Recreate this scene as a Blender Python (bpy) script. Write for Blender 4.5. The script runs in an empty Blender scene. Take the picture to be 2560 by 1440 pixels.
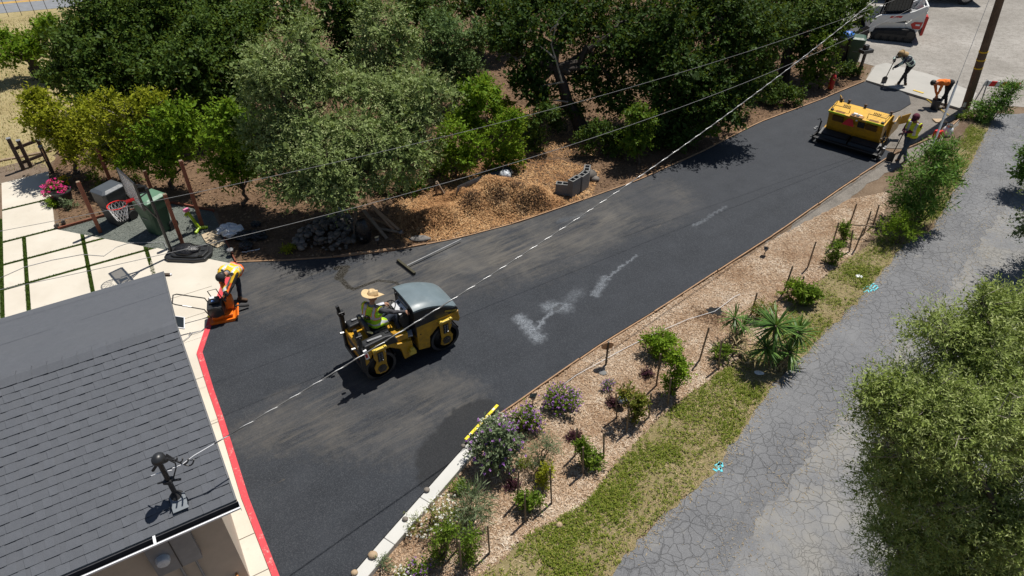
import bpy, bmesh, math, random
import numpy as np
from mathutils import Vector, Matrix
random.seed(7); RNG = np.random.default_rng(7)
R = math.radians
SC = bpy.context.scene
COL = SC.collection
# ------------------------------------------------------------------ camera, sky, sun, exposure
F, PITCH, CH = 1707.0, R(38.7), 11.0            # focal length in photo pixels, pitch below the horizon, drone height
cam = bpy.data.cameras.new('camera'); camo = bpy.data.objects.new('camera', cam); COL.objects.link(camo)
camo.location = (0, 0, CH); camo.rotation_euler = (math.pi/2 - PITCH, 0, 0)
cam.sensor_width = 36; cam.lens = 36*F/2560; cam.clip_end = 2000; cam.clip_start = .1
SC.camera = camo
SUN_EL, SUN_AZ = 66, 50                          # azimuth measured from +X towards +Y
w = bpy.data.worlds.new('World'); SC.world = w; w.use_nodes = True
nt = w.node_tree; bg = nt.nodes['Background']
sky = nt.nodes.new('ShaderNodeTexSky'); sky.sky_type = 'NISHITA'; sky.sun_disc = False
sky.sun_elevation = R(SUN_EL); sky.sun_rotation = R(90 - SUN_AZ); sky.air_density = 1.0; sky.dust_density = .6
nt.links.new(sky.outputs[0], bg.inputs[0]); bg.inputs[1].default_value = .056
sl = bpy.data.lights.new('sun', 'SUN'); sl.energy = 5.0; sl.angle = R(.53); sl.color = (1, .955, .88)
so = bpy.data.objects.new('sun', sl); COL.objects.link(so)
sd = Vector((math.cos(R(SUN_EL))*math.cos(R(SUN_AZ)), math.cos(R(SUN_EL))*math.sin(R(SUN_AZ)), math.sin(R(SUN_EL))))
so.rotation_euler = sd.to_track_quat('Z', 'Y').to_euler(); so.location = sd*60
SC.view_settings.view_transform = 'Standard'; SC.view_settings.look = 'None'
SC.view_settings.exposure = 0.12; SC.view_settings.gamma = 1; SC.view_settings.use_curve_mapping = False
SC.cycles.use_denoising = True
SC.cycles.max_bounces = 4; SC.cycles.diffuse_bounces = 2; SC.cycles.glossy_bounces = 2; SC.cycles.transmission_bounces = 2; SC.cycles.transparent_max_bounces = 4

# ------------------------------------------------------------------ survey: photo pixel -> place on the site
def ray(u, v):
    x, y = (u-1280)/F, (v-720)/F
    return np.array([x, math.cos(PITCH)-y*math.sin(PITCH), -math.sin(PITCH)-y*math.cos(PITCH)])
def G(u, v, z=0.0):
    d = ray(u, v); t = (z-CH)/d[2]; return np.array([d[0]*t, d[1]*t, z])
def PY(u, v, Y):
    d = ray(u, v); t = Y/d[1]; return np.array([d[0]*t, Y, CH+d[2]*t])
def dist_at(Y, z=0): return Y*math.cos(PITCH)+(CH-z)*math.sin(PITCH)
def V(*a): return np.array(a, float)
def unit(v): v = np.asarray(v, float); return v/(np.linalg.norm(v)+1e-12)
def H(seed): return np.random.default_rng(seed)

# ------------------------------------------------------------------ materials
MATS = {}
def _n(t, k, **kw):
    n = t.nodes.new(k)
    for a, b in kw.items(): setattr(n, a, b)
    return n
def mixc(t, fac, a, b, mode='MIX'):
    m = _n(t, 'ShaderNodeMix', data_type='RGBA', blend_type=mode, clamp_factor=True)
    for sock, val in ((0, fac), (6, a), (7, b)):
        if isinstance(val, (int, float)): m.inputs[sock].default_value = val
        elif isinstance(val, (tuple, list)): m.inputs[sock].default_value = (*val[:3], 1)
        else: t.links.new(val, m.inputs[sock])
    return m.outputs[2]
def noise(t, vec, scale, detail=4, rough=.6, dist=0):
    n = _n(t, 'ShaderNodeTexNoise'); n.inputs['Scale'].default_value = scale; n.inputs['Detail'].default_value = detail
    n.inputs['Roughness'].default_value = rough; n.inputs['Distortion'].default_value = dist
    if vec is not None: t.links.new(vec, n.inputs['Vector'])
    return n.outputs[0]
def ramp(t, fac, *stops):
    r = _n(t, 'ShaderNodeValToRGB'); e = r.color_ramp.elements
    while len(e) < len(stops): e.new(.5)
    for q, (p, c) in zip(e, stops):
        q.position = p; q.color = (*c, 1) if isinstance(c, (tuple, list)) else (c, c, c, 1)
    t.links.new(fac, r.inputs[0]); return r.outputs[0]
def math_(t, op, a, b=None):
    m = _n(t, 'ShaderNodeMath', operation=op)
    for i, x in enumerate((a, b)):
        if x is None: continue
        if isinstance(x, (int, float)): m.inputs[i].default_value = x
        else: t.links.new(x, m.inputs[i])
    return m.outputs[0]
def newmat(name):
    m = bpy.data.materials.new(name); m.use_nodes = True; MATS[name] = m
    t = m.node_tree; return m, t, t.nodes['Principled BSDF'], t.nodes['Material Output']
def bump(t, b, h, strength, distance):
    n = _n(t, 'ShaderNodeBump'); n.inputs['Strength'].default_value = strength; n.inputs['Distance'].default_value = distance
    t.links.new(h, n.inputs['Height']); t.links.new(n.outputs[0], b.inputs['Normal'])
def coords(t, kind='Object'):
    return _n(t, 'ShaderNodeTexCoord').outputs[kind]
def mapping(t, vec, rot=0, scale=(1, 1, 1)):
    m = _n(t, 'ShaderNodeMapping', vector_type='TEXTURE'); m.inputs['Rotation'].default_value = (0, 0, rot); m.inputs['Scale'].default_value = tuple(1/x for x in scale)
    t.links.new(vec, m.inputs['Vector']); return m.outputs[0]
def mat(name, col, rough=.6, var=.12, scale=6, metal=0, bmp=0, bscale=60, dirt=0, dirtcol=(.20, .16, .12), rnd=0, coat=0):
    """a procedural paint / plastic / stone: base colour with mottling, optional dust and per-object variation"""
    if name in MATS: return MATS[name]
    m, t, b, o = newmat(name); c = coords(t)
    col = tuple(col)
    n1 = noise(t, c, scale, 5)
    k = mixc(t, ramp(t, n1, (.3, 0.), (.7, 1.)), tuple(x*(1-var) for x in col), tuple(min(1, x*(1+var)) for x in col))
    if rnd:
        oi = _n(t, 'ShaderNodeObjectInfo'); f = math_(t, 'MULTIPLY_ADD', oi.outputs['Random'], 2*rnd); f.node.inputs[2].default_value = 1-rnd
        cc = _n(t, 'ShaderNodeCombineColor'); [t.links.new(f, cc.inputs[i]) for i in range(3)]
        k = mixc(t, 1., k, cc.outputs[0], 'MULTIPLY')
    if dirt:
        n2 = noise(t, c, scale*1.7, 8, .7)
        k = mixc(t, ramp(t, n2, (.62-dirt*.3, 0.), (.8, dirt)), k, dirtcol)
    t.links.new(k, b.inputs['Base Color'])
    b.inputs['Metallic'].default_value = metal; b.inputs['Coat Weight'].default_value = coat
    n3 = noise(t, c, scale*3, 3); rr = _n(t, 'ShaderNodeMapRange'); rr.inputs['To Min'].default_value = max(.05, rough-.1); rr.inputs['To Max'].default_value = min(1, rough+.12)
    t.links.new(n3, rr.inputs[0]); t.links.new(rr.outputs[0], b.inputs['Roughness'])
    if bmp: bump(t, b, noise(t, c, bscale, 6, .65), bmp, .02)
    return m
def leafmat(name, dark, mid, lite, trans=.25, rough=.55, spec=.12):
    """leaves: colour differs from spray to spray (face attribute), thin blades let some light through"""
    if name in MATS: return MATS[name]
    m, t, b, o = newmat(name)
    a = _n(t, 'ShaderNodeAttribute', attribute_name='rnd')
    k = ramp(t, a.outputs['Fac'], (0, dark), (.5, mid), (1, lite))
    t.links.new(k, b.inputs['Base Color']); b.inputs['Roughness'].default_value = rough; b.inputs['Specular IOR Level'].default_value = spec
    tr = _n(t, 'ShaderNodeBsdfTranslucent'); t.links.new(mixc(t, .35, k, (.30, .36, .03), 'MIX'), tr.inputs[0])
    mx = _n(t, 'ShaderNodeMixShader'); mx.inputs[0].default_value = trans
    t.links.new(b.outputs[0], mx.inputs[1]); t.links.new(tr.outputs[0], mx.inputs[2]); t.links.new(mx.outputs[0], o.inputs[0])
    return m
def chipmat(name, *cols, rough=.85):
    """loose bits (chips, litter, straw): colour differs from bit to bit"""
    if name in MATS: return MATS[name]
    m, t, b, o = newmat(name)
    a = _n(t, 'ShaderNodeAttribute', attribute_name='rnd')
    n = len(cols); k = ramp(t, a.outputs['Fac'], *[(i/(n-1), c) for i, c in enumerate(cols)])
    t.links.new(k, b.inputs['Base Color']); b.inputs['Roughness'].default_value = rough; b.inputs['Specular IOR Level'].default_value = .2
    return m

# ------------------------------------------------------------------ meshes
def frame(d, up=(0, 0, 1)):
    d = unit(d); u = np.asarray(up, float)
    if abs(d@u) > .97: u = V(1, 0, 0) if abs(d[0]) < .9 else V(0, 1, 0)
    s = unit(np.cross(u, d)); return d, s, np.cross(d, s)
class MB:
    def __init__(s): s.v = []; s.f = []; s.m = []
    def add(s, v, f, m=0):
        o = len(s.v); s.v += [tuple(map(float, p)) for p in v]; s.f += [tuple(i+o for i in q) for q in f]; s.m += [m]*len(f); return s
    def box(s, c, d, rz=0, m=0, taper=1.0, rx=0, ry=0):
        c = np.asarray(c, float); a = np.asarray(d, float)/2; Q = np.array((Matrix.Rotation(rz, 3, 'Z') @ Matrix.Rotation(ry, 3, 'Y') @ Matrix.Rotation(rx, 3, 'X')))
        p = [(x*a[0]*(taper if z > 0 else 1), y*a[1]*(taper if z > 0 else 1), z*a[2]) for z in (-1, 1) for y in (-1, 1) for x in (-1, 1)]
        return s.add([c+Q@np.array(q) for q in p], [(0, 2, 3, 1), (4, 5, 7, 6), (0, 1, 5, 4), (2, 6, 7, 3), (0, 4, 6, 2), (1, 3, 7, 5)], m)
    def beam(s, a, b, wd, ht, m=0, up=(0, 0, 1)):
        a = np.asarray(a, float); b = np.asarray(b, float); d, sd_, u = frame(b-a, up)
        v = [p+sd_*i*wd/2+u*j*ht/2 for p in (a, b) for i, j in ((-1, -1), (1, -1), (1, 1), (-1, 1))]
        return s.add(v, [(0, 1, 2, 3), (7, 6, 5, 4), (0, 4, 5, 1), (1, 5, 6, 2), (2, 6, 7, 3), (3, 7, 4, 0)], m)
    def tube(s, pts, r, n=8, m=0, caps=True):
        pts = [np.asarray(p, float) for p in pts]; k = len(pts)
        rs = [r]*k if np.isscalar(r) else list(r); v = []; prev = None
        for i, p in enumerate(pts):
            d = pts[min(i+1, k-1)]-pts[max(i-1, 0)]
            if prev is None: d, a, b = frame(d)
            else: d = unit(d); a = unit(prev-d*(prev@d)); b = np.cross(d, a)
            prev = a
            v += [p+rs[i]*(math.cos(2*math.pi*j/n)*a+math.sin(2*math.pi*j/n)*b) for j in range(n)]
        f = [(i*n+j, i*n+(j+1) % n, (i+1)*n+(j+1) % n, (i+1)*n+j) for i in range(k-1) for j in range(n)]
        if caps: f += [tuple(range(n))[::-1], tuple((k-1)*n+j for j in range(n))]
        return s.add(v, f, m)
    def lathe(s, prof, n=20, at=(0, 0, 0), axis=(0, 0, 1), m=0, sx=1, sy=1, caps=True):
        d, a, b = frame(axis); at = np.asarray(at, float); k = len(prof); v = []
        for r_, z in prof: v += [at+d*z+r_*(sx*math.cos(2*math.pi*j/n)*a+sy*math.sin(2*math.pi*j/n)*b) for j in range(n)]
        f = [(i*n+j, i*n+(j+1) % n, (i+1)*n+(j+1) % n, (i+1)*n+j) for i in range(k-1) for j in range(n)]
        if caps: f += [tuple(range(n))[::-1], tuple((k-1)*n+j for j in range(n))]
        return s.add(v, f, m)
    def prism(s, poly, z0, z1, m=0, T=None):
        """poly: 2d points (counter-clockwise) extruded z0..z1; T maps (x,y,z) -> point"""
        T = T or (lambda x, y, z: (x, y, z)); n = len(poly)
        v = [T(x, y, z0) for x, y in poly]+[T(x, y, z1) for x, y in poly]
        return s.add(v, [tuple(range(n))[::-1], tuple(range(n, 2*n))]+[(i, (i+1) % n, n+(i+1) % n, n+i) for i in range(n)], m)
    def ell(s, c, r, nu=12, nv=8, m=0, Q=None, jit=0, seed=0):
        c = np.asarray(c, float); r = np.asarray(r if not np.isscalar(r) else (r, r, r), float); g = H(seed); v = []
        for i in range(1, nv):
            for j in range(nu):
                a, b = math.pi*i/nv, 2*math.pi*j/nu
                p = np.array([math.sin(a)*math.cos(b), math.sin(a)*math.sin(b), math.cos(a)])*r*(1+jit*(g.random()-.5))
                v.append(c+(Q@p if Q is not None else p))
        top = np.array([0, 0, r[2]]); bot = -top
        if Q is not None: top, bot = Q@top, Q@bot
        v += [c+top, c+bot]; N = (nv-1)*nu
        f = [(i*nu+j, (i+1)*nu+j, (i+1)*nu+(j+1) % nu, i*nu+(j+1) % nu) for i in range(nv-2) for j in range(nu)]
        f += [(N, j, (j+1) % nu) for j in range(nu)]+[(N+1, (nv-2)*nu+(j+1) % nu, (nv-2)*nu+j) for j in range(nu)]
        return s.add(v, f, m)
    def capsule(s, a, b, ra, rb, n=12, m=0):
        a = np.asarray(a, float); b = np.asarray(b, float); L = np.linalg.norm(b-a)
        if L < 1e-5: return s.ell(a, ra, n, 8, m)
        pr = [(ra*math.cos(t), -ra*math.sin(t)) for t in (1.5, 1.1, .7, .35)]+[(ra, 0), (rb, L)]+[(rb*math.cos(t), L+rb*math.sin(t)) for t in (.35, .7, 1.1, 1.5)]
        return s.lathe(pr, n, a, b-a, m)
    def mesh(s, name):
        me = bpy.data.meshes.new(name); me.from_pydata(s.v, [], s.f); me.polygons.foreach_set('material_index', s.m); me.update(); return me
    def build(s, name, mats, parent=None, smooth=False, bevel=0, seg=2, loc=None, **tags):
        me = s.mesh(name)
        for x in (mats if isinstance(mats, (list, tuple)) else [mats]): me.materials.append(x)
        if smooth:
            me.polygons.foreach_set('use_smooth', [True]*len(me.polygons))
            if smooth != 'all':
                bm = bmesh.new(); bm.from_mesh(me); ang = R(38)
                for e in bm.edges:
                    if len(e.link_faces) == 2 and e.calc_face_angle(0) > ang: e.smooth = False
                bm.to_mesh(me); bm.free()
        return put(name, me, parent, bevel, seg, loc, **tags)
def put(name, me, parent=None, bevel=0, seg=2, loc=None, **tags):
    o = bpy.data.objects.new(name, me); COL.objects.link(o)
    if parent is not None: o.parent = parent
    if loc is not None: o.location = tuple(loc)
    if bevel:
        b = o.modifiers.new('bevel', 'BEVEL'); b.width = bevel; b.segments = seg; b.limit_method = 'ANGLE'; b.angle_limit = R(35)
    for k, x in tags.items():
        if x is not None: o[k] = x
    return o
def thing(name, label, category, loc=(0, 0, 0), rz=0, group=None):
    o = bpy.data.objects.new(name, None); COL.objects.link(o); o.empty_display_size = .2
    o.location = tuple(float(x) for x in loc); o.rotation_euler = (0, 0, rz); o['label'] = label; o['category'] = category
    if group: o['group'] = group
    return o
def tagd(label, category, group=None): return dict(label=label, category=category, group=group)
def copy_tree(o, parent=None, label=None, **kw):
    c = o.copy(); COL.objects.link(c); c.parent = parent
    if label: c['label'] = label
    for ch in o.children: copy_tree(ch, c)
    return c
def rawmesh(name, verts, faces4, rnd=None, material=None, tri=False):
    """fast mesh from numpy arrays; rnd is a value per face"""
    k = 3 if tri else 4; me = bpy.data.meshes.new(name); nv, nf = len(verts), len(faces4)
    me.vertices.add(nv); me.vertices.foreach_set('co', np.ascontiguousarray(verts, np.float32).ravel())
    me.loops.add(nf*k); me.loops.foreach_set('vertex_index', np.ascontiguousarray(faces4, np.int32).ravel())
    me.polygons.add(nf); me.polygons.foreach_set('loop_start', np.arange(0, nf*k, k, dtype=np.int32))
    if rnd is not None:
        a = me.attributes.new('rnd', 'FLOAT', 'FACE'); a.data.foreach_set('value', np.ascontiguousarray(rnd, np.float32))
    me.update(calc_edges=True)
    if material: me.materials.append(material)
    return me
def nrm(a): return a/(np.linalg.norm(a, axis=-1, keepdims=True)+1e-9)

# ------------------------------------------------------------------ 2d outlines on the ground
def pxpoly(pts, z=0): return [tuple(G(u, v, z)[:2]) for u, v in pts]
def dense(poly, step=.25, jit=0., seed=0, closed=True):
    g = H(seed); out = []; n = len(poly)
    for i in range(n if closed else n-1):
        a, b = np.array(poly[i]), np.array(poly[(i+1) % n]); L = np.linalg.norm(b-a); k = max(1, int(L/step))
        nv_ = np.array([-(b-a)[1], (b-a)[0]])/(L+1e-9)
        for j in range(k):
            p = a+(b-a)*j/k
            out.append(tuple(p+nv_*(g.random()-.5)*2*jit))
    if not closed: out.append(tuple(poly[-1]))
    return out
def inside(P, poly):
    P = np.asarray(P); x, y = P[:, 0], P[:, 1]; c = np.zeros(len(P), bool); n = len(poly)
    for i in range(n):
        x1, y1 = poly[i]; x2, y2 = poly[(i+1) % n]
        if y1 == y2: continue
        c ^= ((y1 > y) != (y2 > y)) & (x < (x2-x1)*(y-y1)/(y2-y1)+x1)
    return c
def area(poly): return .5*sum(poly[i][0]*poly[(i+1) % len(poly)][1]-poly[(i+1) % len(poly)][0]*poly[i][1] for i in range(len(poly)))
def ccw(poly): return poly if area(poly) > 0 else poly[::-1]
def sheet(name, poly, z, m, thick=0, jit=0, step=.25, seed=0, kind='structure', parent=None, **tags):
    p = ccw(dense(poly, step, jit, seed) if jit else list(poly)); mb = MB()
    if thick: mb.prism(p, z-thick, z)
    else: mb.add([(x, y, z) for x, y in p], [tuple(range(len(p)))])
    if parent is None: tags['kind'] = kind
    return mb.build(name, m, parent, **tags)
def sample(poly, n, seed=0):
    a = np.array(poly); lo, hi = a.min(0), a.max(0); g = H(seed); out = []; c = 0
    while c < n:
        q = lo+(hi-lo)*g.random((n*2+50, 2)); q = q[inside(q, poly)]; out.append(q); c += len(q)
    return np.concatenate(out)[:n]
def bits(name, pts, z, length, width, m, tilt=.35, seed=0, kind='stuff', parent=None, arch=0, **tags):
    """loose flat bits lying at random angles (chips, litter, straw); one countless mass"""
    g = H(seed); n = len(pts); z = np.broadcast_to(z, n)
    l = length*(.45+1.1*g.random(n)); wd = width*(.5+g.random(n)); a = g.random(n)*2*math.pi
    ti = (g.random(n)-.5)*2*tilt; ro = (g.random(n)-.5)*1.2
    d = np.stack([np.cos(a)*np.cos(ti), np.sin(a)*np.cos(ti), np.sin(ti)], 1)
    s = np.stack([-np.sin(a)*np.cos(ro), np.cos(a)*np.cos(ro), np.sin(ro)], 1)
    c = np.stack([pts[:, 0], pts[:, 1], z+abs(np.sin(ti))*l/2+abs(np.sin(ro))*wd/2+.003], 1)
    dl, sw = d*(l/2)[:, None], s*(wd/2)[:, None]
    v = np.stack([c-dl-sw*.6, c+dl-sw, c+dl*.9+sw*.8, c-dl+sw], 1).reshape(-1, 3)
    f = np.arange(n*4).reshape(n, 4)
    if parent is None and kind: tags['kind'] = kind
    if parent is not None: tags['kind'] = kind
    x_, y_ = pts[:, 0], pts[:, 1]; sp_ = .5+.5*np.sin(x_*2.1+1.3*np.sin(y_*1.7))*np.sin(y_*2.6+1.1*np.sin(x_*1.3)+.7); sp2 = .5+.5*np.sin(x_*5.3+2*np.sin(y_*4.1))*np.sin(y_*6.1+1.9*np.sin(x_*3.7))
    return put(name, rawmesh(name, v, f, np.clip(.48*g.random(n)+.34*sp_+.22*sp2-.09, 0, 1), m), parent, **tags)
def blades(name, pts, z, height, width, m, lean=.5, seed=0, kind='stuff', parent=None, **tags):
    g = H(seed); n = len(pts); h = height*(.4+.9*g.random(n)); a = g.random(n)*2*math.pi; ln = lean*g.random(n)
    d = np.stack([np.cos(a)*ln, np.sin(a)*ln, np.ones(n)], 1); d = nrm(d)*h[:, None]
    b2 = a+1.57+(g.random(n)-.5); s = np.stack([np.cos(b2), np.sin(b2), np.zeros(n)], 1)*(width*(.5+g.random(n)))[:, None]/2
    c = np.stack([pts[:, 0], pts[:, 1], np.broadcast_to(z, n)], 1)
    v = np.stack([c-s, c+s, c+d], 1).reshape(-1, 3); f = np.arange(n*3).reshape(n, 3)
    tags['kind'] = kind
    return put(name, rawmesh(name, v, f, g.random(n), m, tri=True), parent, **tags)
# ------------------------------------------------------------------ foliage
def leaves(origins, outs, leaf, K, twig, hang=0., spread=.9, seed=0, upn=.5):
    """sprays of K leaves set along short twigs; returns quads and one value per leaf"""
    g = H(seed); S = len(origins); up = V(0, 0, 1)
    d = nrm(outs*.8+up*(.35-hang)+g.normal(size=(S, 3))*.45*spread)
    sv = nrm(np.cross(d, g.normal(size=(S, 3)))); nv = np.cross(d, sv)
    tt = (np.arange(K)+g.random((S, K)))/K
    L = twig*(.6+.8*g.random((S, 1)))
    p = origins[:, None]+d[:, None]*(tt*L)[..., None]+(up*(-.25*hang))[None, None]*((tt**2)*L)[..., None]
    ang = (np.arange(K)*2.4)[None]+g.random((S, K))*1.2
    rad = sv[:, None]*np.cos(ang)[..., None]+nv[:, None]*np.sin(ang)[..., None]
    a = nrm(d[:, None]*(.55+.5*tt[..., None])+rad*spread+g.normal(size=(S, K, 3))*.2)
    n = nrm(outs[:, None]*.8+up*upn+g.normal(size=(S, K, 3))*.42); n = nrm(n-a*(n*a).sum(-1, keepdims=True)); ws = np.cross(n, a)
    l = (leaf[0]*(.6+.7*g.random((S, K))))[..., None]; wd = (leaf[1]*(.7+.6*g.random((S, K))))[..., None]/2
    v = np.stack([p, p+a*l*.42+ws*wd, p+a*l-n*l*.12, p+a*l*.42-ws*wd], 2).reshape(-1, 3)
    N = S*K; val = np.clip(np.repeat(g.random(S), K)*.5+g.random(N)*.5, 0, 1)
    return v, np.arange(N*4).reshape(N, 4), val
def shell(clumps, per, seed=0, floor=.05, inner=.35):
    """spray origins spread through clumps (centre, radii), denser towards the outside, with lumps and gaps"""
    g = H(seed); O, U = [], []
    for cr in clumps:
        c, r = cr[:2]; bc = cr[2] if len(cr) > 2 else None; c = np.asarray(c, float); r = np.asarray(r, float); n = max(6, int(per*(r[0]*r[1]+r[0]*r[2]+r[1]*r[2])/3))
        d = nrm(g.normal(size=(n, 3))); k = g.normal(size=(3, 3))*2.2; ph = g.random(3)*6
        lump = 1+.22*np.sin(d@k[0]+ph[0])*np.sin(d@k[1]+ph[1])+.12*np.sin(3*d@k[2]+ph[2])
        rho = (inner+(1-inner)*g.random(n)**.6)*lump
        p = c+d*r*rho[:, None]; ok = p[:, 2] > floor; O.append(p[ok]); U.append(nrm(d[ok]) if bc is None else nrm(d[ok]*.55+nrm(p[ok]-bc)*.75))
    return np.concatenate(O), np.concatenate(U)
def subclumps(blobs, k=11, seed=0, flat=.85, kr=.46):
    g = H(seed); out = []
    for c, r in blobs:
        for i in range(k):
            d = nrm(g.normal(size=3)); q = .3+.55*g.random()
            out.append((np.asarray(c)+d*r*q*V(1, 1, flat), r*kr*(.7+.6*g.random())*V(1, 1, .85), np.asarray(c, float)-V(0, 0, .25)*r))
    return out
def mesh_leaves(name, v, f, val, m, parent, loc): return put(name, rawmesh(name, v-np.asarray(loc), f, val, m), parent)
def pxblobs(blobs, Y0):
    out = []
    for b in blobs:
        u, v, r, dy = (*b, 0)[:4]; P = PY(u, v, Y0+dy); out.append((P, r*dist_at(P[1], P[2])/F))
    return out
def limb_path(a, b, wob, seed, n=5, sag=0):
    g = H(seed); a, b = np.asarray(a, float), np.asarray(b, float); L = np.linalg.norm(b-a); pts = []
    for i in range(n+1):
        t = i/n; pts.append(a+(b-a)*t+(g.normal(size=3)*wob*L*math.sin(math.pi*t) if 0 < i < n else 0)+V(0, 0, 1)*sag*L*math.sin(math.pi*t))
    return pts
def tree(name, label, base, blobs, m, bark, leaf=(.09, .05), K=9, per=95, twig=.35, hang=0., tr=.14, k=11, seed=1, group=None, cat='tree', fork=.32, kr=.46, upn=.5, limbs=True, twigs=0, twm=None, trunk=None, spread=.9, inner=.5, core_k=.5):
    per = per*2.2; kr = kr*1.12
    B = G(*base); root = thing(name, label, cat, B, 0, group); bl = pxblobs(blobs, B[1])
    cl = subclumps(bl, k, seed, kr=kr); O, U = shell(cl, per, seed, inner=inner)
    v, f, val = leaves(O, U, leaf, K, twig, hang, spread, seed, upn)
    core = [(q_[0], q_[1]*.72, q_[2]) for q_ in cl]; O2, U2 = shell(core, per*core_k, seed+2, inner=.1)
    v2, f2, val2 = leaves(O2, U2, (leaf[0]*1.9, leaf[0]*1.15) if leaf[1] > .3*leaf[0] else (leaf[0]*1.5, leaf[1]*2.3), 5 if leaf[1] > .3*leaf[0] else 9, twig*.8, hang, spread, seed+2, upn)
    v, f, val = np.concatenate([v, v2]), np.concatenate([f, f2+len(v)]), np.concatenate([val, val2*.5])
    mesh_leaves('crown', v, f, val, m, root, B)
    if limbs:
        cen = np.mean([c for c, r in bl], 0); fp = trunk[-1] if trunk is not None else B+(cen-B)*fork*V(1, 1, 1)
        tp = [p-B for p in trunk] if trunk is not None else [p-B for p in limb_path(B-V(0, 0, .1), fp, .06, seed)]
        n = len(tp); MB().tube(tp, [tr*(1.35-.6*i/(n-1)) for i in range(n)], 9).build('trunk', bark, root, smooth=True)
        mb = MB(); g = H(seed+5)
        for i, (c, r) in enumerate(bl):
            mb.tube([p-B for p in limb_path(fp-unit(fp-B)*.1, c+V(0, 0, .2)*r, .09, seed+i)], np.linspace(tr*.62, tr*.15, 6), 7)
        for i in range(0, len(cl), 2):
            c, r = cl[i][:2]; j = int(np.argmin([np.linalg.norm(c-q[0]) for q in bl])); q = bl[j][0]
            mb.tube([p-B for p in limb_path(q, c, .1, seed+i, 3)], np.linspace(tr*.25, tr*.06, 4), 5)
        mb.build('limbs', bark, root, smooth=True)
    if twigs:
        g = H(seed+9); mb = MB(); idx = g.choice(len(O), min(twigs, len(O)), replace=False)
        for i in idx:
            a = O[i]-U[i]*.25*(1+g.random())-V(0, 0, .1); e = O[i]+U[i]*.12+V(0, 0, .1-.2*hang)
            mb.tube([p-B for p in limb_path(a, e, .12, int(i), 3)], [.009, .008, .006, .003], 3, caps=False)
        mb.build('twigs', twm or bark, root)
    return root
def shrub(name, label, base, blobs, m, leaf=(.06, .03), K=8, per=160, twig=.2, hang=0., seed=1, group=None, cat='shrub', k=8, upn=.5, stemm=None, spread=.9, flowers=None, inner=.3, kr=.48):
    """blobs in metres relative to the base: (dx,dy,z,r)"""
    per = per*1.7; B = G(*base); root = thing(name, label, cat, B, 0, group)
    cl = subclumps([(B+V(x, y, z), r) for x, y, z, r in blobs], k, seed, kr=kr); O, U = shell(cl, per, seed, .02, inner=inner)
    v, f, val = leaves(O, U, leaf, K, twig, hang, spread, seed, upn); mesh_leaves('foliage', v, f, val, m, root, B)
    mb = MB(); g = H(seed)
    for i in range(0, len(cl), 2):
        mb.tube([p-B for p in limb_path(B+V(g.normal()*.03, g.normal()*.03, -.03), cl[i][0], .08, seed+i, 3)], [.014, .011, .008, .004], 5)
    mb.build('stems', stemm or MT['bark'], root)
    if flowers:
        fm, n, sz, lo = flowers; j = g.choice(len(O), min(n, len(O)), replace=False); j = j[O[j][:, 2] > lo]
        v, f, val = leaves(O[j]+U[j]*twig*.75, U[j]*.6+V(0, 0, .6), (sz, sz*.7), 6, sz*1.2, 0, 1.2, seed+3, .9)
        mesh_leaves('flowers', v, f, val, fm, root, B)['kind'] = 'stuff'
    return root

# ------------------------------------------------------------------ palette
MT = {}
MT['bark'] = mat('bark', (.10, .075, .055), .9, .35, 9, bmp=.8, bscale=22)
MT['bark_dark'] = mat('dark bark', (.045, .036, .03), .9, .35, 9, bmp=.8, bscale=22)
MT['bark_pale'] = mat('pale dead wood', (.34, .30, .25), .85, .3, 9, bmp=.5, bscale=30)
MT['oak'] = leafmat('oak leaves', (.030, .060, .010), (.062, .112, .018), (.135, .205, .034), .24)
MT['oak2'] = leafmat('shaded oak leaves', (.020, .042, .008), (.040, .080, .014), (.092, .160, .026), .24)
MT['olive'] = leafmat('silvery leaves', (.115, .165, .050), (.255, .33, .115), (.54, .59, .29), .28, .5)
MT['olive_near'] = leafmat('olive leaves', (.14, .19, .045), (.30, .375, .10), (.58, .63, .29), .3, .45)
MT['greygreen'] = leafmat('grey green leaves', (.065, .118, .038), (.128, .20, .068), (.24, .33, .12), .25)
MT['bright'] = leafmat('bright green leaves', (.078, .155, .010), (.165, .28, .018), (.32, .43, .038), .34)
MT['yellowgreen'] = leafmat('yellow green leaves', (.17, .20, .012), (.31, .335, .020), (.48, .46, .045), .34)
MT['mid'] = leafmat('mid green leaves', (.056, .108, .010), (.118, .20, .018), (.24, .32, .046), .3)
MT['oleander'] = leafmat('oleander leaves', (.050, .120, .018), (.10, .215, .032), (.24, .38, .085), .24, .45)
MT['yucca'] = leafmat('yucca blades', (.035, .085, .020), (.075, .155, .034), (.20, .30, .07), .15, .35)
MT['sage'] = leafmat('sage leaves', (.085, .12, .055), (.15, .20, .10), (.24, .29, .17), .2)
MT['plum'] = leafmat('plum leaves', (.028, .010, .018), (.065, .022, .036), (.13, .05, .07), .15)
MT['redgreen'] = leafmat('young reddish leaves', (.12, .13, .018), (.16, .19, .03), (.26, .17, .04), .28)
MT['fl_purple'] = chipmat('purple petals', (.16, .06, .26), (.30, .13, .40), (.42, .24, .48))
MT['fl_white'] = chipmat('white petals', (.62, .60, .50), (.78, .77, .68), (.85, .84, .78))
MT['fl_pink'] = chipmat('pink petals', (.55, .02, .14), (.72, .03, .22), (.80, .08, .32))
MT['fl_yellow'] = chipmat('yellow petals', (.70, .42, .01), (.80, .55, .02))
MT['chips'] = chipmat('wood chips', (.21, .12, .07), (.39, .255, .155), (.52, .385, .27), (.64, .53, .41), (.76, .68, .58))
MT['chips_fresh'] = chipmat('fresh wood chips', (.16, .08, .036), (.34, .175, .078), (.50, .285, .13), (.62, .40, .205), (.74, .56, .36))
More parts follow.
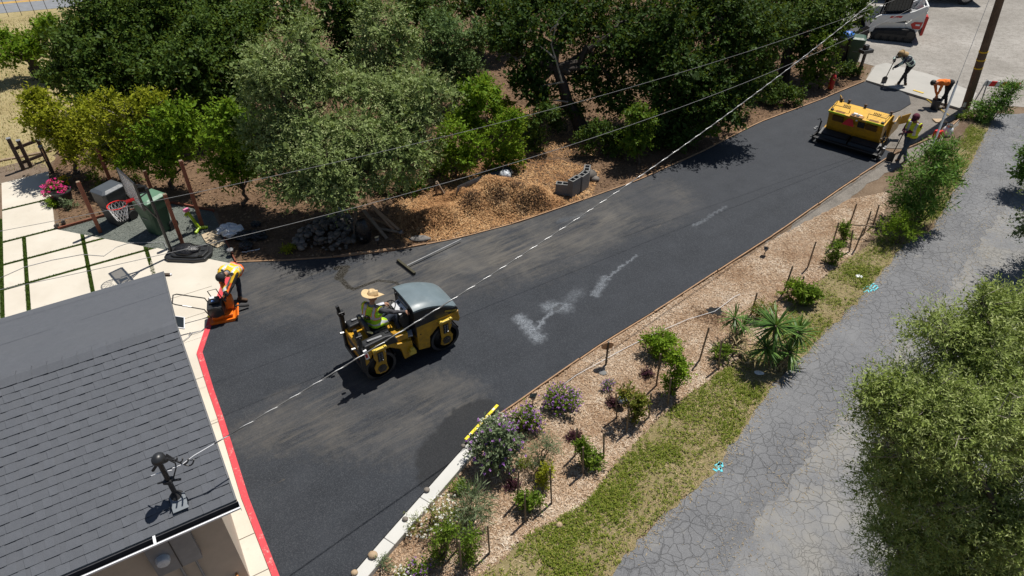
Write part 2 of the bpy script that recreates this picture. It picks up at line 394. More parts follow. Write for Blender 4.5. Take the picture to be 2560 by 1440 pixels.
MT['litter'] = chipmat('fallen leaves', (.075, .045, .026), (.15, .09, .05), (.25, .16, .09), (.34, .25, .16))
MT['straw'] = chipmat('dry straw', (.26, .19, .10), (.40, .31, .17), (.52, .43, .27))
MT['weed'] = leafmat('low weeds', (.085, .135, .014), (.175, .225, .028), (.36, .34, .080), .28)
MT['drygrass'] = chipmat('dry grass', (.28, .23, .10), (.44, .36, .17), (.56, .47, .26), (.20, .22, .07))
MT['turf'] = leafmat('artificial turf', (.035, .07, .010), (.06, .11, .016), (.095, .15, .03), .1)
MT['wood'] = mat('raw lumber', (.36, .22, .125), .8, .22, 7, bmp=.3, bscale=30, rnd=.16, dirt=.35)
MT['wood_old'] = mat('weathered lumber', (.22, .16, .11), .85, .3, 8, bmp=.4, bscale=30, rnd=.2, dirt=.3)
MT['redwood'] = mat('redwood stain', (.205, .062, .032), .6, .2, 5, bmp=.3, bscale=25, dirt=.15)
MT['brown'] = mat('dark brown stain', (.055, .034, .024), .7, .25, 6, bmp=.3, dirt=.25)
MT['black'] = mat('black paint', (.018, .018, .02), .42, .25, 6, dirt=.3, dirtcol=(.09, .085, .08))
MT['rubber'] = mat('black rubber', (.022, .022, .023), .85, .3, 9, dirt=.3, dirtcol=(.10, .09, .08))
MT['plastic'] = mat('black plastic', (.022, .023, .025), .38, .2, 6, dirt=.2, dirtcol=(.10, .10, .10))
MT['yellow'] = mat('yellow machine paint', (.52, .275, .008), .40, .14, 5, dirt=.62, dirtcol=(.10, .065, .03), coat=.25)
MT['yellow_lt'] = mat('pale yellow paint', (.66, .48, .07), .4, .1, 5, dirt=.2)
MT['steel'] = mat('bare steel', (.34, .34, .34), .35, .25, 8, metal=.85, dirt=.25)
MT['steel_dk'] = mat('dark drum steel', (.065, .065, .07), .32, .3, 5, metal=.6, dirt=.35, dirtcol=(.05, .045, .04))
MT['grey'] = mat('grey plastic', (.22, .225, .235), .5, .12, 6, dirt=.15)
MT['greyhood'] = mat('blue grey hood', (.135, .175, .195), .40, .10, 3, dirt=.30, dirtcol=(.30, .33, .34))
MT['white'] = mat('white paint', (.72, .72, .70), .45, .06, 5, dirt=.18, dirtcol=(.35, .32, .28))
MT['whitepl'] = mat('white plastic', (.74, .75, .77), .4, .05, 5, dirt=.1)
MT['red'] = mat('red paint', (.52, .03, .022), .4, .12, 5, dirt=.15)
MT['orange'] = mat('orange paint', (.72, .155, .008), .4, .1, 5, dirt=.18)
MT['lime'] = mat('lime plastic', (.34, .50, .01), .45, .1, 5)
MT['limestrip'] = mat('lime reflective strip', (.36, .58, .01), .4, .06, 5)
MT['redtri'] = mat('red reflector', (.72, .014, .010), .4, .05, 5)
MT['pink'] = mat('pink plastic', (.75, .22, .38), .5, .1, 5)
MT['glass'] = mat('dark glass', (.02, .025, .028), .08, .1, 3)
MT['skin'] = mat('skin', (.36, .19, .12), .6, .12, 8)
MT['skin_dk'] = mat('tanned skin', (.24, .125, .08), .6, .12, 8)
MT['hair'] = mat('black hair', (.014, .012, .011), .6, .2, 20)
MT['denim'] = mat('dark denim', (.022, .030, .048), .9, .35, 12, bmp=.4, bscale=50, dirt=.2)
MT['denim_lt'] = mat('blue denim', (.060, .085, .125), .9, .3, 12, bmp=.4, bscale=50, dirt=.2)
MT['khaki'] = mat('khaki trousers', (.075, .062, .047), .9, .3, 10, bmp=.4, bscale=50, dirt=.2)
MT['cloth_dk'] = mat('dark cloth', (.022, .021, .024), .9, .25, 10, bmp=.3)
MT['cloth_grey'] = mat('grey cloth', (.26, .27, .29), .9, .2, 10, bmp=.3)
MT['cloth_navy'] = mat('navy cloth', (.035, .042, .065), .9, .25, 10, bmp=.3)
MT['maroon'] = mat('maroon cloth', (.10, .012, .032), .9, .2, 10, bmp=.3)
MT['orange_cl'] = mat('orange shirt', (.80, .20, .03), .9, .12, 8, bmp=.3)
MT['vest_y'] = mat('hi vis lime', (.36, .66, .015), .8, .1, 8)
MT['vest_yy'] = mat('hi vis yellow', (.62, .68, .03), .8, .1, 8)
MT['vest_o'] = mat('hi vis orange', (.82, .15, .02), .8, .1, 8)
MT['vest_g'] = mat('hi vis gold', (.78, .46, .02), .8, .1, 8)
MT['reflect'] = mat('silver tape', (.50, .51, .56), .35, .08, 10)
MT['straw_hat'] = mat('straw hat', (.60, .44, .24), .8, .12, 30, bmp=.4, bscale=120)
MT['boot'] = mat('brown boot', (.10, .058, .034), .8, .25, 10, dirt=.3)
MT['rock'] = mat('river stone', (.155, .135, .115), .7, .3, 7, bmp=.3, bscale=30, rnd=.45)
MT['rock_tan'] = mat('tan stone', (.40, .29, .18), .7, .15, 7, bmp=.25, bscale=30, rnd=.1)
MT['block'] = mat('concrete block', (.19, .19, .185), .95, .12, 12, bmp=.6, bscale=120)
MT['slabstone'] = mat('flat paving stone', (.46, .37, .25), .9, .12, 5, bmp=.4, bscale=40)
MT['bag'] = mat('black plastic bag', (.016, .016, .018), .28, .2, 9, bmp=.9, bscale=14)
MT['bagblue'] = mat('blue plastic bag', (.035, .16, .55), .3, .15, 9, bmp=.9, bscale=14)
MT['bagclear'] = mat('pale plastic wrap', (.62, .66, .70), .25, .1, 9, bmp=.9, bscale=16)
MT['bingrey'] = mat('charcoal bin plastic', (.034, .037, .042), .5, .12, 5, dirt=.2, dirtcol=(.12, .12, .12))
MT['bingreen'] = mat('green bin plastic', (.030, .075, .045), .5, .12, 5, dirt=.2, dirtcol=(.12, .14, .12))
MT['lidgreen'] = mat('faded green lid', (.105, .21, .135), .5, .1, 5)
MT['lidgrey'] = mat('faded charcoal lid', (.062, .072, .085), .5, .1, 5)
MT['cable'] = mat('black cable', (.02, .02, .022), .5, .1, 5)
MT['cablegrey'] = mat('weathered aluminium cable', (.42, .42, .43), .45, .2, 5, metal=.2)
MT['cablethin'] = mat('dull grey wire', (.22, .22, .22), .6, .2, 5)
MT['pole'] = mat('weathered pole wood', (.155, .095, .06), .9, .25, 3, bmp=.6, bscale=20)
MT['bucket'] = mat('navy bucket plastic', (.02, .024, .036), .45, .2, 5)

# ------------------------------------------------------------------ ground surfaces
def soil_mat(name, a, b, c, s=1.2, rough=.95, bmp=.5):
    m, t, bs, o = newmat(name); P = coords(t)
    k = mixc(t, ramp(t, noise(t, P, s, 8, .65), (.32, 0.), (.68, 1.)), a, b)
    k = mixc(t, ramp(t, noise(t, P, s*14, 6, .7), (.48, 0.), (.75, 1.)), k, c)
    k = mixc(t, ramp(t, noise(t, P, s*55, 3, .7), (.3, .75), (.7, 0.)), k, mixc(t, 1., k, (.55, .52, .5), 'MULTIPLY'))
    t.links.new(k, bs.inputs['Base Color']); bs.inputs['Roughness'].default_value = rough; bs.inputs['Specular IOR Level'].default_value = .15
    bump(t, bs, noise(t, P, 26, 8, .7), bmp, .05); return m
M_soil = soil_mat('bare soil', (.135, .092, .060), (.24, .175, .12), (.32, .25, .18))
M_litter = soil_mat('leaf litter soil', (.10, .062, .040), (.21, .135, .085), (.30, .20, .12))
M_field = soil_mat('dry field', (.36, .29, .145), (.50, .42, .235), (.24, .235, .085), .45)
M_gravel = soil_mat('grey gravel', (.19, .175, .155), (.29, .265, .235), (.40, .37, .33), 2.2, .95, .9)
M_pad = soil_mat('green grey crushed rock', (.125, .14, .128), (.19, .21, .19), (.29, .31, .28), 2.5, .95, .8)
M_mulch = soil_mat('mulch bed', (.24, .145, .08), (.42, .31, .215), (.54, .43, .33), .8, .95, .9)
M_pile = soil_mat('mulch heap', (.10, .055, .028), (.30, .17, .08), (.40, .25, .13), 1.6, .95, 1.)
M_weedbed = soil_mat('weedy soil', (.21, .18, .075), (.29, .245, .13), (.36, .29, .19), 1.3)
M_lot = soil_mat('sandy street', (.245, .23, .205), (.43, .41, .38), (.22, .205, .185), .30, .95, .2)

def seg_d(t, P, a, b):
    """distance of P to the segment a-b (ground plane)"""
    def vm(op, x, y=None):
        n = _n(t, 'ShaderNodeVectorMath', operation=op)
        for i, q in enumerate((x, y)):
            if q is None: continue
            if isinstance(q, (tuple, list, np.ndarray)): n.inputs[i].default_value = tuple(q)
            else: t.links.new(q, n.inputs[i])
        return n
    ba = (float(b[0]-a[0]), float(b[1]-a[1]), 0.); pa = vm('SUBTRACT', P, (float(a[0]), float(a[1]), 0.)).outputs[0]
    h = math_(t, 'DIVIDE', vm('DOT_PRODUCT', pa, ba).outputs['Value'], max(1e-6, ba[0]**2+ba[1]**2)); h.node.use_clamp = True
    sc = _n(t, 'ShaderNodeVectorMath', operation='SCALE'); sc.inputs[0].default_value = ba; t.links.new(h, sc.inputs['Scale'])
    return vm('LENGTH', vm('SUBTRACT', pa, sc.outputs[0]).outputs[0]).outputs['Value']
def stains(t, P, segs, soft=.5, wob=.06):
    """union of soft-edged strokes [(pixel a, pixel b, half width m, strength)]"""
    W = _n(t, 'ShaderNodeVectorMath', operation='MULTIPLY_ADD'); nz = _n(t, 'ShaderNodeTexNoise'); nz.inputs['Scale'].default_value = 7; nz.inputs['Detail'].default_value = 5
    t.links.new(P, nz.inputs['Vector']); t.links.new(nz.outputs[1], W.inputs[0]); W.inputs[1].default_value = (wob*2, wob*2, 0); t.links.new(P, W.inputs[2])
    F_ = _n(t, 'ShaderNodeVectorMath', operation='MULTIPLY_ADD'); t.links.new(W.outputs[0], F_.inputs[0]); F_.inputs[1].default_value = (1, 1, 0); F_.inputs[2].default_value = (-wob, -wob, 0)
    out = None
    for a, b, r, s in segs:
        d = seg_d(t, F_.outputs[0], G(*a), G(*b)); mr = _n(t, 'ShaderNodeMapRange', interpolation_type='SMOOTHSTEP')
        mr.inputs['From Min'].default_value = r; mr.inputs['From Max'].default_value = r*soft; mr.inputs['To Max'].default_value = s
        t.links.new(d, mr.inputs[0]); out = mr.outputs[0] if out is None else math_(t, 'MAXIMUM', out, mr.outputs[0])
    return out
def asphalt_new():
    m, t, bs, o = newmat('fresh asphalt'); P = coords(t)
    k = mixc(t, ramp(t, noise(t, P, 1.3, 6), (.3, 0.), (.7, 1.)), (.017, .0205, .027), (.029, .0335, .042))
    sp = noise(t, P, 48, 3, .75); k = mixc(t, ramp(t, sp, (.47, 0.), (.72, 1.)), k, (.066, .071, .080))
    # dust dragged along the drive by wheels and brooms
    st = noise(t, mapping(t, P, R(36), (.5, 4.6, 1)), 1.5, 10, .78, .9)
    big = noise(t, P, .42, 3); zone = stains(t, P, [((640, 720), (1000, 760), 1.7, .7), ((760, 1040), (1000, 1080), 1.2, .6), ((950, 720), (1300, 610), 2.0, 1.), ((1300, 640), (1640, 500), 1.7, .9), ((640, 1090), (720, 1080), .8, .6), ((900, 950), (1150, 1000), .9, .7)], .2, .5)
    du = math_(t, 'MULTIPLY', zone, math_(t, 'MULTIPLY', ramp(t, st, (.42, .0), (.68, 1.)), ramp(t, big, (.33, .2), (.58, 1.))))
    k = mixc(t, math_(t, 'MULTIPLY', du, .8), k, (.185, .163, .13))
    haze_ = math_(t, 'MULTIPLY', zone, ramp(t, noise(t, P, .9, 5, .6, .8), (.40, 0.), (.74, .8)))
    k = mixc(t, haze_, k, (.120, .112, .102))
    st2 = noise(t, mapping(t, P, R(36), (.9, 14, 1)), 1.5, 4, .7, .3)
    k = mixc(t, math_(t, 'MULTIPLY', zone, ramp(t, st2, (.63, 0.), (.74, .55))), k, (.19, .165, .13))
    k = mixc(t, ramp(t, noise(t, P, 1.9, 3, .5, 1.5), (.73, 0.), (.79, .5)), k, (.13, .115, .09))
    bd_ = noise(t, mapping(t, P, R(36), (.05, 1.9, 1)), 1.0, 2, .5); k = mixc(t, ramp(t, bd_, (.42, 0.), (.58, .3)), k, mixc(t, 1., k, (.70, .72, .75), 'MULTIPLY'))
    # overspray, a wet trickle and the heap of fresh mix by the kerb
    wn = math_(t, 'MULTIPLY', stains(t, P, [((1300, 800), (1345, 848), .27, 1.), ((1345, 822), (1380, 782), .10, .9), ((1372, 770), (1412, 772), .30, .85), ((1425, 752), (1445, 735), .28, .35), ((1488, 740), (1512, 700), .17, .7), ((1512, 700), (1592, 643), .07, .7), ((1735, 568), (1812, 520), .09, .55), ((1400, 556), (1460, 540), .16, .22), ((1100, 640), (1150, 600), .5, .12)], .1, .16), ramp(t, noise(t, P, 30, 7, .85), (.40, 0.), (.66, 1.)))
    k = mixc(t, math_(t, 'MULTIPLY', wn, .75), k, (.40, .44, .49))
    k = mixc(t, stains(t, P, [((1388, 776), (1400, 768), .10, .7)], .3, .05), k, (.03, .032, .037))
    wet = stains(t, P, [((843, 674), (868, 672), .11, .95), ((860, 680), (848, 697), .15, .95), ((850, 698), (872, 722), .085, .95), ((872, 722), (886, 727), .06, .95), ((886, 727), (945, 705), .058, .95), ((945, 705), (990, 710), .05, .95), ((990, 710), (1018, 732), .045, .95)], .7, .022)
    k = mixc(t, wet, k, (.022, .019, .014))
    heap = stains(t, P, [((1185, 1060), (1110, 1150), .62, 1.), ((1215, 1035), (1090, 1190), .40, 1.)], .8, .12)
    k = mixc(t, math_(t, 'MULTIPLY', heap, .9), k, mixc(t, ramp(t, noise(t, P, 70, 4, .7), (.42, 0.), (.7, 1.)), (.008, .009, .011), (.04, .042, .046)))
    frs = stains(t, P, [((2050, 330), (1700, 470), 2.3, .55)], .6, .2)
    k = mixc(t, math_(t, 'MULTIPLY', frs, ramp(t, noise(t, P, 1.8, 5), (.3, .2), (.7, 1.))), k, (.042, .046, .055))
    t.links.new(k, bs.inputs['Base Color']); bs.inputs['Specular IOR Level'].default_value = .35
    rr = mixc(t, wet, (.78, .78, .78), (.25, .25, .25)); t.links.new(rr, bs.inputs['Roughness'])
    bump(t, bs, noise(t, P, 85, 4, .75), .55, .02); return m
def asphalt_old(name='old cracked asphalt', lift=1., pt=(.60, .72), cs=.30):
    m, t, bs, o = newmat(name); P = coords(t)
    k = mixc(t, ramp(t, noise(t, P, .8, 7, .65), (.3, 0.), (.7, 1.)), tuple(x*lift for x in (.105, .108, .116)), tuple(x*lift for x in (.185, .187, .192)))
    k = mixc(t, ramp(t, noise(t, P, 60, 3, .7), (.42, 0.), (.75, 1.)), k, (.25, .255, .265))
    W = _n(t, 'ShaderNodeVectorMath', operation='MULTIPLY_ADD'); nz = _n(t, 'ShaderNodeTexNoise'); nz.inputs['Scale'].default_value = 3.2; nz.inputs['Detail'].default_value = 5
    t.links.new(P, nz.inputs['Vector']); t.links.new(nz.outputs[1], W.inputs[0]); W.inputs[1].default_value = (.30, .30, 0); t.links.new(P, W.inputs[2])
    def crack(scale, wd, rnd=1.):
        vo = _n(t, 'ShaderNodeTexVoronoi', feature='DISTANCE_TO_EDGE', voronoi_dimensions='2D'); vo.inputs['Scale'].default_value = scale; vo.inputs['Randomness'].default_value = rnd
        t.links.new(W.outputs[0], vo.inputs['Vector']); return ramp(t, vo.outputs[0], (0, 1.), (wd*.35, .8), (wd, 0.))
    c1 = crack(4.8, .040); amt = ramp(t, noise(t, P, .55, 4, .6), (.34, .15), (.52, 1.))
    c2 = crack(8.2, .045); a2 = ramp(t, noise(t, P, .9, 4, .6), (.52, .0), (.62, .8))
    c0 = crack(1.1, .012); c = math_(t, 'MAXIMUM', math_(t, 'MAXIMUM', math_(t, 'MULTIPLY', c1, amt), math_(t, 'MULTIPLY', c2, a2)), math_(t, 'MULTIPLY', c0, math_(t, 'MULTIPLY', amt, .9)))
    lon = noise(t, mapping(t, P, R(52), (.12, 1.6, 1)), 1., 6, .7, .4); k = mixc(t, ramp(t, lon, (.35, .5), (.65, 0.)), k, mixc(t, 1., k, (.70, .70, .72), 'MULTIPLY'))
    k = mixc(t, ramp(t, noise(t, P, 1.1, 6, .7), (pt[0], 0.), (pt[1], .7)), k, (.255, .245, .225))
    k = mixc(t, ramp(t, noise(t, P, 2.2, 6, .7, .5), (.70, 0.), (.76, .85)), k, (.085, .07, .055))
    k = mixc(t, math_(t, 'MULTIPLY', c, cs), k, (.05, .046, .042))
    t.links.new(k, bs.inputs['Base Color']); bs.inputs['Roughness'].default_value = .85; bs.inputs['Specular IOR Level'].default_value = .3
    bn = _n(t, 'ShaderNodeBump'); bn.inputs['Strength'].default_value = .35; bn.inputs['Distance'].default_value = .02; t.links.new(noise(t, P, 60, 4, .7), bn.inputs['Height'])
    b2 = _n(t, 'ShaderNodeBump', invert=True); b2.inputs['Strength'].default_value = .7; b2.inputs['Distance'].default_value = .02; t.links.new(c, b2.inputs['Height']); t.links.new(bn.outputs[0], b2.inputs['Normal']); t.links.new(b2.outputs[0], bs.inputs['Normal'])
    return m
def concrete(name, a, b, dusty=.3):
    m, t, bs, o = newmat(name); P = coords(t)
    k = mixc(t, ramp(t, noise(t, P, .8, 7, .6), (.3, 0.), (.7, 1.)), a, b)
    k = mixc(t, ramp(t, noise(t, P, 3.5, 6, .7), (.58, 0.), (.75, dusty)), k, tuple(x*.82 for x in a))
    t.links.new(k, bs.inputs['Base Color']); bs.inputs['Roughness'].default_value = .9; bs.inputs['Specular IOR Level'].default_value = .2
    bump(t, bs, noise(t, P, 45, 5, .7), .25, .01); return m
M_new, M_old = asphalt_new(), asphalt_old()
M_wear = asphalt_old('worn lane shoulder', 1.2, (.40, .6), .22)
M_conc = concrete('pale concrete', (.54, .49, .41), (.63, .585, .505), .55)
M_apron = concrete('street apron concrete', (.35, .34, .315), (.42, .405, .375), .4)
M_kerb = concrete('white kerb concrete', (.50, .495, .47), (.60, .59, .56), .5)
# ------------------------------------------------------------------ setting: ground, drive, lane, street, patio
MB().add([(-300, -60, 0), (300, -60, 0), (300, 500, 0), (-300, 500, 0)], [(0, 1, 2, 3)]).build('ground', M_soil, kind='structure')
sheet('field', pxpoly([(-900, 470), (0, 452), (125, 425), (160, 330), (330, 250), (520, 170), (700, 60), (760, -40), (500, -120), (-900, -60)]), .004, M_field, jit=.12, seed=1)
sheet('woodland_floor', pxpoly([(130, 425), (150, 572), (330, 520), (430, 508), (540, 530), (592, 655), (760, 652), (985, 630), (1150, 598), (1300, 557), (1450, 505), (1600, 450), (1750, 382), (1900, 305), (2050, 250), (2150, 205), (2165, 170), (2080, 120), (2150, 30), (2050, -40), (1500, -160), (900, -160), (760, -40), (520, 170), (160, 330)]), .006, M_litter, jit=.08, seed=2)
# country road beyond the field
M_road = asphalt = mat('road asphalt', (.20, .21, .225), .85, .12, 3, bmp=.3, bscale=60)
rd = [G(-300, 60), G(250, 22), G(250, -60), G(-300, -60)]
a, b = G(-200, 52), G(320, 5); dr = unit(b-a); nr = V(-dr[1], dr[0], 0)
sheet('road', [tuple((p)[:2]) for p in (a-dr*40, b+dr*40, b+dr*40+nr*9, a-dr*40+nr*9)], .012, M_road)
M_line = mat('yellow road paint', (.62, .36, .03), .7, .15, 6)
for off in (1.80, 2.0):
    sheet('road_line', [tuple((p)[:2]) for p in (a-dr*40+nr*off, b+dr*40+nr*off, b+dr*40+nr*(off+.12), a-dr*40+nr*(off+.12))], .017, M_line)
# street, apron and base gravel at the far end
sheet('street', pxpoly([(2075, 118), (2130, 150), (2185, 165), (2160, 205), (2420, 282), (2475, 262), (2560, 268), (3000, 300), (3600, -300), (1700, -300), (2060, 20), (2100, 60)]), .008, M_lot, jit=.05, step=.3, seed=3)
sheet('apron', pxpoly([(2188, 168), (2214, 162), (2330, 193), (2440, 238), (2415, 281), (2163, 205)]), .09, M_apron, thick=.1)
sheet('gravel_base', pxpoly([(2163, 207), (2413, 283), (2300, 350), (2262, 372), (2180, 372), (2040, 262)]), .018, M_gravel, jit=.03)
sheet('gravel_shoulder', pxpoly([(2415, 283), (2360, 330), (2238, 386), (2100, 474), (1960, 580), (1850, 650), (1720, 730), (1745, 745), (1890, 660), (2010, 585), (2120, 500), (2200, 440), (2290, 400), (2390, 320)]), .010, M_gravel, jit=.07, seed=4)
# old lane
lane_px = [(2700, 285), (2480, 285), (2465, 320), (2440, 372), (2400, 450), (2355, 520), (2330, 575), (2250, 610), (2190, 690), (2140, 755), (2060, 830), (2000, 890), (1935, 955), (1860, 1060), (1790, 1170), (1655, 1290), (1560, 1385), (1480, 1520), (1500, 1900), (2900, 1900), (3000, 285)]
LANE = pxpoly(lane_px)
sheet('lane', LANE, .020, M_old, jit=.05, step=.18, seed=5)
wear_px = [(2760, 420), (2540, 480), (2480, 560), (2400, 680), (2330, 770), (2245, 870), (2130, 1015), (2010, 1150), (1905, 1290), (1830, 1400), (1740, 1540), (1800, 1900), (2900, 1900), (3000, 420)]
WEAR = pxpoly(wear_px); sheet('lane_shoulder', WEAR, .026, M_wear, jit=.07, step=.15, seed=6)
# planting bed and weeds between drive and lane
bed_px = [(1960, 585), (1800, 680), (1650, 778), (1500, 868), (1350, 972), (1240, 1050), (1165, 1135), (1050, 1262), (960, 1365), (885, 1460), (700, 1700), (1050, 1700), (1200, 1440), (1310, 1350), (1470, 1260), (1540, 1160), (1640, 1050), (1760, 960), (1870, 880), (1960, 790), (2050, 700), (2130, 640), (2200, 560), (2225, 480), (2130, 500)]
BED = pxpoly(bed_px); sheet('mulch_bed', BED, .030, M_mulch, jit=.06, step=.2, seed=7)
weed_px = [(1060, 1700), (1190, 1440), (1300, 1350), (1470, 1255), (1540, 1160), (1640, 1050), (1760, 960), (1870, 880), (1960, 785), (2050, 700), (2130, 640), (2200, 590), (2250, 520), (2380, 380), (2430, 300), (2475, 310), (2440, 380), (2350, 540), (2260, 615), (2190, 695), (2140, 760), (2060, 835), (2000, 895), (1935, 960), (1860, 1065), (1790, 1175), (1655, 1295), (1560, 1390), (1480, 1520), (1400, 1700)]
WEED = pxpoly(weed_px); sheet('weed_strip', WEED, .024, M_weedbed, jit=.06, step=.2, seed=8)
sheet('dug_soil', pxpoly([(2420, 288), (2380, 330), (2300, 405), (2215, 470), (2190, 520), (2240, 500), (2330, 430), (2400, 370), (2440, 310)]), .034, soil_mat('dug soil', (.12, .08, .055), (.18, .13, .09), (.26, .20, .15)), jit=.06, seed=9)
# drive
DL = [(590, 661), (700, 657), (850, 647), (985, 632), (1150, 600), (1300, 560), (1450, 508), (1600, 454), (1750, 386), (1900, 310), (2050, 254), (2162, 207)]
DR = [(2232, 386), (2100, 471), (1950, 577), (1800, 673), (1650, 771), (1500, 862), (1350, 966), (1280, 1016), (1235, 1046), (1160, 1120), (1050, 1245), (960, 1347), (880, 1440), (762, 1575)]
DW = [(748, 1575), (699, 1440), (624, 1248), (560, 1045), (537, 980), (508, 884), (535, 803)]
FRONT = [(2200, 220), (2245, 228), (2272, 243), (2276, 262), (2250, 278), (2215, 290), (2150, 322), (2195, 370)]
DRIVE = pxpoly(DL+FRONT+DR+DW); sheet('driveway', DRIVE, .05, M_new, thick=.05)
# red painted edge on the concrete
red_o = [(582, 661), (552, 722), (519, 810), (493, 888), (522, 980), (545, 1047), (605, 1248), (680, 1440), (726, 1575)]
red_i = [(594, 661), (565, 722), (535, 803), (508, 884), (537, 980), (560, 1045), (624, 1248), (699, 1440), (748, 1575)]
m_, t, bs, o_ = newmat('red kerb paint'); P = coords(t)
k = mixc(t, ramp(t, noise(t, P, 9, 8, .8), (.55, 0.), (.68, .75)), (.58, .05, .065), (.60, .50, .43)); t.links.new(k, bs.inputs['Base Color']); bs.inputs['Roughness'].default_value = .7
sheet('painted_strip', pxpoly(red_o)+pxpoly(red_i)[::-1], .060, m_, thick=.02)
# concrete walk along the house, and the patio of slabs parted by turf
E1 = V(math.cos(R(30.8)), math.sin(R(30.8)), 0); E2 = V(-E1[1], E1[0], 0)
sheet('walk', pxpoly([(572, 660), (582, 661), (552, 722), (519, 810), (493, 888), (522, 980), (545, 1047), (605, 1248), (680, 1440), (726, 1575), (500, 1700), (300, 1440), (300, 900), (372, 668), (392, 622)]), .034, M_conc, thick=.04)
for px_ in ((540, 930, 470, 945), (560, 1048, 480, 1068), (640, 1330, 590, 1345), (690, 1412, 600, 1450), (545, 770, 440, 800), (530, 715, 415, 745)):
    a, b = G(px_[0], px_[1], .044), G(px_[2], px_[3], .044)
    MB().beam(a, a+E1*(-1.9), .008, .004).build('walk_joint', mat('dark joint line', (.25, .22, .18), .9), kind='structure')  # thin dark strips mark the joints in the walk
def uv2(P): return V(P@E1, P@E2)
def cut(poly, n, c):                                   # keep n.p <= c
    out = []
    for i in range(len(poly)):
        a, b = np.array(poly[i]), np.array(poly[(i+1) % len(poly)]); da, db = a@n-c, b@n-c
        if da <= 0: out.append(a)
        if da*db < 0: out.append(a+(b-a)*da/(da-db))
    return out
va = [uv2(G(3, 570))[0], uv2(G(66, 665))[0], uv2(G(220, 660))[0], uv2(G(374, 650))[0]]
hb = [uv2(G(60, 516))[1], uv2(G(70, 593))[1], uv2(G(127, 634))[1], uv2(G(216, 670))[1]]
PAT = thing('patio', 'pale concrete patio slabs parted by green turf strips', 'patio'); PAT['kind'] = 'structure'; del PAT['category']
d0, d1 = G(142, 576), G(572, 660); dn = unit(np.cross(d1-d0, V(0, 0, 1))); dn = -dn if dn@(G(300, 540)-d0) < 0 else dn
top0, top1 = G(0, 462), G(122, 431); tn = unit(np.cross(top1-top0, V(0, 0, 1))); tn = -tn if tn@(G(60, 400)-top0) < 0 else tn
s0, s1 = G(122, 431), G(139, 574); sn = unit(np.cross(s1-s0, V(0, 0, 1))); sn = -sn if sn@(G(200, 500)-s0) < 0 else sn
gap = .05
us = [va[0]-6, va[0], va[1], va[2], va[3], va[3]+5]; vs = [hb[3]-4.5, hb[3], hb[2], hb[1], hb[0], hb[0]+3]
def slab(u0, u1, v0, v1, name='slab', z=.04, mt=None, th=.04, kind=None):
    p = [u*E1[:2]+v*E2[:2] for u, v in ((u0, v0), (u1, v0), (u1, v1), (u0, v1))]
    p = cut(p, dn[:2], (d0@dn)) if v0 < hb[1]-.3 else p; p = cut(p, tn[:2], (top0@tn)) if len(p) > 2 else p
    if len(p) > 2 and v0 > hb[1]-.2: p = cut(p, sn[:2], (s0@sn))
    if len(p) < 3 or abs(area(p)) < .01: return
    return sheet(name, [tuple(q) for q in p], z, mt or M_conc, thick=th, parent=PAT)
for i in range(5):
    for j in range(5):
        if j >= 3 and i in (1, 2, 3): continue
        u1_ = us[i+1]
        slab(us[i]+gap, u1_-gap, vs[j]+gap, vs[j+1]-gap)
for j in (3, 4): slab(us[1]+gap, us[1]+6, vs[j]+gap, vs[j+1]-gap)
M_turf = soil_mat('turf base', (.045, .085, .012), (.075, .125, .018), (.10, .15, .03), 3)
tp = []
def strip(u0, u1, v0, v1):
    slab(u0, u1, v0, v1, 'turf_strip', .030, M_turf, .03)
    q = sample([tuple(u*E1[:2]+v*E2[:2]) for u, v in ((u0, v0), (u1, v0), (u1, v1), (u0, v1))], int(1600*abs(u1-u0)*abs(v1-v0)*4), 3)
    ok = ((q@dn[:2] < d0@dn-.02) | (v0 > hb[1]-.3)) & (q@tn[:2] < top0@tn)
    if v0 > hb[1]-.2: ok &= q@sn[:2] < s0@sn
    tp.append(q[ok])
strip(us[1]-gap, us[1]+gap, vs[0], vs[5])
for i in (2, 3, 4): strip(us[i]-gap, us[i]+gap, vs[0], vs[3]-gap)
for j in (1, 2, 3): strip(us[1]+gap, us[5], vs[j]-gap, vs[j]+gap); strip(us[0], us[1]-gap, vs[j]-gap, vs[j]+gap)
strip(us[1]+gap, us[5], vs[4]-gap, vs[4]+gap)
blades('turf', np.concatenate(tp), .03, .035, .012, MT['turf'], .7, 4, parent=PAT)
# crushed rock pad with its timber edging
pad_px = [(142, 576), (236, 592), (419, 629), (572, 660), (588, 660), (566, 610), (546, 560), (532, 530), (430, 508), (345, 515), (258, 541), (150, 573)]
PAD = pxpoly(pad_px); sheet('gravel_pad', PAD, .014, M_pad)
bits('pad_gravel', sample(PAD, 5000, 5), .014, .025, .018, chipmat('crushed rock bits', (.10, .12, .10), (.19, .21, .19), (.33, .36, .32)), seed=5)
for i, (a, b) in enumerate((((146, 572), (258, 540)), ((258, 540), (430, 507)), ((430, 507), (535, 527)), ((552, 575), (590, 655)))):
    lab = ['rust brown edging board beside the patio corner', 'rust brown edging board behind the wheeled bins', 'rust brown edging board at the back of the gravel pad', 'rust brown edging board at the red strip end of the gravel pad'][i]
    MB().beam(G(*a, .04), G(*b, .04), .04, .1).build('edging_board', MT['redwood'], bevel=.004, **tagd(lab, 'board', 'edging boards round the gravel pad'))
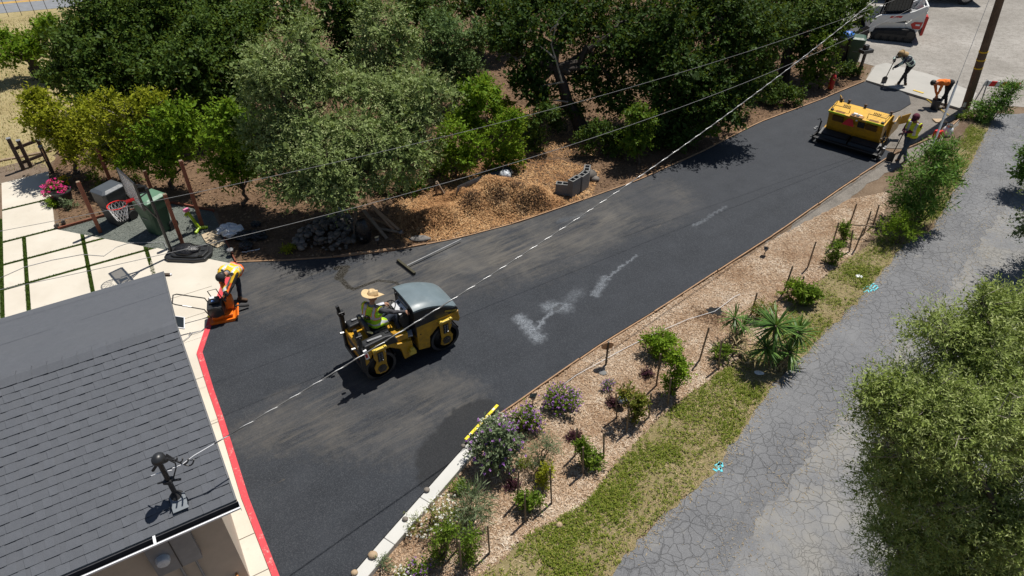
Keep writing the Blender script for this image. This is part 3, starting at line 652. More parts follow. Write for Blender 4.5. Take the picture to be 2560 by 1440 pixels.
# form boards along the drive: each board a thing
def boards(pxs, side, name, labf, group, z=.055):
    pts = [G(*p)[:2] for p in pxs]; seg = [np.linalg.norm(np.subtract(pts[i+1], pts[i])) for i in range(len(pts)-1)]; tot = sum(seg)
    def at(s):
        s = min(max(s, 0), tot-1e-6); i = 0
        while s > seg[i]: s -= seg[i]; i += 1
        a, b = np.array(pts[i]), np.array(pts[i+1]); return a+(b-a)*s/seg[i]
    n = max(1, round(tot/2.6)); g = H(len(pxs))
    for i in range(n):
        s0_, s1_ = tot*i/n, tot*(i+1)/n; k = 4; mb = MB(); off = (.03+(i % 2)*.014)*side
        P_ = [at(s0_+(s1_-s0_)*j/k+(.012 if j == 0 else -.012 if j == k else 0)) for j in range(k+1)]
        L_, R_ = [], []
        for j, p in enumerate(P_):
            d = P_[min(j+1, k)]-P_[max(j-1, 0)]; d = d/np.linalg.norm(d); nn = np.array([-d[1], d[0]]); L_.append(p+nn*(off+.016*side)); R_.append(p+nn*(off-.016*side))
        poly = ccw([tuple(q) for q in L_+R_[::-1]]); zt = z+.014+g.random()*.012
        mb.prism(poly, -.02, zt).build(name, MT['wood'], bevel=.004, **tagd(labf(i, n), 'board', group))
NUM = ['first', 'second', 'third', 'fourth', 'fifth', 'sixth', 'seventh', 'eighth', 'ninth', 'tenth', 'eleventh', 'twelfth']
boards(DL, 1, 'form_board', lambda i, n: 'wooden form board along the woodland, %s from the red strip' % NUM[i], 'form boards along the woodland edge')
boards([(2412, 284), (2360, 331)]+DR[:9], 1, 'form_board', lambda i, n: 'wooden form board along the planting bed, %s from the utility pole' % NUM[i], 'form boards along the planting bed')
MB().beam(G(852, 640, .05), G(985, 622, .05), .10, .05).build('loose_plank', MT['wood'], bevel=.004, **tagd('loose pale plank lying on the form board below the stone pile', 'plank'))
# white kerb wall with pebbles
kw = [(1233, 1042), (1160, 1118), (1050, 1243), (960, 1345), (880, 1438), (765, 1572)]
kl = [np.array(p) for p in pxpoly(kw, .16)]
kerb = thing('kerb', 'whitish concrete kerb between drive and planting bed', 'kerb', (*kl[2], 0))
cutpts = []
for i in range(len(kl)-1):
    a, b = kl[i], kl[i+1]; k = max(1, round(np.linalg.norm(b-a)/1.15))
    for j in range(k): cutpts.append((a+(b-a)*j/k, a+(b-a)*(j+1)/k))
for a, b in cutpts:
    d = (b-a)/np.linalg.norm(b-a); n_ = np.array([-d[1], d[0]]); a2, b2 = a+d*.005, b-d*.005
    q = [tuple(x-kl[2]) for x in (a2, b2, b2+n_*.24, a2+n_*.24)]
    MB().prism(ccw(q), -.02, .16+H(int(abs(a[0]*1000))).random()*.012).build('kerb_block', M_kerb, kerb, bevel=.012)
for (u, v, r, lab) in ((1158, 1114, .05, 'small grey pebble on the kerb beside the lavender bush'), (1067, 1224, .06, 'grey brown cobble on the kerb, nearest below the lavender bush'), (1013, 1297, .055, 'small brown cobble on the kerb beside the white flowers'), (932, 1387, .085, 'largest round tan cobble on the kerb'), (886, 1431, .06, 'tan cobble on the kerb at the bottom edge of the view')):
    MB().ell((0, 0, 0), (r, r*.85, r*.6), 14, 9, jit=.06, seed=u).build('cobble', MT['rock_tan'] if v > 1300 else MT['rock'], smooth='all', loc=G(u, v, .17+r*.5), **tagd(lab, 'stone', 'cobbles on the kerb'))
lv = thing('spirit_level', 'long yellow spirit level lying on the end of the kerb', 'level', G(1205, 1055, .2), math.atan2(*(G(1237, 1020, .2)-G(1172, 1090, .2))[1::-1]))
MB().box((0, 0, 0), (1.1, .06, .03)).build('body', mat('yellow level paint', (.75, .60, .01), .4, .06), lv, bevel=.004)
for x in (-.4, 0, .4): MB().box((x, 0, .003), (.07, .035, .03)).build('vial', MT['whitepl'], lv)

# ------------------------------------------------------------------ loose ground cover
g = H(11); q = sample(BED, 62000, 12); bits('mulch_chips', q, .030, .050, .013, MT['chips'], .35, 12)
q = sample(WEED, 16000, 13); 
from math import sin
keep = (np.sin(q[:, 0]*1.7+1)*np.sin(q[:, 1]*1.3)+g.random(len(q))*1.4) > .18
def patch(pts, n, spread, seed):
    g = H(seed); i = g.integers(0, len(pts), n); return pts[i]+g.normal(size=(n, 2))*spread
wq = q[keep]; wp = patch(wq[:520], 30000, .16, 14); wp = wp[inside(wp, WEED)]; wp = wp[(np.sin(wp[:, 0]*2.3+1.7*np.sin(wp[:, 1]*1.9))*np.sin(wp[:, 1]*2.1+1.2)+H(77).random(len(wp))*1.3) > .15]; wp = wp[H(78).permutation(len(wp))]
n_ = len(wp)//3
def weedleaf(name, pts, z, m, seed, size=(.05, .025)):
    o = np.column_stack([pts, np.full(len(pts), z)]); u = np.tile(V(0, 0, 1), (len(pts), 1)); v, f, val = leaves(o, u, size, 4, .05, 0, 1.6, seed, 1.2)
    return put(name, rawmesh(name, v, f, val, m), kind='stuff')
weedleaf('weeds', wp[:14000], .028, MT['weed'], 15, (.045, .018)); blades('weed_grass', wp[14000:], .024, .065, .009, MT['weed'], 1.4, 16)
edge = dense(LANE[1:17], .05, .0, 3, closed=False); e = np.array(edge); e = np.repeat(e, 12, 0)+H(17).normal(size=(len(e)*12, 2))*.13
bits('lane_straw', e, .026, .045, .007, MT['straw'], .3, 17)
sq = sample(WEED, 9000, 18); bits('weed_straw', sq, .026, .07, .009, MT['straw'], .4, 18)
ws = patch(np.array(dense(WEAR[:11], .05, 0, 4, False)), 3000, .30, 19); bits('shoulder_straw', ws, .028, .035, .006, MT['straw'], .25, 19)
FL = pxpoly([(150, 560), (330, 515), (430, 505), (540, 525), (600, 640), (760, 645), (985, 625), (1150, 592), (1300, 552), (1450, 500), (1600, 445), (1750, 378), (1900, 300), (2050, 245), (2150, 200), (2060, 130), (1500, 100), (1100, 100), (700, 250), (300, 330), (140, 420)])
bits('leaf_litter', sample(FL, 26000, 20), .007, .075, .04, MT['litter'], .35, 20)
bits('spread_chips', np.concatenate([sample(pxpoly([(1000, 470), (960, 560), (1010, 612), (1150, 594), (1300, 552), (1480, 492), (1500, 430), (1400, 400), (1250, 400)]), 19000, 21), sample(pxpoly([(1230, 250), (1180, 420), (1320, 400), (1500, 390), (1420, 300)]), 6000, 22)]), .009, .065, .017, MT['chips_fresh'], .4, 21)
FD = pxpoly([(-60, 440), (120, 420), (160, 330), (330, 250), (300, 120), (500, 60), (420, 0), (-60, 60)])
blades('field_grass', sample(FD, 16000, 23), .004, .11, .02, MT['drygrass'], 1.3, 23)
MB().box((0, 0, 0), (2.6, .10, .05)).build('timber_border', MT['wood_old'], loc=tuple(G(20, 398, .03)), **tagd('weathered timber border across the garden path', 'timber')).rotation_euler[2] = R(28)
sheet('garden_path', pxpoly([(-80, 440), (0, 418), (60, 405), (112, 412), (122, 431), (0, 462), (-80, 480)]), .012, soil_mat('trodden path', (.17, .125, .09), (.24, .185, .14), (.30, .25, .2)), jit=.04)
# a small crumpled black patch among the chips
hp = G(1787, 778, .036); mb = MB(); n = 18; g = H(3)
rr = [.17*(.75+.5*g.random()) for _ in range(n)]
ring = lambda k, z: [(rr[i]*1.25*k*math.cos(i*6.283/n), rr[i]*.9*k*math.sin(i*6.283/n), z+g.random()*.02) for i in range(n)]
mb.add(ring(1, 0)+ring(.6, .012)+[(0, 0, .02)], [(i, (i+1) % n, n+(i+1) % n, n+i) for i in range(n)]+[(n+i, n+(i+1) % n, 2*n) for i in range(n)])
mb.build('black_patch', mat('matt black patch', (.008, .008, .008), .95, .1), loc=hp, **tagd('small black patch of cloth showing in the mulch under the white rope', 'cloth'))  # only a matt black patch among the chips
bits('spoil', patch(np.array([G(1760, 790)[:2], G(1800, 800)[:2]]), 500, .16, 30), .034, .04, .02, MT['litter'], .4, 30)
# ------------------------------------------------------------------ house
HD = R(30.6); HN = G(590, 1250, 2.7); HS = 6.12; HL = 9.5; HR = .95          # near eave corner, span, length, rise
hx = -V(math.cos(HD), math.sin(HD), 0); hy = V(-math.sin(HD), math.cos(HD), 0)   # along the ridge away from the gable; across the house
house = thing('house', 'single storey house with charcoal shingle roof and beige walls', 'house', (HN[0], HN[1], 0), HD+math.pi)
# local frame: +x runs along the ridge away from the gable end, -y runs from the near eave to the far eave
sl_ = math.hypot(HS/2, HR); an = math.atan2(HR, HS/2)
def shingle_mat():
    m, t, bs, o = newmat('charcoal shingle'); P = coords(t)
    oi = _n(t, 'ShaderNodeObjectInfo')
    k = mixc(t, ramp(t, noise(t, P, 7, 5, .7), (.3, 0.), (.7, 1.)), (.074, .080, .093), (.092, .098, .112))
    k = mixc(t, ramp(t, noise(t, P, 220, 2, .8), (.4, 0.), (.75, .7)), k, (.17, .18, .20))
    k = mixc(t, ramp(t, noise(t, P, .9, 4), (.4, 0.), (.7, .3)), k, (.115, .12, .13))
    f = math_(t, 'MULTIPLY_ADD', oi.outputs['Random'], .10); f.node.inputs[2].default_value = .95
    cc = _n(t, 'ShaderNodeCombineColor'); [t.links.new(f, cc.inputs[i]) for i in range(3)]
    k = mixc(t, 1., k, cc.outputs[0], 'MULTIPLY')
    t.links.new(k, bs.inputs['Base Color']); bs.inputs['Roughness'].default_value = .9; bs.inputs['Specular IOR Level'].default_value = .25
    bump(t, bs, noise(t, P, 150, 3, .8), .5, .006); return m
M_sh = shingle_mat()
NC = 23; ex = sl_/NC
def slope_pt(x, s, h=0, far=False):
    """x along ridge, s up the slope from the eave, h above it"""
    y = s*math.cos(an)-h*math.sin(an); z = 2.7+s*math.sin(an)+h*math.cos(an)
    return (x, -y if not far else -(HS-y), z)
roof = MB()
for far in (False, True):
    for c in range(NC):
        s0_, s1_ = c*ex, (c+1)*ex+.001; h0, h1 = .012, .002
        a = [slope_pt(0, s0_, h0, far), slope_pt(HL, s0_, h0, far), slope_pt(HL, s1_, h1, far), slope_pt(0, s1_, h1, far), slope_pt(0, s0_, 0, far), slope_pt(HL, s0_, 0, far)]
        roof.add(a, [(0, 1, 2, 3) if not far else (3, 2, 1, 0), (4, 5, 1, 0) if not far else (0, 1, 5, 4)])
rdk = MB()
T_ = lambda x, y, z: (x, y, z)
prof = [(0, 2.7), (-HS/2, 2.7+HR), (-HS, 2.7), (-HS, 2.58), (-HS/2, 2.7+HR-.13), (0, 2.58)]
rdk.add([(x, y, z-.004) for x in (0.005, HL) for y, z in prof], [(0, 1, 4, 5), (1, 2, 3, 4), (11, 10, 7, 6), (10, 9, 8, 7), (5, 4, 10, 11), (4, 3, 9, 10), (0, 5, 11, 6), (2, 8, 9, 3), (1, 0, 6, 7), (2, 1, 7, 8)])
roof_o = rdk.build('roof', mat('roof underlay', (.30, .29, .27), .8), house)
roof.build('shingle_courses', M_sh, roof_o)
g = H(21); tabs = []
for c in range(NC):
    x = .02-.14*c % .27+(g.random()-.5)*.06
    while x < HL-.3:
        wd = .105+.085*g.random(); p = .215+.11*g.random()
        if x > 0.01: tabs.append((x, c, wd))
        x += p
# shingles proud of the course: the 300 nearest the camera are pieces of their own, the rest one mass
def tabworld(x, c):
    q = slope_pt(x, c*ex); return V(HN[0], HN[1], 0)+hx*q[0]+hy*(-q[1])+V(0, 0, q[2])
def score(tb):
    P_ = tabworld(tb[0]+.08, tb[1]); z = P_[1]*math.cos(PITCH)-(P_[2]-CH)*math.sin(PITCH); yc = -P_[1]*math.sin(PITCH)-(P_[2]-CH)*math.cos(PITCH)
    u, v = 1280+F*P_[0]/z, 720+F*yc/z; return (0 if (u > -20 and v < 1460) else 100)+z
tabs.sort(key=score)
def tabmesh(wd, tw):
    lo, hi = (ex*.98), .016
    v = [(-wd/2, -.004, .0), (wd/2, -.004, .0), (wd/2+tw*.012, -.004, hi), (-wd/2-tw*.008, -.004, hi+tw*.004), (wd/2*.98, lo, .005), (-wd/2*.98, lo, .005), (wd/2, lo, 0), (-wd/2, lo, 0)]
    mb = MB(); mb.add(v, [(0, 1, 2, 3), (3, 2, 4, 5), (1, 6, 4, 2), (0, 3, 5, 7)]); me = mb.mesh('shingle'); me.materials.append(M_sh); return me
kinds = [(wd, tabmesh(wd, t_)) for wd in (.11, .13, .15, .17, .19) for t_ in (0, 1, -1)]
Qx = Matrix(((1, 0, 0), (0, -math.cos(an), -math.sin(an)), (0, math.sin(an), -math.cos(an)))).to_4x4()
# tab frame: x along ridge, y up the slope, z out of it
Qt = Matrix(((1, 0, 0, 0), (0, -math.cos(an), -math.sin(an), 0), (0, math.sin(an), math.cos(an), 0), (0, 0, 0, 1)))
Qn = np.array(Qt)[:3, :3]; Qn[:, 2] = [0, math.sin(an), math.cos(an)]; Qn[:, 1] = [0, -math.cos(an), math.sin(an)]
rest = MB()
for i, (x, c, wd) in enumerate(tabs):
    p = np.array(slope_pt(x+wd/2, c*ex, .002)); j = min(range(len(kinds)), key=lambda q: abs(kinds[q][0]-wd)+.004*((q+i) % 3))
    if i < 298:
        o = put('shingle', kinds[j][1], roof_o); M4 = Matrix(Qn.tolist()).to_4x4(); M4.translation = Vector(p); o.matrix_local = M4
    else:
        me = kinds[j][1]; rest.add([p+Qn@np.array(v.co) for v in me.vertices], [tuple(q.vertices) for q in me.polygons])
rest.build('more_shingles', M_sh, roof_o, kind='stuff')
n = int(HL/.205)
for i in range(n):
    x = i*.205; mb = MB(); lift = .012
    A = [slope_pt(x, sl_-.15, .014+lift), slope_pt(x+.24, sl_-.15, .012), slope_pt(x+.24, sl_, .016), slope_pt(x, sl_, .018+lift)]
    B_ = [slope_pt(x, sl_-.15, .014+lift, True), slope_pt(x+.24, sl_-.15, .012, True)]
    lo = [slope_pt(x, sl_-.15, .004), slope_pt(x+.24, sl_-.15, .004), slope_pt(x, sl_-.15, .004, True), slope_pt(x+.24, sl_-.15, .004, True)]
    mb.add(A+B_+lo, [(0, 1, 2, 3), (3, 2, 5, 4), (6, 7, 1, 0), (8, 4, 5, 9), (6, 0, 3), (3, 4, 8)]); mb.build('ridge_cap', M_sh, roof_o)
# gutter on the near eave, drip edges
gut = MB(); prof = [(.02, 2.69), (.02, 2.585), (.05, 2.575), (.075, 2.585), (.155, 2.69), (.155, 2.70), (.145, 2.70), (.07, 2.60), (.05, 2.59), (.034, 2.60), (.034, 2.69)]
gut.prism([(y, z) for y, z in prof], -.02, HL, T=lambda x, y, z: (z, x, y)); gut.build('gutter', mat('dark gutter inside', (.035, .036, .042), .7, .3, 8), roof_o); MB().box((HL/2-.01, .160, 2.692), (HL+.02, .008, .03)).box((HL/2-.01, .152, 2.703), (HL+.02, .024, .006)).build('gutter_lip', MT['whitepl'], roof_o); MB().box((-.024, .085, 2.66), (.006, .14, .07)).build('gutter_end', MT['whitepl'], roof_o)
MB().box((HL/2, .055, 2.60), (HL, .03, .004)).build('gutter_shade', mat('dark gutter shade', (.03, .03, .034), .9, .3), roof_o)  # dark strip stands in for the shade along the gutter bottom
for x in (1.08, 3.02, 4.96): MB().box((x, .08, 2.70), (.035, .17, .006)).build('gutter_strap', MT['whitepl'], roof_o)
for far in (False, True):
    mb = MB(); mb.add([slope_pt(x, s, h, far) for x in (-.010, 0.012) for s in (0, sl_) for h in (-.05, .016)], [(0, 2, 3, 1), (4, 5, 7, 6), (1, 3, 7, 5), (0, 4, 6, 2), (0, 1, 5, 4), (2, 6, 7, 3)]); mb.build('drip_edge', mat('charcoal drip edge', (.12, .125, .135), .6), roof_o)
MB().box((HL/2, -HS-.012, 2.655), (HL, .02, .09)).build('fascia', MT['whitepl'], roof_o)
# walls
M_wall = mat('beige stucco', (.47, .40, .32), .95, .06, 4, bmp=.4, bscale=90)
ov = .42; gv = .30
wl = MB(); wl.prism([(gv, -ov), (HL, -ov), (HL, -HS+ov), (gv, -HS+ov)][::-1], 0, 2.62); wl.build('wall', M_wall, house)
gb = MB(); gb.add([(gv+.002, -ov, 2.60), (gv+.002, -HS+ov, 2.60), (gv+.002, -HS+ov, 2.60+ov*.31), (gv+.002, -HS/2, 2.7+HR-.15), (gv+.002, -ov, 2.60+ov*.31)], [(0, 4, 3, 2, 1)]); gb.build('gable', M_wall, house)
pn = thing('meter_panel', 'grey electric meter panel on the shaded house wall', 'panel', (0, 0, 0)); pn.parent = house; del pn['category'], pn['label']; pn.location = (1.05, -ov+.06, 1.75)
MB().box((0, 0, 0), (.62, .12, .72)).build('cabinet', MT['grey'], pn, bevel=.01)
MB().box((-.02, .066, .0), (.012, .01, .68)).build('seam', MT['black'], pn)
MB().lathe([(.10, 0), (.10, .05), (.085, .09), (.06, .10)], 20, (.15, .06, .02), (0, 1, 0)).build('meter', MT['bagclear'], pn, smooth=True)
mb = MB(); mb.tube([(.02, 0, -.36), (.02, 0, -1.2)], .022, 8).tube([(-.2, 0, -.36), (-.2, 0, -1.6)], .018, 8); mb.build('conduit', MT['grey'], pn)
# service mast with weatherhead
mast = thing('service_mast', 'black electric service mast standing on the shingle roof', 'mast', (0, 0, 0))
bx = min((G(443, 1243, z) for z in np.arange(2.7, 3.6, .01)), key=lambda p: abs(p[2]-(2.7+((p-HN)@hy)*HR/(HS/2)))); loc = bx-V(0, 0, .02); mast.location = loc; mhh = PY(418, 1148, bx[1])[2]-loc[2]-.06
MB().tube([(0, 0, -.05), (0, 0, mhh)], .034, 12).build('pipe', MT['black'], mast, smooth=True)
mb = MB(); mb.ell((0, .015, mhh+.04), (.085, .10, .085), 14, 9).capsule((0, 0, mhh), (.05, .06, mhh-.03), .05, .045); mb.build('weatherhead', MT['plastic'], mast, smooth='all')
MB().lathe([(.12, .0), (.10, .03), (.05, .10), (.04, .12)], 16, (0, 0, .02)).build('boot', MT['rubber'], mast, smooth=True)
MB().box((.07, -.10, .045), (.20, .24, .012), R(30), rx=R(17)).build('flashing', mat('galvanised flashing', (.17, .19, .21), .5, .12, 6, metal=.4), mast)
mb = MB(); mb.box((0, 0, mhh*.5), (.11, .11, .05)).tube([(.04, 0, mhh*.5), (.16, .02, mhh*.5)], .018, 6).tube([(-.05, -.02, mhh*.5), (-.14, -.03, mhh*.47)], .014, 6); mb.build('clamp', MT['black'], mast)
gg = H(4); mb = MB()
for i in range(4):
    r_ = .10+.035*i; pts = [V(.06, .05, mhh+.02)+V(r_*1.6*t_, .06*math.sin(3*t_)+.02*i, -.75*r_*1.7*math.sin(math.pi*t_)+.0-.10*t_*i*.4) for t_ in np.linspace(0, 1, 10)]
    mb.tube(pts, .011, 5)
mb.tube([V(.1, .03, mhh+.03), V(.16, .06, mhh-.1), V(.13, .08, mhh-.22), V(.05, .05, mhh*.5)], .01, 5).tube([V(-.02, -.02, mhh-.02), V(-.10, -.05, mhh-.12)], .02, 6)
mb.build('drip_loops', MT['cable'], mast)
MB().tube([V(.10, .05, mhh-.2), V(.22, .10, mhh-.18), V(.36, .2, mhh-.12), V(.60, .34, mhh-.05)], .008, 5).tube([V(-.20, .0, mhh-.3), V(-.1, 0, mhh-.25), V(.1, .02, mhh-.2)], .008, 5).build('neutral_wire', MT['whitepl'], mast)
# wall lamps and sensors
fl = thing('flood_light', 'white framed solar flood light on the gable beside the ridge', 'lamp', G(447, 806, 3.0), R(30))
MB().box((0, 0, 0), (.20, .24, .03), rx=R(25), ry=R(35)).build('frame', MT['whitepl'], fl, bevel=.006)
MB().box((.009, -.007, .017), (.155, .195, .012), rx=R(25), ry=R(35)).build('panel', MT['glass'], fl)
MB().tube([(-.03, 0, -.02), (-.25, .05, -.12)], .02, 8).build('arm', MT['whitepl'], fl)
sc_ = thing('wall_lamp', 'small dark lamp at the far gable corner of the roof', 'lamp', G(414, 687, 2.5), R(20))
MB().box((0, 0, 0), (.16, .07, .05), ry=R(15)).build('head', MT['brown'], sc_, bevel=.008); MB().tube([(-.08, 0, 0), (-.25, .05, .03)], .02, 6).build('arm', MT['brown'], sc_)
MB().box((.09, 0, -.02), (.04, .05, .03)).build('lens', MT['whitepl'], sc_)
# lumber stacked along the gable wall
for i in range(6):
    b0 = G(548+i*1.5, 1310, .1+.07*i); off = hx*.03*i
    MB().beam(b0, b0-hy*1.6-V(0, 0, 0), .04, .09).build('lumber_board', mat('orange cedar', (.42, .17, .045), .7, .25, 8, rnd=.2), bevel=.004, **tagd('orange cedar board stacked on edge along the house corner, %s from the ground' % NUM[i], 'board', 'cedar boards at the house corner'))
# ------------------------------------------------------------------ trees
bk, bd = MT['bark'], MT['bark_dark']
tw = [G(105, 195), G(105, 195)+V(-.15, 0, .5), PY(88, 168, G(105, 195)[1]), PY(72, 140, G(105, 195)[1])]
t1 = tree('garden_tree', 'small twisted tree standing alone in the dry field', (105, 195), [(60, 115, 38), (108, 88, 22, .4), (8, 100, 36), (25, 142, 26, -.5), (95, 130, 24, -.3), (122, 62, 11)], MT['bright'], bd, (.11, .06), 8, 60, .4, tr=.2, seed=11, trunk=tw, k=7)
tree('oak_tree', 'dense dark oak at the left, nearest the dry field', (235, 300), [(200, 150, 80), (270, 80, 95, 1), (330, 180, 90), (230, 225, 60, -1), (225, 90, 45, .5), (330, 60, 90, 2), (290, 240, 60, -.6), (150, 185, 38, .3), (290, 20, 60, 2), (185, 120, 40, .4)], MT['oak'], bd, (.115, .07), 8, 75, .4, tr=.25, seed=12, k=10, fork=.4)
tree('oak_tree', 'dense dark oak behind the yellow green shrubs, right of the leftmost oak', (490, 320), [(470, 120, 100), (560, 190, 80), (430, 220, 85, -.5), (520, 60, 100, 1.5), (600, 110, 60, .5), (400, 60, 85, 2), (480, 270, 70, -1), (560, 265, 60, -.5), (390, 150, 70, .5), (450, 0, 90, 2.5), (610, 40, 70, 2), (620, 190, 45, .2)], MT['oak'], bd, (.115, .07), 8, 75, .4, tr=.25, seed=13, k=10, fork=.4)
tree('dark_tree', 'dark tree at the top edge behind the pale drooping tree', (800, 205), [(820, 30, 60), (700, 15, 60, 1), (880, 95, 45), (640, 50, 45, .5), (760, 80, 50, .5), (900, 20, 50, 1), (860, 170, 50, -.5), (1040, 40, 60, 1)], MT['oak2'], bd, (.13, .08), 8, 55, .4, tr=.2, seed=14, k=9)
tree('dark_tree', 'dark tree filling the gap above the mown path', (1200, 150), [(1200, 10, 60, 1), (1290, 20, 60, 1), (1080, 10, 60, 1.5), (1250, 80, 40)], MT['oak2'], bd, (.13, .08), 8, 55, .4, tr=.2, seed=15, k=9)
tree('pale_tree', 'slender silvery tree rising behind the big drooping tree', (965, 335), [(950, 50, 52), (945, 115, 58, -.2), (985, 175, 55, -.4), (1000, 100, 45, .2), (920, 170, 40, 0)], MT['olive'], bk, (.10, .035), 9, 100, .45, .35, tr=.1, seed=16, k=10)
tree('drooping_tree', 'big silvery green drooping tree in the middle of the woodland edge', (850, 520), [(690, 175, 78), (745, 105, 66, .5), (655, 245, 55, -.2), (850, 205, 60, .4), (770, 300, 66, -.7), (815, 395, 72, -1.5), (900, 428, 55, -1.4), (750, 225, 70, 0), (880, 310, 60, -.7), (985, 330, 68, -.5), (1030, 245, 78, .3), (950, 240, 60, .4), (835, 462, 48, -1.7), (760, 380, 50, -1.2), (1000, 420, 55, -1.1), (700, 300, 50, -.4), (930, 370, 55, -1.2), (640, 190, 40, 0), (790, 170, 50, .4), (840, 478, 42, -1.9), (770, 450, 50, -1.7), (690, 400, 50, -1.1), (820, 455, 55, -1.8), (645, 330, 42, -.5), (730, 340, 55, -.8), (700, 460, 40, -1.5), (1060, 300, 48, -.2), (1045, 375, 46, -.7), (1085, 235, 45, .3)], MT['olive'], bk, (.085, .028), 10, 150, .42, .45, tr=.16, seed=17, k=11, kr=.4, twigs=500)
tree('greygreen_tree', 'rounded grey green tree left of the shaded path', (1140, 265), [(1130, 110, 58), (1172, 165, 42, -.2), (1100, 60, 45, .5), (1110, 185, 50, -.3), (1185, 95, 36, .2), (1160, 215, 36, -.4), (1075, 140, 45, .2)], MT['greygreen'], bk, (.085, .045), 9, 110, .35, tr=.09, seed=18, k=10)
tree('leaning_oak', 'dark leaning oak right of the shaded path with bare grey limbs', (1455, 330), [(1290, 60, 66, 1.2), (1395, 60, 76, 1.2), (1345, 150, 45, .3), (1520, 105, 76, .6), (1470, 190, 50, .3), (1600, 60, 80, 1), (1545, 225, 62, .2), (1260, 120, 36, 1), (1340, 10, 66, 2), (1470, 10, 80, 2), (1340, 230, 36, -.2), (1580, 150, 60, .5), (1300, 190, 36, .2)], MT['oak2'], bd, (.11, .07), 8, 66, .4, tr=.2, seed=19, k=9, fork=.5, trunk=[G(1455, 330), PY(1442, 290, G(1455, 330)[1]), PY(1418, 255, G(1455, 330)[1]), PY(1405, 205, G(1455, 330)[1]), PY(1385, 160, G(1455, 330)[1])])
tree('oak_tree', 'dark oak overhanging the drive left of the paver', (1690, 355), [(1690, 75, 80, .6), (1785, 60, 95, .8), (1705, 185, 78), (1800, 175, 76, .2), (1755, 262, 58, -.4), (1880, 100, 78, .6), (1660, 270, 50, -.3), (1650, 140, 60, .3), (1730, 0, 90, 2), (1850, 10, 90, 2), (1640, 200, 50, 0), (1850, 220, 45, 0), (1810, 285, 36, -.7), (1700, 320, 40, -.5)], MT['oak2'], bd, (.11, .065), 8, 72, .4, tr=.24, seed=20, k=10, fork=.4)
tree('oak_tree', 'dark oak behind the far green bins', (1958, 200), [(1935, 40, 80, .5), (2010, 55, 62, .3), (2070, 30, 55, .5), (1995, 115, 36), (1900, 130, 50, .2), (2120, 10, 45, 1), (1960, 0, 80, 2), (2080, 75, 30, -.3), (2060, 95, 26, -.5), (1890, 190, 40, -.2)], MT['oak'], bd, (.11, .065), 8, 75, .4, tr=.2, seed=21, k=9, trunk=[G(1958, 200), PY(1966, 150, G(1958, 200)[1]), PY(1980, 75, G(1958, 200)[1])])
tree('young_tree', 'thin leafy sapling hiding the foot of the far green bins', (2052, 222), [(2050, 150, 26), (2062, 180, 22, -.1), (2030, 195, 22), (2045, 110, 22), (2015, 165, 22), (2075, 130, 18)], MT['mid'], bk, (.085, .045), 8, 80, .3, tr=.04, seed=22, k=6)
# small trees of the front row
tree('small_tree', 'yellow green small tree at the left end of the front row', (196, 432), [(110, 270, 42), (150, 330, 48), (205, 300, 50), (95, 310, 30), (180, 365, 36, -.2), (85, 250, 18)], MT['yellowgreen'], bk, (.085, .045), 9, 105, .32, tr=.06, seed=23, k=9, group='small trees of the front row')
tree('small_tree', 'yellow green small tree with a dead grey top behind the charcoal bin', (300, 452), [(270, 330, 56), (330, 290, 46), (250, 385, 42, -.2), (390, 262, 24), (310, 380, 46, -.2), (360, 260, 26), (270, 255, 18)], MT['yellowgreen'], bk, (.08, .042), 9, 105, .32, tr=.06, seed=24, k=9, group='small trees of the front row', twigs=260, twm=MT['bark_pale'])
tree('small_tree', 'fresh green small tree behind the faded green bin', (432, 472), [(420, 325, 50), (375, 350, 45), (455, 375, 46), (400, 400, 42, -.2), (440, 290, 32), (470, 330, 30), (345, 400, 30, -.1)], MT['bright'], bk, (.085, .048), 9, 110, .32, tr=.06, seed=25, k=9, group='small trees of the front row')
tree('small_tree', 'round bright green small tree at the right end of the front row', (613, 512), [(600, 335, 54), (560, 310, 36), (645, 370, 44), (600, 410, 46, -.1), (575, 285, 24), (545, 360, 40), (560, 420, 40, -.1), (640, 425, 34, -.1)], MT['bright'], bk, (.09, .05), 9, 110, .32, tr=.05, seed=26, k=9, group='small trees of the front row')
tree('sapling', 'thin bright sapling with a bare dark stem above the chip heap', (1223, 362), [(1232, 240, 26), (1238, 285, 22), (1205, 250, 24), (1215, 215, 18)], MT['bright'], bk, (.085, .045), 8, 110, .3, tr=.035, seed=27, k=7, group='bright saplings by the chip heap')
tree('sapling', 'tallest bright sapling beside the grey green tree', (1182, 385), [(1180, 230, 34), (1160, 295, 36), (1192, 325, 28), (1190, 270, 24)], MT['bright'], bk, (.085, .045), 8, 110, .3, tr=.04, seed=28, k=8, group='bright saplings by the chip heap')
tree('green_bush', 'loose green bush directly behind the chip heap', (1140, 440), [(1130, 335, 38), (1105, 385, 40), (1160, 395, 36), (1185, 360, 28), (1090, 430, 26)], MT['bright'], bk, (.075, .04), 9, 110, .3, tr=.04, seed=29, k=8, cat='bush')
tree('green_bush', 'loose green bush with yellow tips right of the chip heap', (1262, 425), [(1260, 335, 38), (1290, 300, 24), (1265, 380, 34), (1292, 392, 20), (1235, 400, 26)], MT['bright'], bk, (.075, .04), 9, 105, .3, tr=.04, seed=30, k=8, cat='bush')
tree('yellow_sapling', 'small yellowing sapling at the edge of the shaded path', (1268, 330), [(1262, 270, 18), (1285, 295, 20), (1300, 310, 12)], MT['yellowgreen'], bk, (.085, .05), 7, 90, .25, tr=.025, seed=31, k=6)
tree('young_tree', 'drooping young green tree on the drive edge below the leaning oak', (1597, 412), [(1603, 305, 24), (1582, 335, 24), (1612, 345, 22), (1590, 290, 22), (1575, 370, 18)], MT['mid'], bk, (.08, .04), 9, 100, .32, .3, tr=.03, seed=32, k=7)
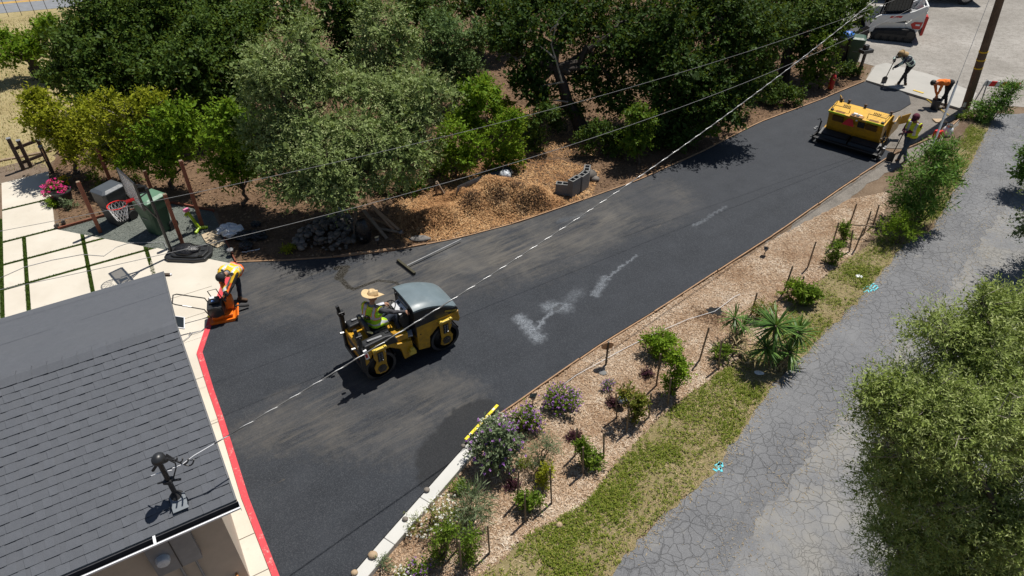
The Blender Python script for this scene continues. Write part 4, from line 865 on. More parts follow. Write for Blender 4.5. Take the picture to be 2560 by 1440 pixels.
tree('understorey_bush', 'dark leafy bush in the shade below the oak by the drive', (1740, 352), [(1755, 290, 36), (1728, 318, 34), (1775, 320, 26), (1700, 300, 30)], MT['mid'], bk, (.08, .045), 8, 90, .3, tr=.04, seed=33, k=7, cat='bush')
for i, (u, v, bl, lab) in enumerate(((1500, 385, [(1500, 330, 34), (1540, 345, 34), (1470, 350, 22)], 'scraggly dark bush at the foot of the leaning oak'), (1970, 262, [(1960, 235, 22), (1985, 245, 20), (1935, 240, 20)], 'low dark bush by the drive left of the red extinguisher'), (2120, 190, [(2115, 180, 16), (2140, 186, 14), (2090, 190, 18)], 'low scrubby bush at the foot of the mailbox'), (1010, 480, [(990, 450, 34), (1030, 470, 30), (960, 480, 30)], 'dark low bush behind the leaning planks'), (700, 400, [(680, 350, 36), (700, 400, 30)], 'dim bush under the drooping tree'), (1350, 370, [(1345, 300, 30), (1375, 280, 24), (1340, 350, 24)], 'thin shaded bush left of the leaning oak trunk'), (1565, 385, [(1560, 350, 30), (1590, 330, 24), (1530, 365, 22)], 'dark bush on the woodland floor right of the leaning oak'), (1660, 365, [(1650, 335, 32), (1680, 345, 26), (1630, 350, 22)], 'dark bush at the foot of the overhanging oak'), (1835, 290, [(1830, 262, 28), (1860, 250, 24), (1805, 280, 22)], 'dark bush on the drive edge behind the tree shadow'), (1910, 255, [(1900, 225, 26), (1930, 215, 24)], 'dark bush between the two rear oaks'), (1420, 330, [(1400, 290, 24), (1430, 270, 22), (1390, 320, 20)], 'wispy bush against the leaning oak trunk'))):
    tree('understorey_bush', lab, (u, v), bl, MT['oak'], bk, (.075, .045), 8, 75, .3, tr=.03, seed=40+i, k=7, cat='bush')
# bare dead limbs
B = G(1455, 330); dl = thing('dead_limb', 'bare pale dead limb arching left from the leaning oak', 'branch', PY(1420, 255, B[1]-.3)); o0 = np.array(dl.location); mb = MB()
for pts in ([(1420, 255), (1385, 250), (1360, 253), (1340, 272)], [(1410, 205), (1390, 208), (1352, 215), (1342, 230)], [(1405, 205), (1390, 150), (1378, 110), (1395, 50), (1415, 30)], [(1385, 145), (1370, 130), (1350, 115)], [(1395, 60), (1380, 70), (1375, 80)]):
    mb.tube([PY(u, v, B[1]-.3)-o0 for u, v in pts], np.linspace(.035, .012, len(pts)), 5)
mb.build('branches', MT['bark_pale'], dl, smooth=True)
# near olive on the right, and the crowns that lean in at the right edge
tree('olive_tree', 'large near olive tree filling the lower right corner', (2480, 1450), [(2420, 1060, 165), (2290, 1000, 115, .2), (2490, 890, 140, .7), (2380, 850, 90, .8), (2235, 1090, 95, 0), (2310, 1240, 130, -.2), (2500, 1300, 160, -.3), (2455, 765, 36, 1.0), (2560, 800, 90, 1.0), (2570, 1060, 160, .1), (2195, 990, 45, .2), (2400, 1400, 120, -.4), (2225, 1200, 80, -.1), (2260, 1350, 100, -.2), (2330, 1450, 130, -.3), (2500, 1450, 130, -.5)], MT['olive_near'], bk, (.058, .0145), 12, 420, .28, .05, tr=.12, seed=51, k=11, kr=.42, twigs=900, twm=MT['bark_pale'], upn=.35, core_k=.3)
tree('edge_tree', 'dark green shrubby tree leaning in at the right edge', (2640, 480), [(2600, 385, 44), (2650, 420, 60), (2572, 430, 20), (2650, 340, 50)], MT['oleander'], bk, (.10, .03), 9, 130, .35, tr=.06, seed=52, k=8)
tree('edge_tree', 'pale silvery tree just showing at the right edge above the olive', (2690, 690), [(2640, 560, 60), (2715, 500, 80), (2700, 620, 80), (2640, 490, 36), (2740, 580, 90), (2675, 450, 40)], MT['sage'], bk, (.09, .03), 9, 150, .35, tr=.08, seed=53, k=9)
# oleanders along the lane
M_ol = MT['oleander']
def px_shrub(name, label, base, blobs, m, **kw):
    B = G(*base); bl = [((P-B)[0], (P-B)[1], P[2], r) for P, r in pxblobs(blobs, B[1])]; return shrub(name, label, base, bl, m, **kw)
px_shrub('oleander', 'tallest oleander shrub beside the lane below the guy wire', (2292, 560), [(2300, 430, 52), (2345, 400, 36), (2275, 490, 56), (2320, 500, 50), (2250, 510, 30), (2370, 440, 28, .1), (2355, 380, 22)], M_ol, leaf=(.17, .032), K=11, per=90, twig=.32, seed=61, k=8, spread=1.3, group='oleanders along the lane')
px_shrub('oleander', 'oleander shrub beside the utility pole in front of the barricade', (2478, 300), [(2480, 262, 30), (2505, 240, 26), (2465, 280, 28), (2525, 225, 12), (2450, 290, 18)], M_ol, leaf=(.17, .034), K=10, per=80, twig=.3, seed=62, k=8, spread=1.3, group='oleanders along the lane')
px_shrub('green_shrub', 'fine leaved green shrub at the foot of the tallest oleander', (2243, 612), [(2245, 565, 36), (2222, 580, 26), (2265, 575, 28)], MT['bright'], leaf=(.06, .022), K=10, per=240, twig=.2, seed=63)
px_shrub('green_shrub', 'low weedy plant between utility pole and propane tank', (2418, 300), [(2418, 290, 12), (2400, 298, 10)], MT['mid'], leaf=(.06, .03), K=8, per=200, twig=.12, seed=64)
# yuccas
def yucca(label, base, heads, seed, n=95, L=.62):
    B = G(*base); root = thing('yucca', label, 'yucca', B, 0, 'yuccas in the bed'); V_, F_, A_ = [], [], []; g = H(seed); c = 0; mb = MB()
    for (u, v, dy, s) in heads:
        P = PY(u, v, B[1]+dy); mb.tube([p-B for p in limb_path(B, P, .08, seed+int(u), 4)], [.05, .045, .04, .04, .045], 8)
        for i in range(int(n*s)):
            az = g.random()*6.283; el = math.asin(max(-.75, min(.97, 1.75*g.random()**1.0-.72))); l = L*s*(.75+.4*g.random())
            d = V(math.cos(az)*math.cos(el), math.sin(az)*math.cos(el), math.sin(el)); sd_ = unit(np.cross(d, V(0, 0, 1)))*.021*s; dr = V(0, 0, -1)*.16*l*(1-.5*math.sin(el))
            a, b_, e = P+d*.03, P+d*l*.55+dr*.25, P+d*l+dr
            V_ += [a-sd_*.6, a+sd_*.6, b_+sd_, b_-sd_, e]; F_ += [(c, c+1, c+2, c+3), (c+3, c+2, c+4, c+4)]; A_ += [min(1, max(0, .25+.55*g.random()+.3*math.sin(el)*0))]*2; c += 5
    V_ = np.array(V_)-B; quads = [f for f in F_ if len(set(f)) == 4]; tris = [f[:3] for f in F_ if len(set(f)) == 3]
    me = bpy.data.meshes.new('blades'); me.from_pydata(V_.tolist(), [], [f if len(set(f)) == 4 else f[:3] for f in F_]); at = me.attributes.new('rnd', 'FLOAT', 'FACE'); at.data.foreach_set('value', np.array(A_, np.float32)); me.materials.append(MT['yucca'])
    put('blades', me, root); mb.build('stem', MT['wood_old'], root, smooth=True)
    bits('dead_skirt', np.zeros((40*len(heads), 2))+H(seed).normal(size=(40*len(heads), 2))*.16, np.abs(H(seed+1).normal(size=40*len(heads)))*.18+.03, .3, .025, MT['straw'], .9, seed, parent=root)
yucca('large spiky yucca at the lane side of the bed', (1945, 905), [(1940, 815, -.05, 1.), (1995, 830, .1, .85), (1915, 870, -.2, .8), (1975, 880, -.25, .75)], 71)
yucca('smaller two headed yucca left of the large one', (1840, 860), [(1838, 795, 0, .66), (1858, 815, .05, .6)], 72, 75)
yucca('low pale agave like rosette under the smaller yucca', (1853, 893), [(1853, 882, 0, .42)], 73, 30)
# planting bed
px = px_shrub
px('lavender_bush', 'large grey green bush with purple spikes beside the kerb end', (1235, 1165), [(1230, 1110, 44), (1265, 1100, 40), (1205, 1120, 36), (1240, 1145, 40, -.1), (1275, 1130, 28), (1240, 1080, 30, .1)], MT['sage'], leaf=(.075, .028), K=10, per=420, twig=.2, seed=81, flowers=(MT['fl_purple'], 120, .04, .2))
px('white_blossom', 'white flowers behind the large grey green bush', (1250, 1085), [(1250, 1065, 20), (1225, 1070, 16)], MT['sage'], leaf=(.06, .02), K=8, per=260, twig=.18, seed=82, flowers=(MT['fl_white'], 150, .035, .1))
px('purple_bush', 'purple flowered mound next to the large grey green bush', (1312, 1078), [(1312, 1050, 34), (1290, 1045, 24), (1332, 1052, 24)], MT['mid'], leaf=(.045, .03), K=8, per=480, twig=.12, seed=83, flowers=(MT['fl_purple'], 330, .028, .16), group='purple flowered mounds')
px('purple_bush', 'purple flowered mound nearest the drive edge', (1405, 1022), [(1405, 996, 34), (1385, 998, 24), (1428, 998, 26)], MT['mid'], leaf=(.045, .03), K=8, per=480, twig=.12, seed=84, flowers=(MT['fl_purple'], 330, .028, .14), group='purple flowered mounds')
for i, (u, v, r, lab) in enumerate(((1612, 938, 15, 'plum coloured ground plant nearest the bright drooping shrub'), (1526, 1014, 17, 'plum coloured ground plant beside the grey ball lamp'), (1430, 1094, 13, 'plum coloured ground plant right of the purple flowered mounds'), (1275, 1213, 17, 'plum coloured ground plant below the large grey green bush'))):
    px('plum_plant', lab, (u, v+4), [(u, v, r), (u+8, v, r*.7)], MT['plum'], leaf=(.05, .02), K=8, per=420, twig=.1, seed=90+i, group='plum ground plants', cat='plant')
px('sage_plant', 'small purple flowered herb above the ball lamp', (1519, 974), [(1519, 962, 13)], MT['sage'], leaf=(.035, .02), K=8, per=420, twig=.08, seed=95, cat='plant', flowers=(MT['fl_purple'], 60, .02, .1))
px('feathery_shrub', 'feathery grey green shrub right of the large grey green bush', (1355, 1172), [(1358, 1130, 26), (1350, 1150, 26), (1370, 1110, 14)], MT['sage'], leaf=(.06, .012), K=10, per=330, twig=.22, seed=96)
px('low_herb', 'low yellow green herb beside the feathery shrub', (1318, 1162), [(1318, 1156, 17), (1300, 1160, 12)], MT['weed'], leaf=(.04, .018), K=8, per=300, twig=.1, seed=97, cat='plant')
px('blue_herb', 'small green herb with blue flowers above the white flowers', (1146, 1230), [(1145, 1218, 16), (1160, 1222, 12)], MT['mid'], leaf=(.045, .02), K=8, per=330, twig=.12, seed=98, cat='plant')
px('white_flowers', 'wide mound of small white flowers beside the kerb', (1075, 1318), [(1070, 1290, 36), (1105, 1275, 30), (1045, 1305, 26), (1125, 1290, 24)], MT['weed'], leaf=(.05, .012), K=8, per=260, twig=.16, seed=99, cat='flowers', flowers=(MT['fl_white'], 520, .024, .06))
px('grass_clump', 'grey green grassy clump rising from the white flowers', (1172, 1312), [(1172, 1275, 28), (1185, 1255, 22), (1165, 1295, 26)], MT['sage'], leaf=(.16, .014), K=9, per=170, twig=.28, seed=100, cat='grass', spread=.4)
px('upright_shrub', 'upright green shrub left of the grey stake below the white flowers', (1105, 1395), [(1105, 1365, 20), (1108, 1340, 14), (1100, 1382, 18), (1130, 1325, 10)], MT['mid'], leaf=(.05, .02), K=9, per=300, twig=.16, seed=101, group='upright shrubs by the stakes')
px('upright_shrub', 'upright brownish green shrub between the two stakes below the grassy clump', (1172, 1402), [(1175, 1370, 20), (1180, 1340, 14), (1170, 1388, 18)], MT['mid'], leaf=(.05, .02), K=9, per=280, twig=.16, seed=102, group='upright shrubs by the stakes')
px('violet_plant', 'round violet flowered plant near the bottom edge', (1045, 1425), [(1045, 1412, 20)], MT['mid'], leaf=(.045, .03), K=8, per=480, twig=.1, seed=103, cat='plant', flowers=(MT['fl_purple'], 90, .022, .08))
px('grey_herb', 'small grey herb beside the largest kerb cobble', (958, 1425), [(958, 1411, 15)], MT['sage'], leaf=(.04, .014), K=8, per=380, twig=.1, seed=104, cat='plant')
px('white_flowers', 'white flowers cut by the bottom edge of the view', (1005, 1448), [(1005, 1442, 20), (1030, 1446, 14)], MT['weed'], leaf=(.04, .014), K=8, per=260, twig=.12, seed=105, cat='flowers', flowers=(MT['fl_white'], 160, .024, .03))
px('young_citrus', 'small bright citrus bush between three stakes, lowest of the row', (1320, 1272), [(1320, 1250, 20), (1335, 1252, 14), (1308, 1255, 12)], MT['mid'], leaf=(.06, .03), K=8, per=300, twig=.14, seed=106, group='young citrus bushes')
px('young_citrus', 'small bright citrus bush with dry top between stakes near the weeds', (1470, 1165), [(1470, 1150, 20), (1488, 1148, 14), (1455, 1128, 10), (1458, 1112, 7)], MT['mid'], leaf=(.06, .03), K=8, per=280, twig=.14, seed=107, group='young citrus bushes')
px('yellow_plant', 'thin yellowing plant right of the upper plum plant', (1352, 1212), [(1352, 1200, 14), (1368, 1176, 9)], MT['yellowgreen'], leaf=(.06, .025), K=7, per=160, twig=.14, seed=108, cat='plant')
px('reddish_sapling', 'reddish green sapling beside the grey ball lamp', (1585, 1055), [(1585, 1015, 16), (1592, 1030, 14), (1570, 985, 12), (1600, 1005, 10)], MT['redgreen'], leaf=(.07, .035), K=8, per=260, twig=.16, seed=109, cat='sapling')
px('leafy_sapling', 'loose light green sapling between tall stakes in the bed', (1680, 985), [(1672, 960, 14), (1700, 932, 14), (1690, 905, 12), (1715, 928, 9), (1688, 890, 9)], MT['bright'], leaf=(.07, .035), K=8, per=220, twig=.18, seed=110, cat='sapling')
px('drooping_shrub', 'bright drooping leafy shrub near the drive in the bed', (1642, 885), [(1655, 845, 20), (1668, 850, 14), (1645, 865, 16), (1632, 850, 10)], MT['bright'], leaf=(.11, .03), K=9, per=230, twig=.2, hang=.7, seed=111)
px('dark_shrub', 'small dark green shrub left of the smaller yucca', (1795, 902), [(1795, 882, 18), (1812, 880, 12)], MT['mid'], leaf=(.06, .025), K=8, per=280, twig=.14, seed=112)
px('leafy_shrub', 'leafy green shrub beside the weeds above the large yucca', (2015, 762), [(2015, 735, 24), (1995, 738, 18), (2032, 742, 14)], MT['mid'], leaf=(.085, .055), K=8, per=220, twig=.14, seed=113, group='leafy shrubs by the weed strip')
px('leafy_shrub', 'smaller leafy green shrub left of its neighbour by the weeds', (1975, 748), [(1975, 725, 18), (1988, 712, 12)], MT['bright'], leaf=(.06, .03), K=8, per=240, twig=.14, seed=114, group='leafy shrubs by the weed strip')
px('brown_shrub', 'brownish shrub just behind the large yucca', (1905, 800), [(1905, 772, 24), (1925, 768, 16), (1890, 778, 14)], MT['redgreen'], leaf=(.05, .022), K=8, per=220, twig=.14, seed=115)
px('staked_sapling', 'dark sapling tied among stakes, middle of the upper bed', (2085, 660), [(2085, 635, 15), (2080, 650, 12), (2095, 618, 10), (2060, 672, 12)], MT['mid'], leaf=(.06, .03), K=8, per=240, twig=.14, seed=116, cat='sapling', group='staked saplings')
px('staked_sapling', 'small sapling tied among stakes at the top of the bed', (2112, 608), [(2112, 580, 11), (2118, 592, 10), (2110, 568, 8)], MT['mid'], leaf=(.06, .03), K=8, per=220, twig=.12, seed=117, cat='sapling', group='staked saplings')
px('pink_flowers', 'bright pink flowers at the corner of the patio', (140, 500), [(138, 472, 18), (150, 482, 16), (128, 482, 14)], MT['mid'], leaf=(.05, .03), K=8, per=240, twig=.14, seed=118, cat='flowers', flowers=(MT['fl_pink'], 170, .055, .12))
px('yellow_flowers', 'small yellow flowers behind the pink ones', (160, 462), [(160, 453, 8), (165, 462, 8)], MT['bright'], leaf=(.05, .02), K=6, per=200, twig=.1, seed=119, cat='flowers', flowers=(MT['fl_yellow'], 24, .05, .05))
for i, (u, v, r, m, lab) in enumerate(((175, 515, 13, 'sage', 'low silver plant beside the patio and pink flowers'), (238, 440, 14, 'mid', 'low green plant under the left small trees'), (250, 470, 10, 'weed', 'sparse herb behind the leftmost redwood post'), (132, 512, 8, 'bright', 'green bulb leaves at the patio edge'), (720, 622, 8, 'yellowgreen', 'yellow green grass tuft on the drive edge below the stones'), (340, 445, 12, 'mid', 'low green plant under the middle small tree'), (1145, 420, 18, 'oak', 'shaded weed behind the weathered broken post'))):
    px('ground_plant', lab, (u, v+5), [(u, v, r)], MT[m], leaf=(.09, .025), K=7, per=150, twig=.14, seed=120+i, cat='plant')
# ------------------------------------------------------------------ machines
def wheelish(mb, c, r, w, n=32, hole=.0, m=0):
    """drum or tyre with axis along y"""
    pr = [(r*.90, -w/2), (r, -w/2+.015), (r, w/2-.015), (r*.90, w/2)]
    mb.lathe(pr, n, c, (0, 1, 0), m)
def text_mesh(o):
    me = bpy.data.meshes.new_from_object(o.evaluated_get(bpy.context.evaluated_depsgraph_get())); n = put('lettering', me, o.parent); n.location = o.location; n.rotation_euler = o.rotation_euler; n['kind'] = 'stuff'; bpy.data.objects.remove(o); return n
# ---- tandem roller
a_, b_ = G(959.8, 950.5), G(1117.8, 879.3); th = math.atan2(b_[1]-a_[1], b_[0]-a_[0]); rc = (a_+b_)/2+V(-math.sin(th), math.cos(th), 0)*.5
RO = thing('road_roller', 'yellow tandem drum roller with grey hood on the fresh asphalt', 'road roller', (rc[0], rc[1], .05), th)
Y, YL, BK, ST = MT['yellow'], MT['yellow_lt'], MT['black'], MT['steel_dk']
for sx, nm in ((-.8, 'rear'), (.8, 'front')):
    mb = MB(); pr = [(.30, -.465), (.36, -.47), (.365, -.45), (.365, .45), (.36, .47), (.30, .465)]
    mb.lathe(pr, 40, (sx, 0, .365), (0, 1, 0), caps=False); dr_ = mb.build('drum', ST, RO, smooth=True)
    for s in (-1, 1):
        mb = MB(); mb.lathe([(.31, 0), (.31, .02), (.12, .10), (.12, .14)], 28, (sx, s*.30, .365), (0, s, 0)); mb.build('drum_disc', BK, dr_, smooth=True)
        mb = MB(); mb.lathe([(.10, 0), (.10, .10), (.06, .105), (.06, .12)], 18, (sx, s*.455, .365), (0, s, 0)); mb.build('hub', mat('rusty hub', (.055, .045, .036), .6, .4, 14, dirt=.4), dr_, smooth=True)
        # yellow bracket carrying the drum
        br = MB(); T_ = lambda x, y, z, s=s: (x, s*z, y)
        pl_ = [(sx-.15, .93), (sx-.15, .70), (sx-.10, .58), (sx-.17, .44), (sx-.15, .27), (sx-.06, .21), (sx+.06, .21), (sx+.15, .27), (sx+.12, .44), (sx+.13, .62), (sx+.15, .93)]
        if sx > 0: pl_ = [(2*sx-x, z) for x, z in pl_][::-1]
        br.prism(pl_, .505, .535, T=T_); bo = br.build('drum_bracket', Y, RO, bevel=.006)
        MB().box((sx, s*.53, .94), (.32, .10, .04)).box((sx-.12, s*.56, .965), (.05, .05, .04)).box((sx+.12, s*.56, .965), (.05, .05, .04)).build('bracket_cap', YL, bo, bevel=.006)
        mb = MB(); mb.box((sx, s*.538, .70), (.13, .016, .26)); mb.build('coil_plate', MT['plastic'], bo)
        mb = MB()
        for q in range(4):
            for xx in (-.03, .03): mb.tube([(sx+xx, s*.55, .60+.06*q), (sx+xx, s*.56, .63+.06*q)], .018, 7)
        mb.build('rubber_buffers', MT['steel'], bo)
        mb = MB()
        for (dx, dz) in ((-.12, .80), (-.12, .88), (.12, .80), (.12, .88), (-.06, .26), (.06, .26)): mb.tube([(sx+dx, s*.535, dz), (sx+dx, s*.55, dz)], .012, 6)
        mb.build('bolts', MT['steel'], bo)
    for q in (-1, 1): MB().beam((sx+q*.36, -.44, .50), (sx+q*.36, .44, .50), .02, .07).build('scraper', BK, RO)
# rear frame, platform and fenders
mb = MB(); T_ = lambda x, y, z: (x, z, y)
rear = [(-1.14, .55), (-1.14, .92), (-1.02, 1.0), (-.55, .98), (-.38, .80), (-.02, .72), (.0, .30), (-.24, .28), (-.30, .62), (-.55, .80), (-.95, .80), (-1.05, .62)]
mb.prism(rear[::-1], -.49, -.43, T=T_).prism(rear[::-1], .43, .49, T=T_); mb.build('rear_side_frame', Y, RO, bevel=.012)
MB().box((-.62, 0, .86), (1.10, .86, .16)).box((-.14, 0, .60), (.26, .84, .30)).build('rear_frame', Y, RO, bevel=.01)
MB().box((-1.13, 0, .75), (.06, .92, .42)).build('rear_panel', Y, RO, bevel=.01)
MB().box((-1.165, 0, .80), (.012, .60, .14)).build('rear_decal', BK, RO)
MB().box((-.22, 0, .765), (.34, .80, .03)).build('floor_mat', MT['grey'], RO, bevel=.006)
for s in (-1, 1):
    mb = MB(); fp_ = [(-1.12, .96), (-1.10, 1.10), (-.60, 1.14), (-.45, 1.10), (-.36, .96), (-.33, .84)]
    mb.prism(fp_[::-1], .27*s if s > 0 else -.50, .50 if s > 0 else -.27, T=T_); fo = mb.build('fender', MT['plastic'], RO, bevel=.03, seg=3)
    MB().box((-.82, s*.40, 1.135), (.34, .05, .02), ry=R(3)).build('grab_strip', MT['grey'], fo, bevel=.006)
    MB().box((-.52, s*.36, 1.14), (.08, .05, .02)).build('latch', MT['plastic'], fo)
# step and lifting lugs
for s in (-1, 1):
    MB().box((-.06, s*.53, .44), (.16, .09, .10)).box((-.06, s*.53, .52), (.10, .07, .07)).build('step_lug', YL, RO, bevel=.008)
    MB().box((-.02, s*.30, .795), (.20, .22, .02), R(20*s)).build('step_plate', mat('worn pale tread', (.46, .46, .47), .6, .15, 12), RO, bevel=.006)
# seat
MB().box((-.62, 0, 1.02), (.42, .44, .12)).build('seat', MT['plastic'], RO, bevel=.04, seg=3)
so_ = MB().box((-.86, 0, 1.22), (.10, .46, .38), ry=R(-10)).build('backrest', MT['plastic'], RO, bevel=.04, seg=3)
mb = MB(); mb.capsule((-.90, .06, 1.40), (-.90, .20, 1.37), .022, .018).capsule((-.88, -.22, 1.22), (-.80, -.24, 1.16), .02, .025); mb.build('torn_foam', mat('yellow foam', (.66, .56, .26), .95, .15, 20), so_, kind='stuff')
for s in (-1, 1): MB().box((-.60, s*.25, 1.16), (.30, .05, .04)).build('armrest', MT['plastic'], RO, bevel=.012)
# console with wheel
mb = MB(); cp = [(-.05, .75), (.08, .75), (.10, 1.36), (-.12, 1.26), (-.16, 1.18)]; mb.prism(cp, -.24, .24, T=T_); co_ = mb.build('console', MT['plastic'], RO, bevel=.02)
MB().box((-.02, .0, 1.335), (.20, .42, .02), ry=R(-24)).build('dash', MT['whitepl'], co_, bevel=.006)
MB().box((.03, .12, 1.365), (.06, .10, .02), ry=R(-24)).box((-.01, -.1, 1.35), (.05, .09, .02), ry=R(-24)).build('gauges', BK, co_)
MB().box((.10, 0, 1.42), (.06, .46, .08)).build('visor', MT['grey'], co_, bevel=.012)
mb = MB(); cw = V(-.20, .10, 1.36); dw = unit(V(-.55, 0, .8)); d_, s1_, s2_ = frame(dw)
mb.tube([cw+.16*(math.cos(t_)*s1_+math.sin(t_)*s2_) for t_ in np.linspace(0, 6.283, 25)], .013, 6, caps=False)
for t_ in (0, 2.1, 4.2): mb.tube([cw-d_*.03, cw+.16*(math.cos(t_)*s1_+math.sin(t_)*s2_)], .011, 5)
mb.tube([cw, cw-d_*.16], .025, 8); mb.build('steering_wheel', BK, RO)
mb = MB(); mb.tube([(-.02, -.27, 1.2), (-.08, -.29, 1.42)], .01, 6).ell((-.08, -.29, 1.44), .022, 8, 6); mb.build('drive_lever', BK, RO)
MB().tube([(.06, .30, 1.40), (.06, .30, 1.62)], .012, 6).ell((.05, .27, 1.50), (.03, .03, .04), 10, 7).build('beacon_stub', BK, RO)
# front frame and hood
mb = MB(); ft = [(.12, .36), (.12, 1.02), (1.16, 1.02), (1.20, .80), (1.17, .70), (.98, .82), (.62, .80), (.42, .62), (.40, .30)]
mb.prism(ft[::-1], -.49, -.44, T=T_).prism(ft[::-1], .44, .49, T=T_); mb.build('front_side_frame', Y, RO, bevel=.012)
MB().box((.63, 0, .93), (1.02, .88, .20)).box((.25, 0, .62), (.26, .86, .50)).box((1.17, 0, .86), (.05, .90, .26)).build('front_frame', Y, RO, bevel=.012)
mb = MB(); pr = [(.10, .72), (.10, 1.50), (.16, 1.535), (1.12, 1.16), (1.17, 1.10), (1.17, 1.03), (.56, .98), (.46, .86), (.30, .74)]
mb.prism(pr[::-1], -.478, .478, T=T_); ho = mb.build('hood', MT['plastic'], RO, bevel=.02, seg=3)
# blue grey bonnet lid, bulged
nx, ny = 14, 12; v = []; top_ = lambda x: 1.545+.04*math.sin((x-.1)/1.05*math.pi)-.36*max(0, (x-.1)/1.05)**1.5
for i in range(nx+1):
    for j in range(ny+1):
        x = .085+1.07*i/nx; y = -.50+1.0*j/ny; e = abs(y/.5); edge = .05*max(0, (e-.72)/.28)**2+.05*max(0, (x-1.0)/.155)**2
        v.append((x, y*(1-.06*max(0, (x-.8)/.35)), top_(x)+.03*(1-e*e)-edge+.012))
nb = len(v); v += [(p[0], p[1], p[2]-.05) for p in v]; W_ = ny+1
f = [(i*W_+j, (i+1)*W_+j, (i+1)*W_+j+1, i*W_+j+1) for i in range(nx) for j in range(ny)]; f += [tuple(q+nb for q in reversed(t_)) for t_ in f]
rim = [i*W_ for i in range(nx+1)]+[nx*W_+j for j in range(1, ny+1)]+[i*W_+ny for i in range(nx-1, -1, -1)]+[j for j in range(ny-1, 0, -1)]
f += [(rim[i], rim[i-1], rim[i-1]+nb, rim[i]+nb) for i in range(len(rim))]
lid = MB().add(v, f).build('bonnet', MT['greyhood'], ho, smooth=True)
for s in (-1, 1):
    MB().box((.98, s*.482, 1.10), (.30, .008, .045), ry=R(20)).build('side_decal', mat('gold decal', (.30, .22, .03), .5), ho)
    MB().box((.40, s*.482, 1.26), (.10, .008, .05)).build('handle', MT['grey'], ho)
MB().box((.06, 0, .55), (.24, .30, .30)).tube([(-.1, .15, .5), (.05, .18, .55), (.2, .12, .5)], .02, 6).tube([(-.1, -.1, .55), (.05, -.16, .6), (.2, -.12, .55)], .018, 6).build('articulation', BK, RO)
# folded roll bar
mb = MB()
for s in (-1, 1): mb.beam((-1.17, s*.45, .42), (-1.17, s*.45, 1.42), .09, .10, up=(0, 1, 0)).box((-1.17, s*.45, 1.40), (.14, .12, .10))
mb.beam((-1.17, -.49, .46), (-1.17, .49, .46), .09, .12); ro_ = mb.build('roll_bar', BK, RO, bevel=.012)
for s in (-1, 1): MB().beam((-1.19, s*.45, 1.36), (-1.22, s*.45, 1.62), .07, .05, up=(0, 1, 0)).tube([(-1.17, s*.45-.09, 1.40), (-1.17, s*.45+.09, 1.40)], .02, 8).build('folded_bar', BK, ro_, bevel=.008)
for s in (-1, 1):
    tl = MB().box((-1.10, s*.53, .92), (.08, .05, .26), ry=R(-8)).build('tail_lamp', MT['whitepl'], RO, bevel=.01); MB().box((-1.105, s*.558, .90), (.05, .01, .10), ry=R(-8)).build('red_lens', MT['red'], tl)
    MB().tube([(-1.24, s*.30, .98), (-1.32, s*.30, 1.0)], .03, 8).build('work_lamp', MT['steel'], RO)

for s in (-1, 1):
    MB().tube([(.14, s*.2, .8), (.0, s*.28, .72), (-.12, s*.3, .8), (-.2, s*.25, .9)], .016, 6).tube([(.16, s*.25, .6), (.02, s*.36, .5), (-.14, s*.34, .56)], .014, 6).build('hydraulic_hose', BK, RO)
    MB().box((-.75, s*.495, .90), (.20, .006, .05)).build('frame_decal', MT['whitepl'] if s > 0 else BK, RO); MB().tube([(-1.02, s*.50, .70), (-1.02, s*.515, .70)], .03, 10).build('frame_plug', BK, RO)
    MB().tube([(.2, s*.40, .80), (.2, s*.505, .80)], .014, 6).build('frame_pin', BK, RO)
# ---- asphalt paver
pa, pb = G(2024.6, 351.2), G(2185, 399.4); pd = unit(pb-pa); pth = math.atan2(pd[0], -pd[1]) ; fw = V(-pd[1], pd[0], 0); pth = math.atan2(fw[1], fw[0]); pc = pa+pd*1.2
PV = thing('asphalt_paver', 'yellow asphalt paver with black screed and red warning triangle', 'paver', (pc[0], pc[1], .05), pth); PV.scale = (1, 1, .92)
# local: +x forward, +y left; screed edge at x=0, machine width about 2.1
T_ = lambda x, y, z: (x, z, y)
ps = [(.42, .34), (.30, .55), (.22, .92), (.12, 1.16), (.16, 1.22), (.86, 1.30), (.98, 1.26), (1.02, .40)]
MB().prism(ps[::-1], -.90, .90, T=T_).build('body', Y, PV, bevel=.02)
dk = MB(); dk.add([(.10, -.93, 1.215), (.10, .93, 1.215), (.92, .93, 1.315), (.92, -.93, 1.315), (.10, -.93, 1.185), (.10, .93, 1.185), (.92, .93, 1.285), (.92, -.93, 1.285)], [(3, 2, 1, 0), (4, 5, 6, 7), (0, 1, 5, 4), (1, 2, 6, 5), (2, 3, 7, 6), (3, 0, 4, 7)]); dko = dk.build('deck', mat('bright paver yellow', (.66, .36, .008), .42, .10, 4, dirt=.5, dirtcol=(.16, .10, .04), coat=.15), PV, bevel=.012)
def dkz(x): return 1.215+(x-.1)/.82*.10
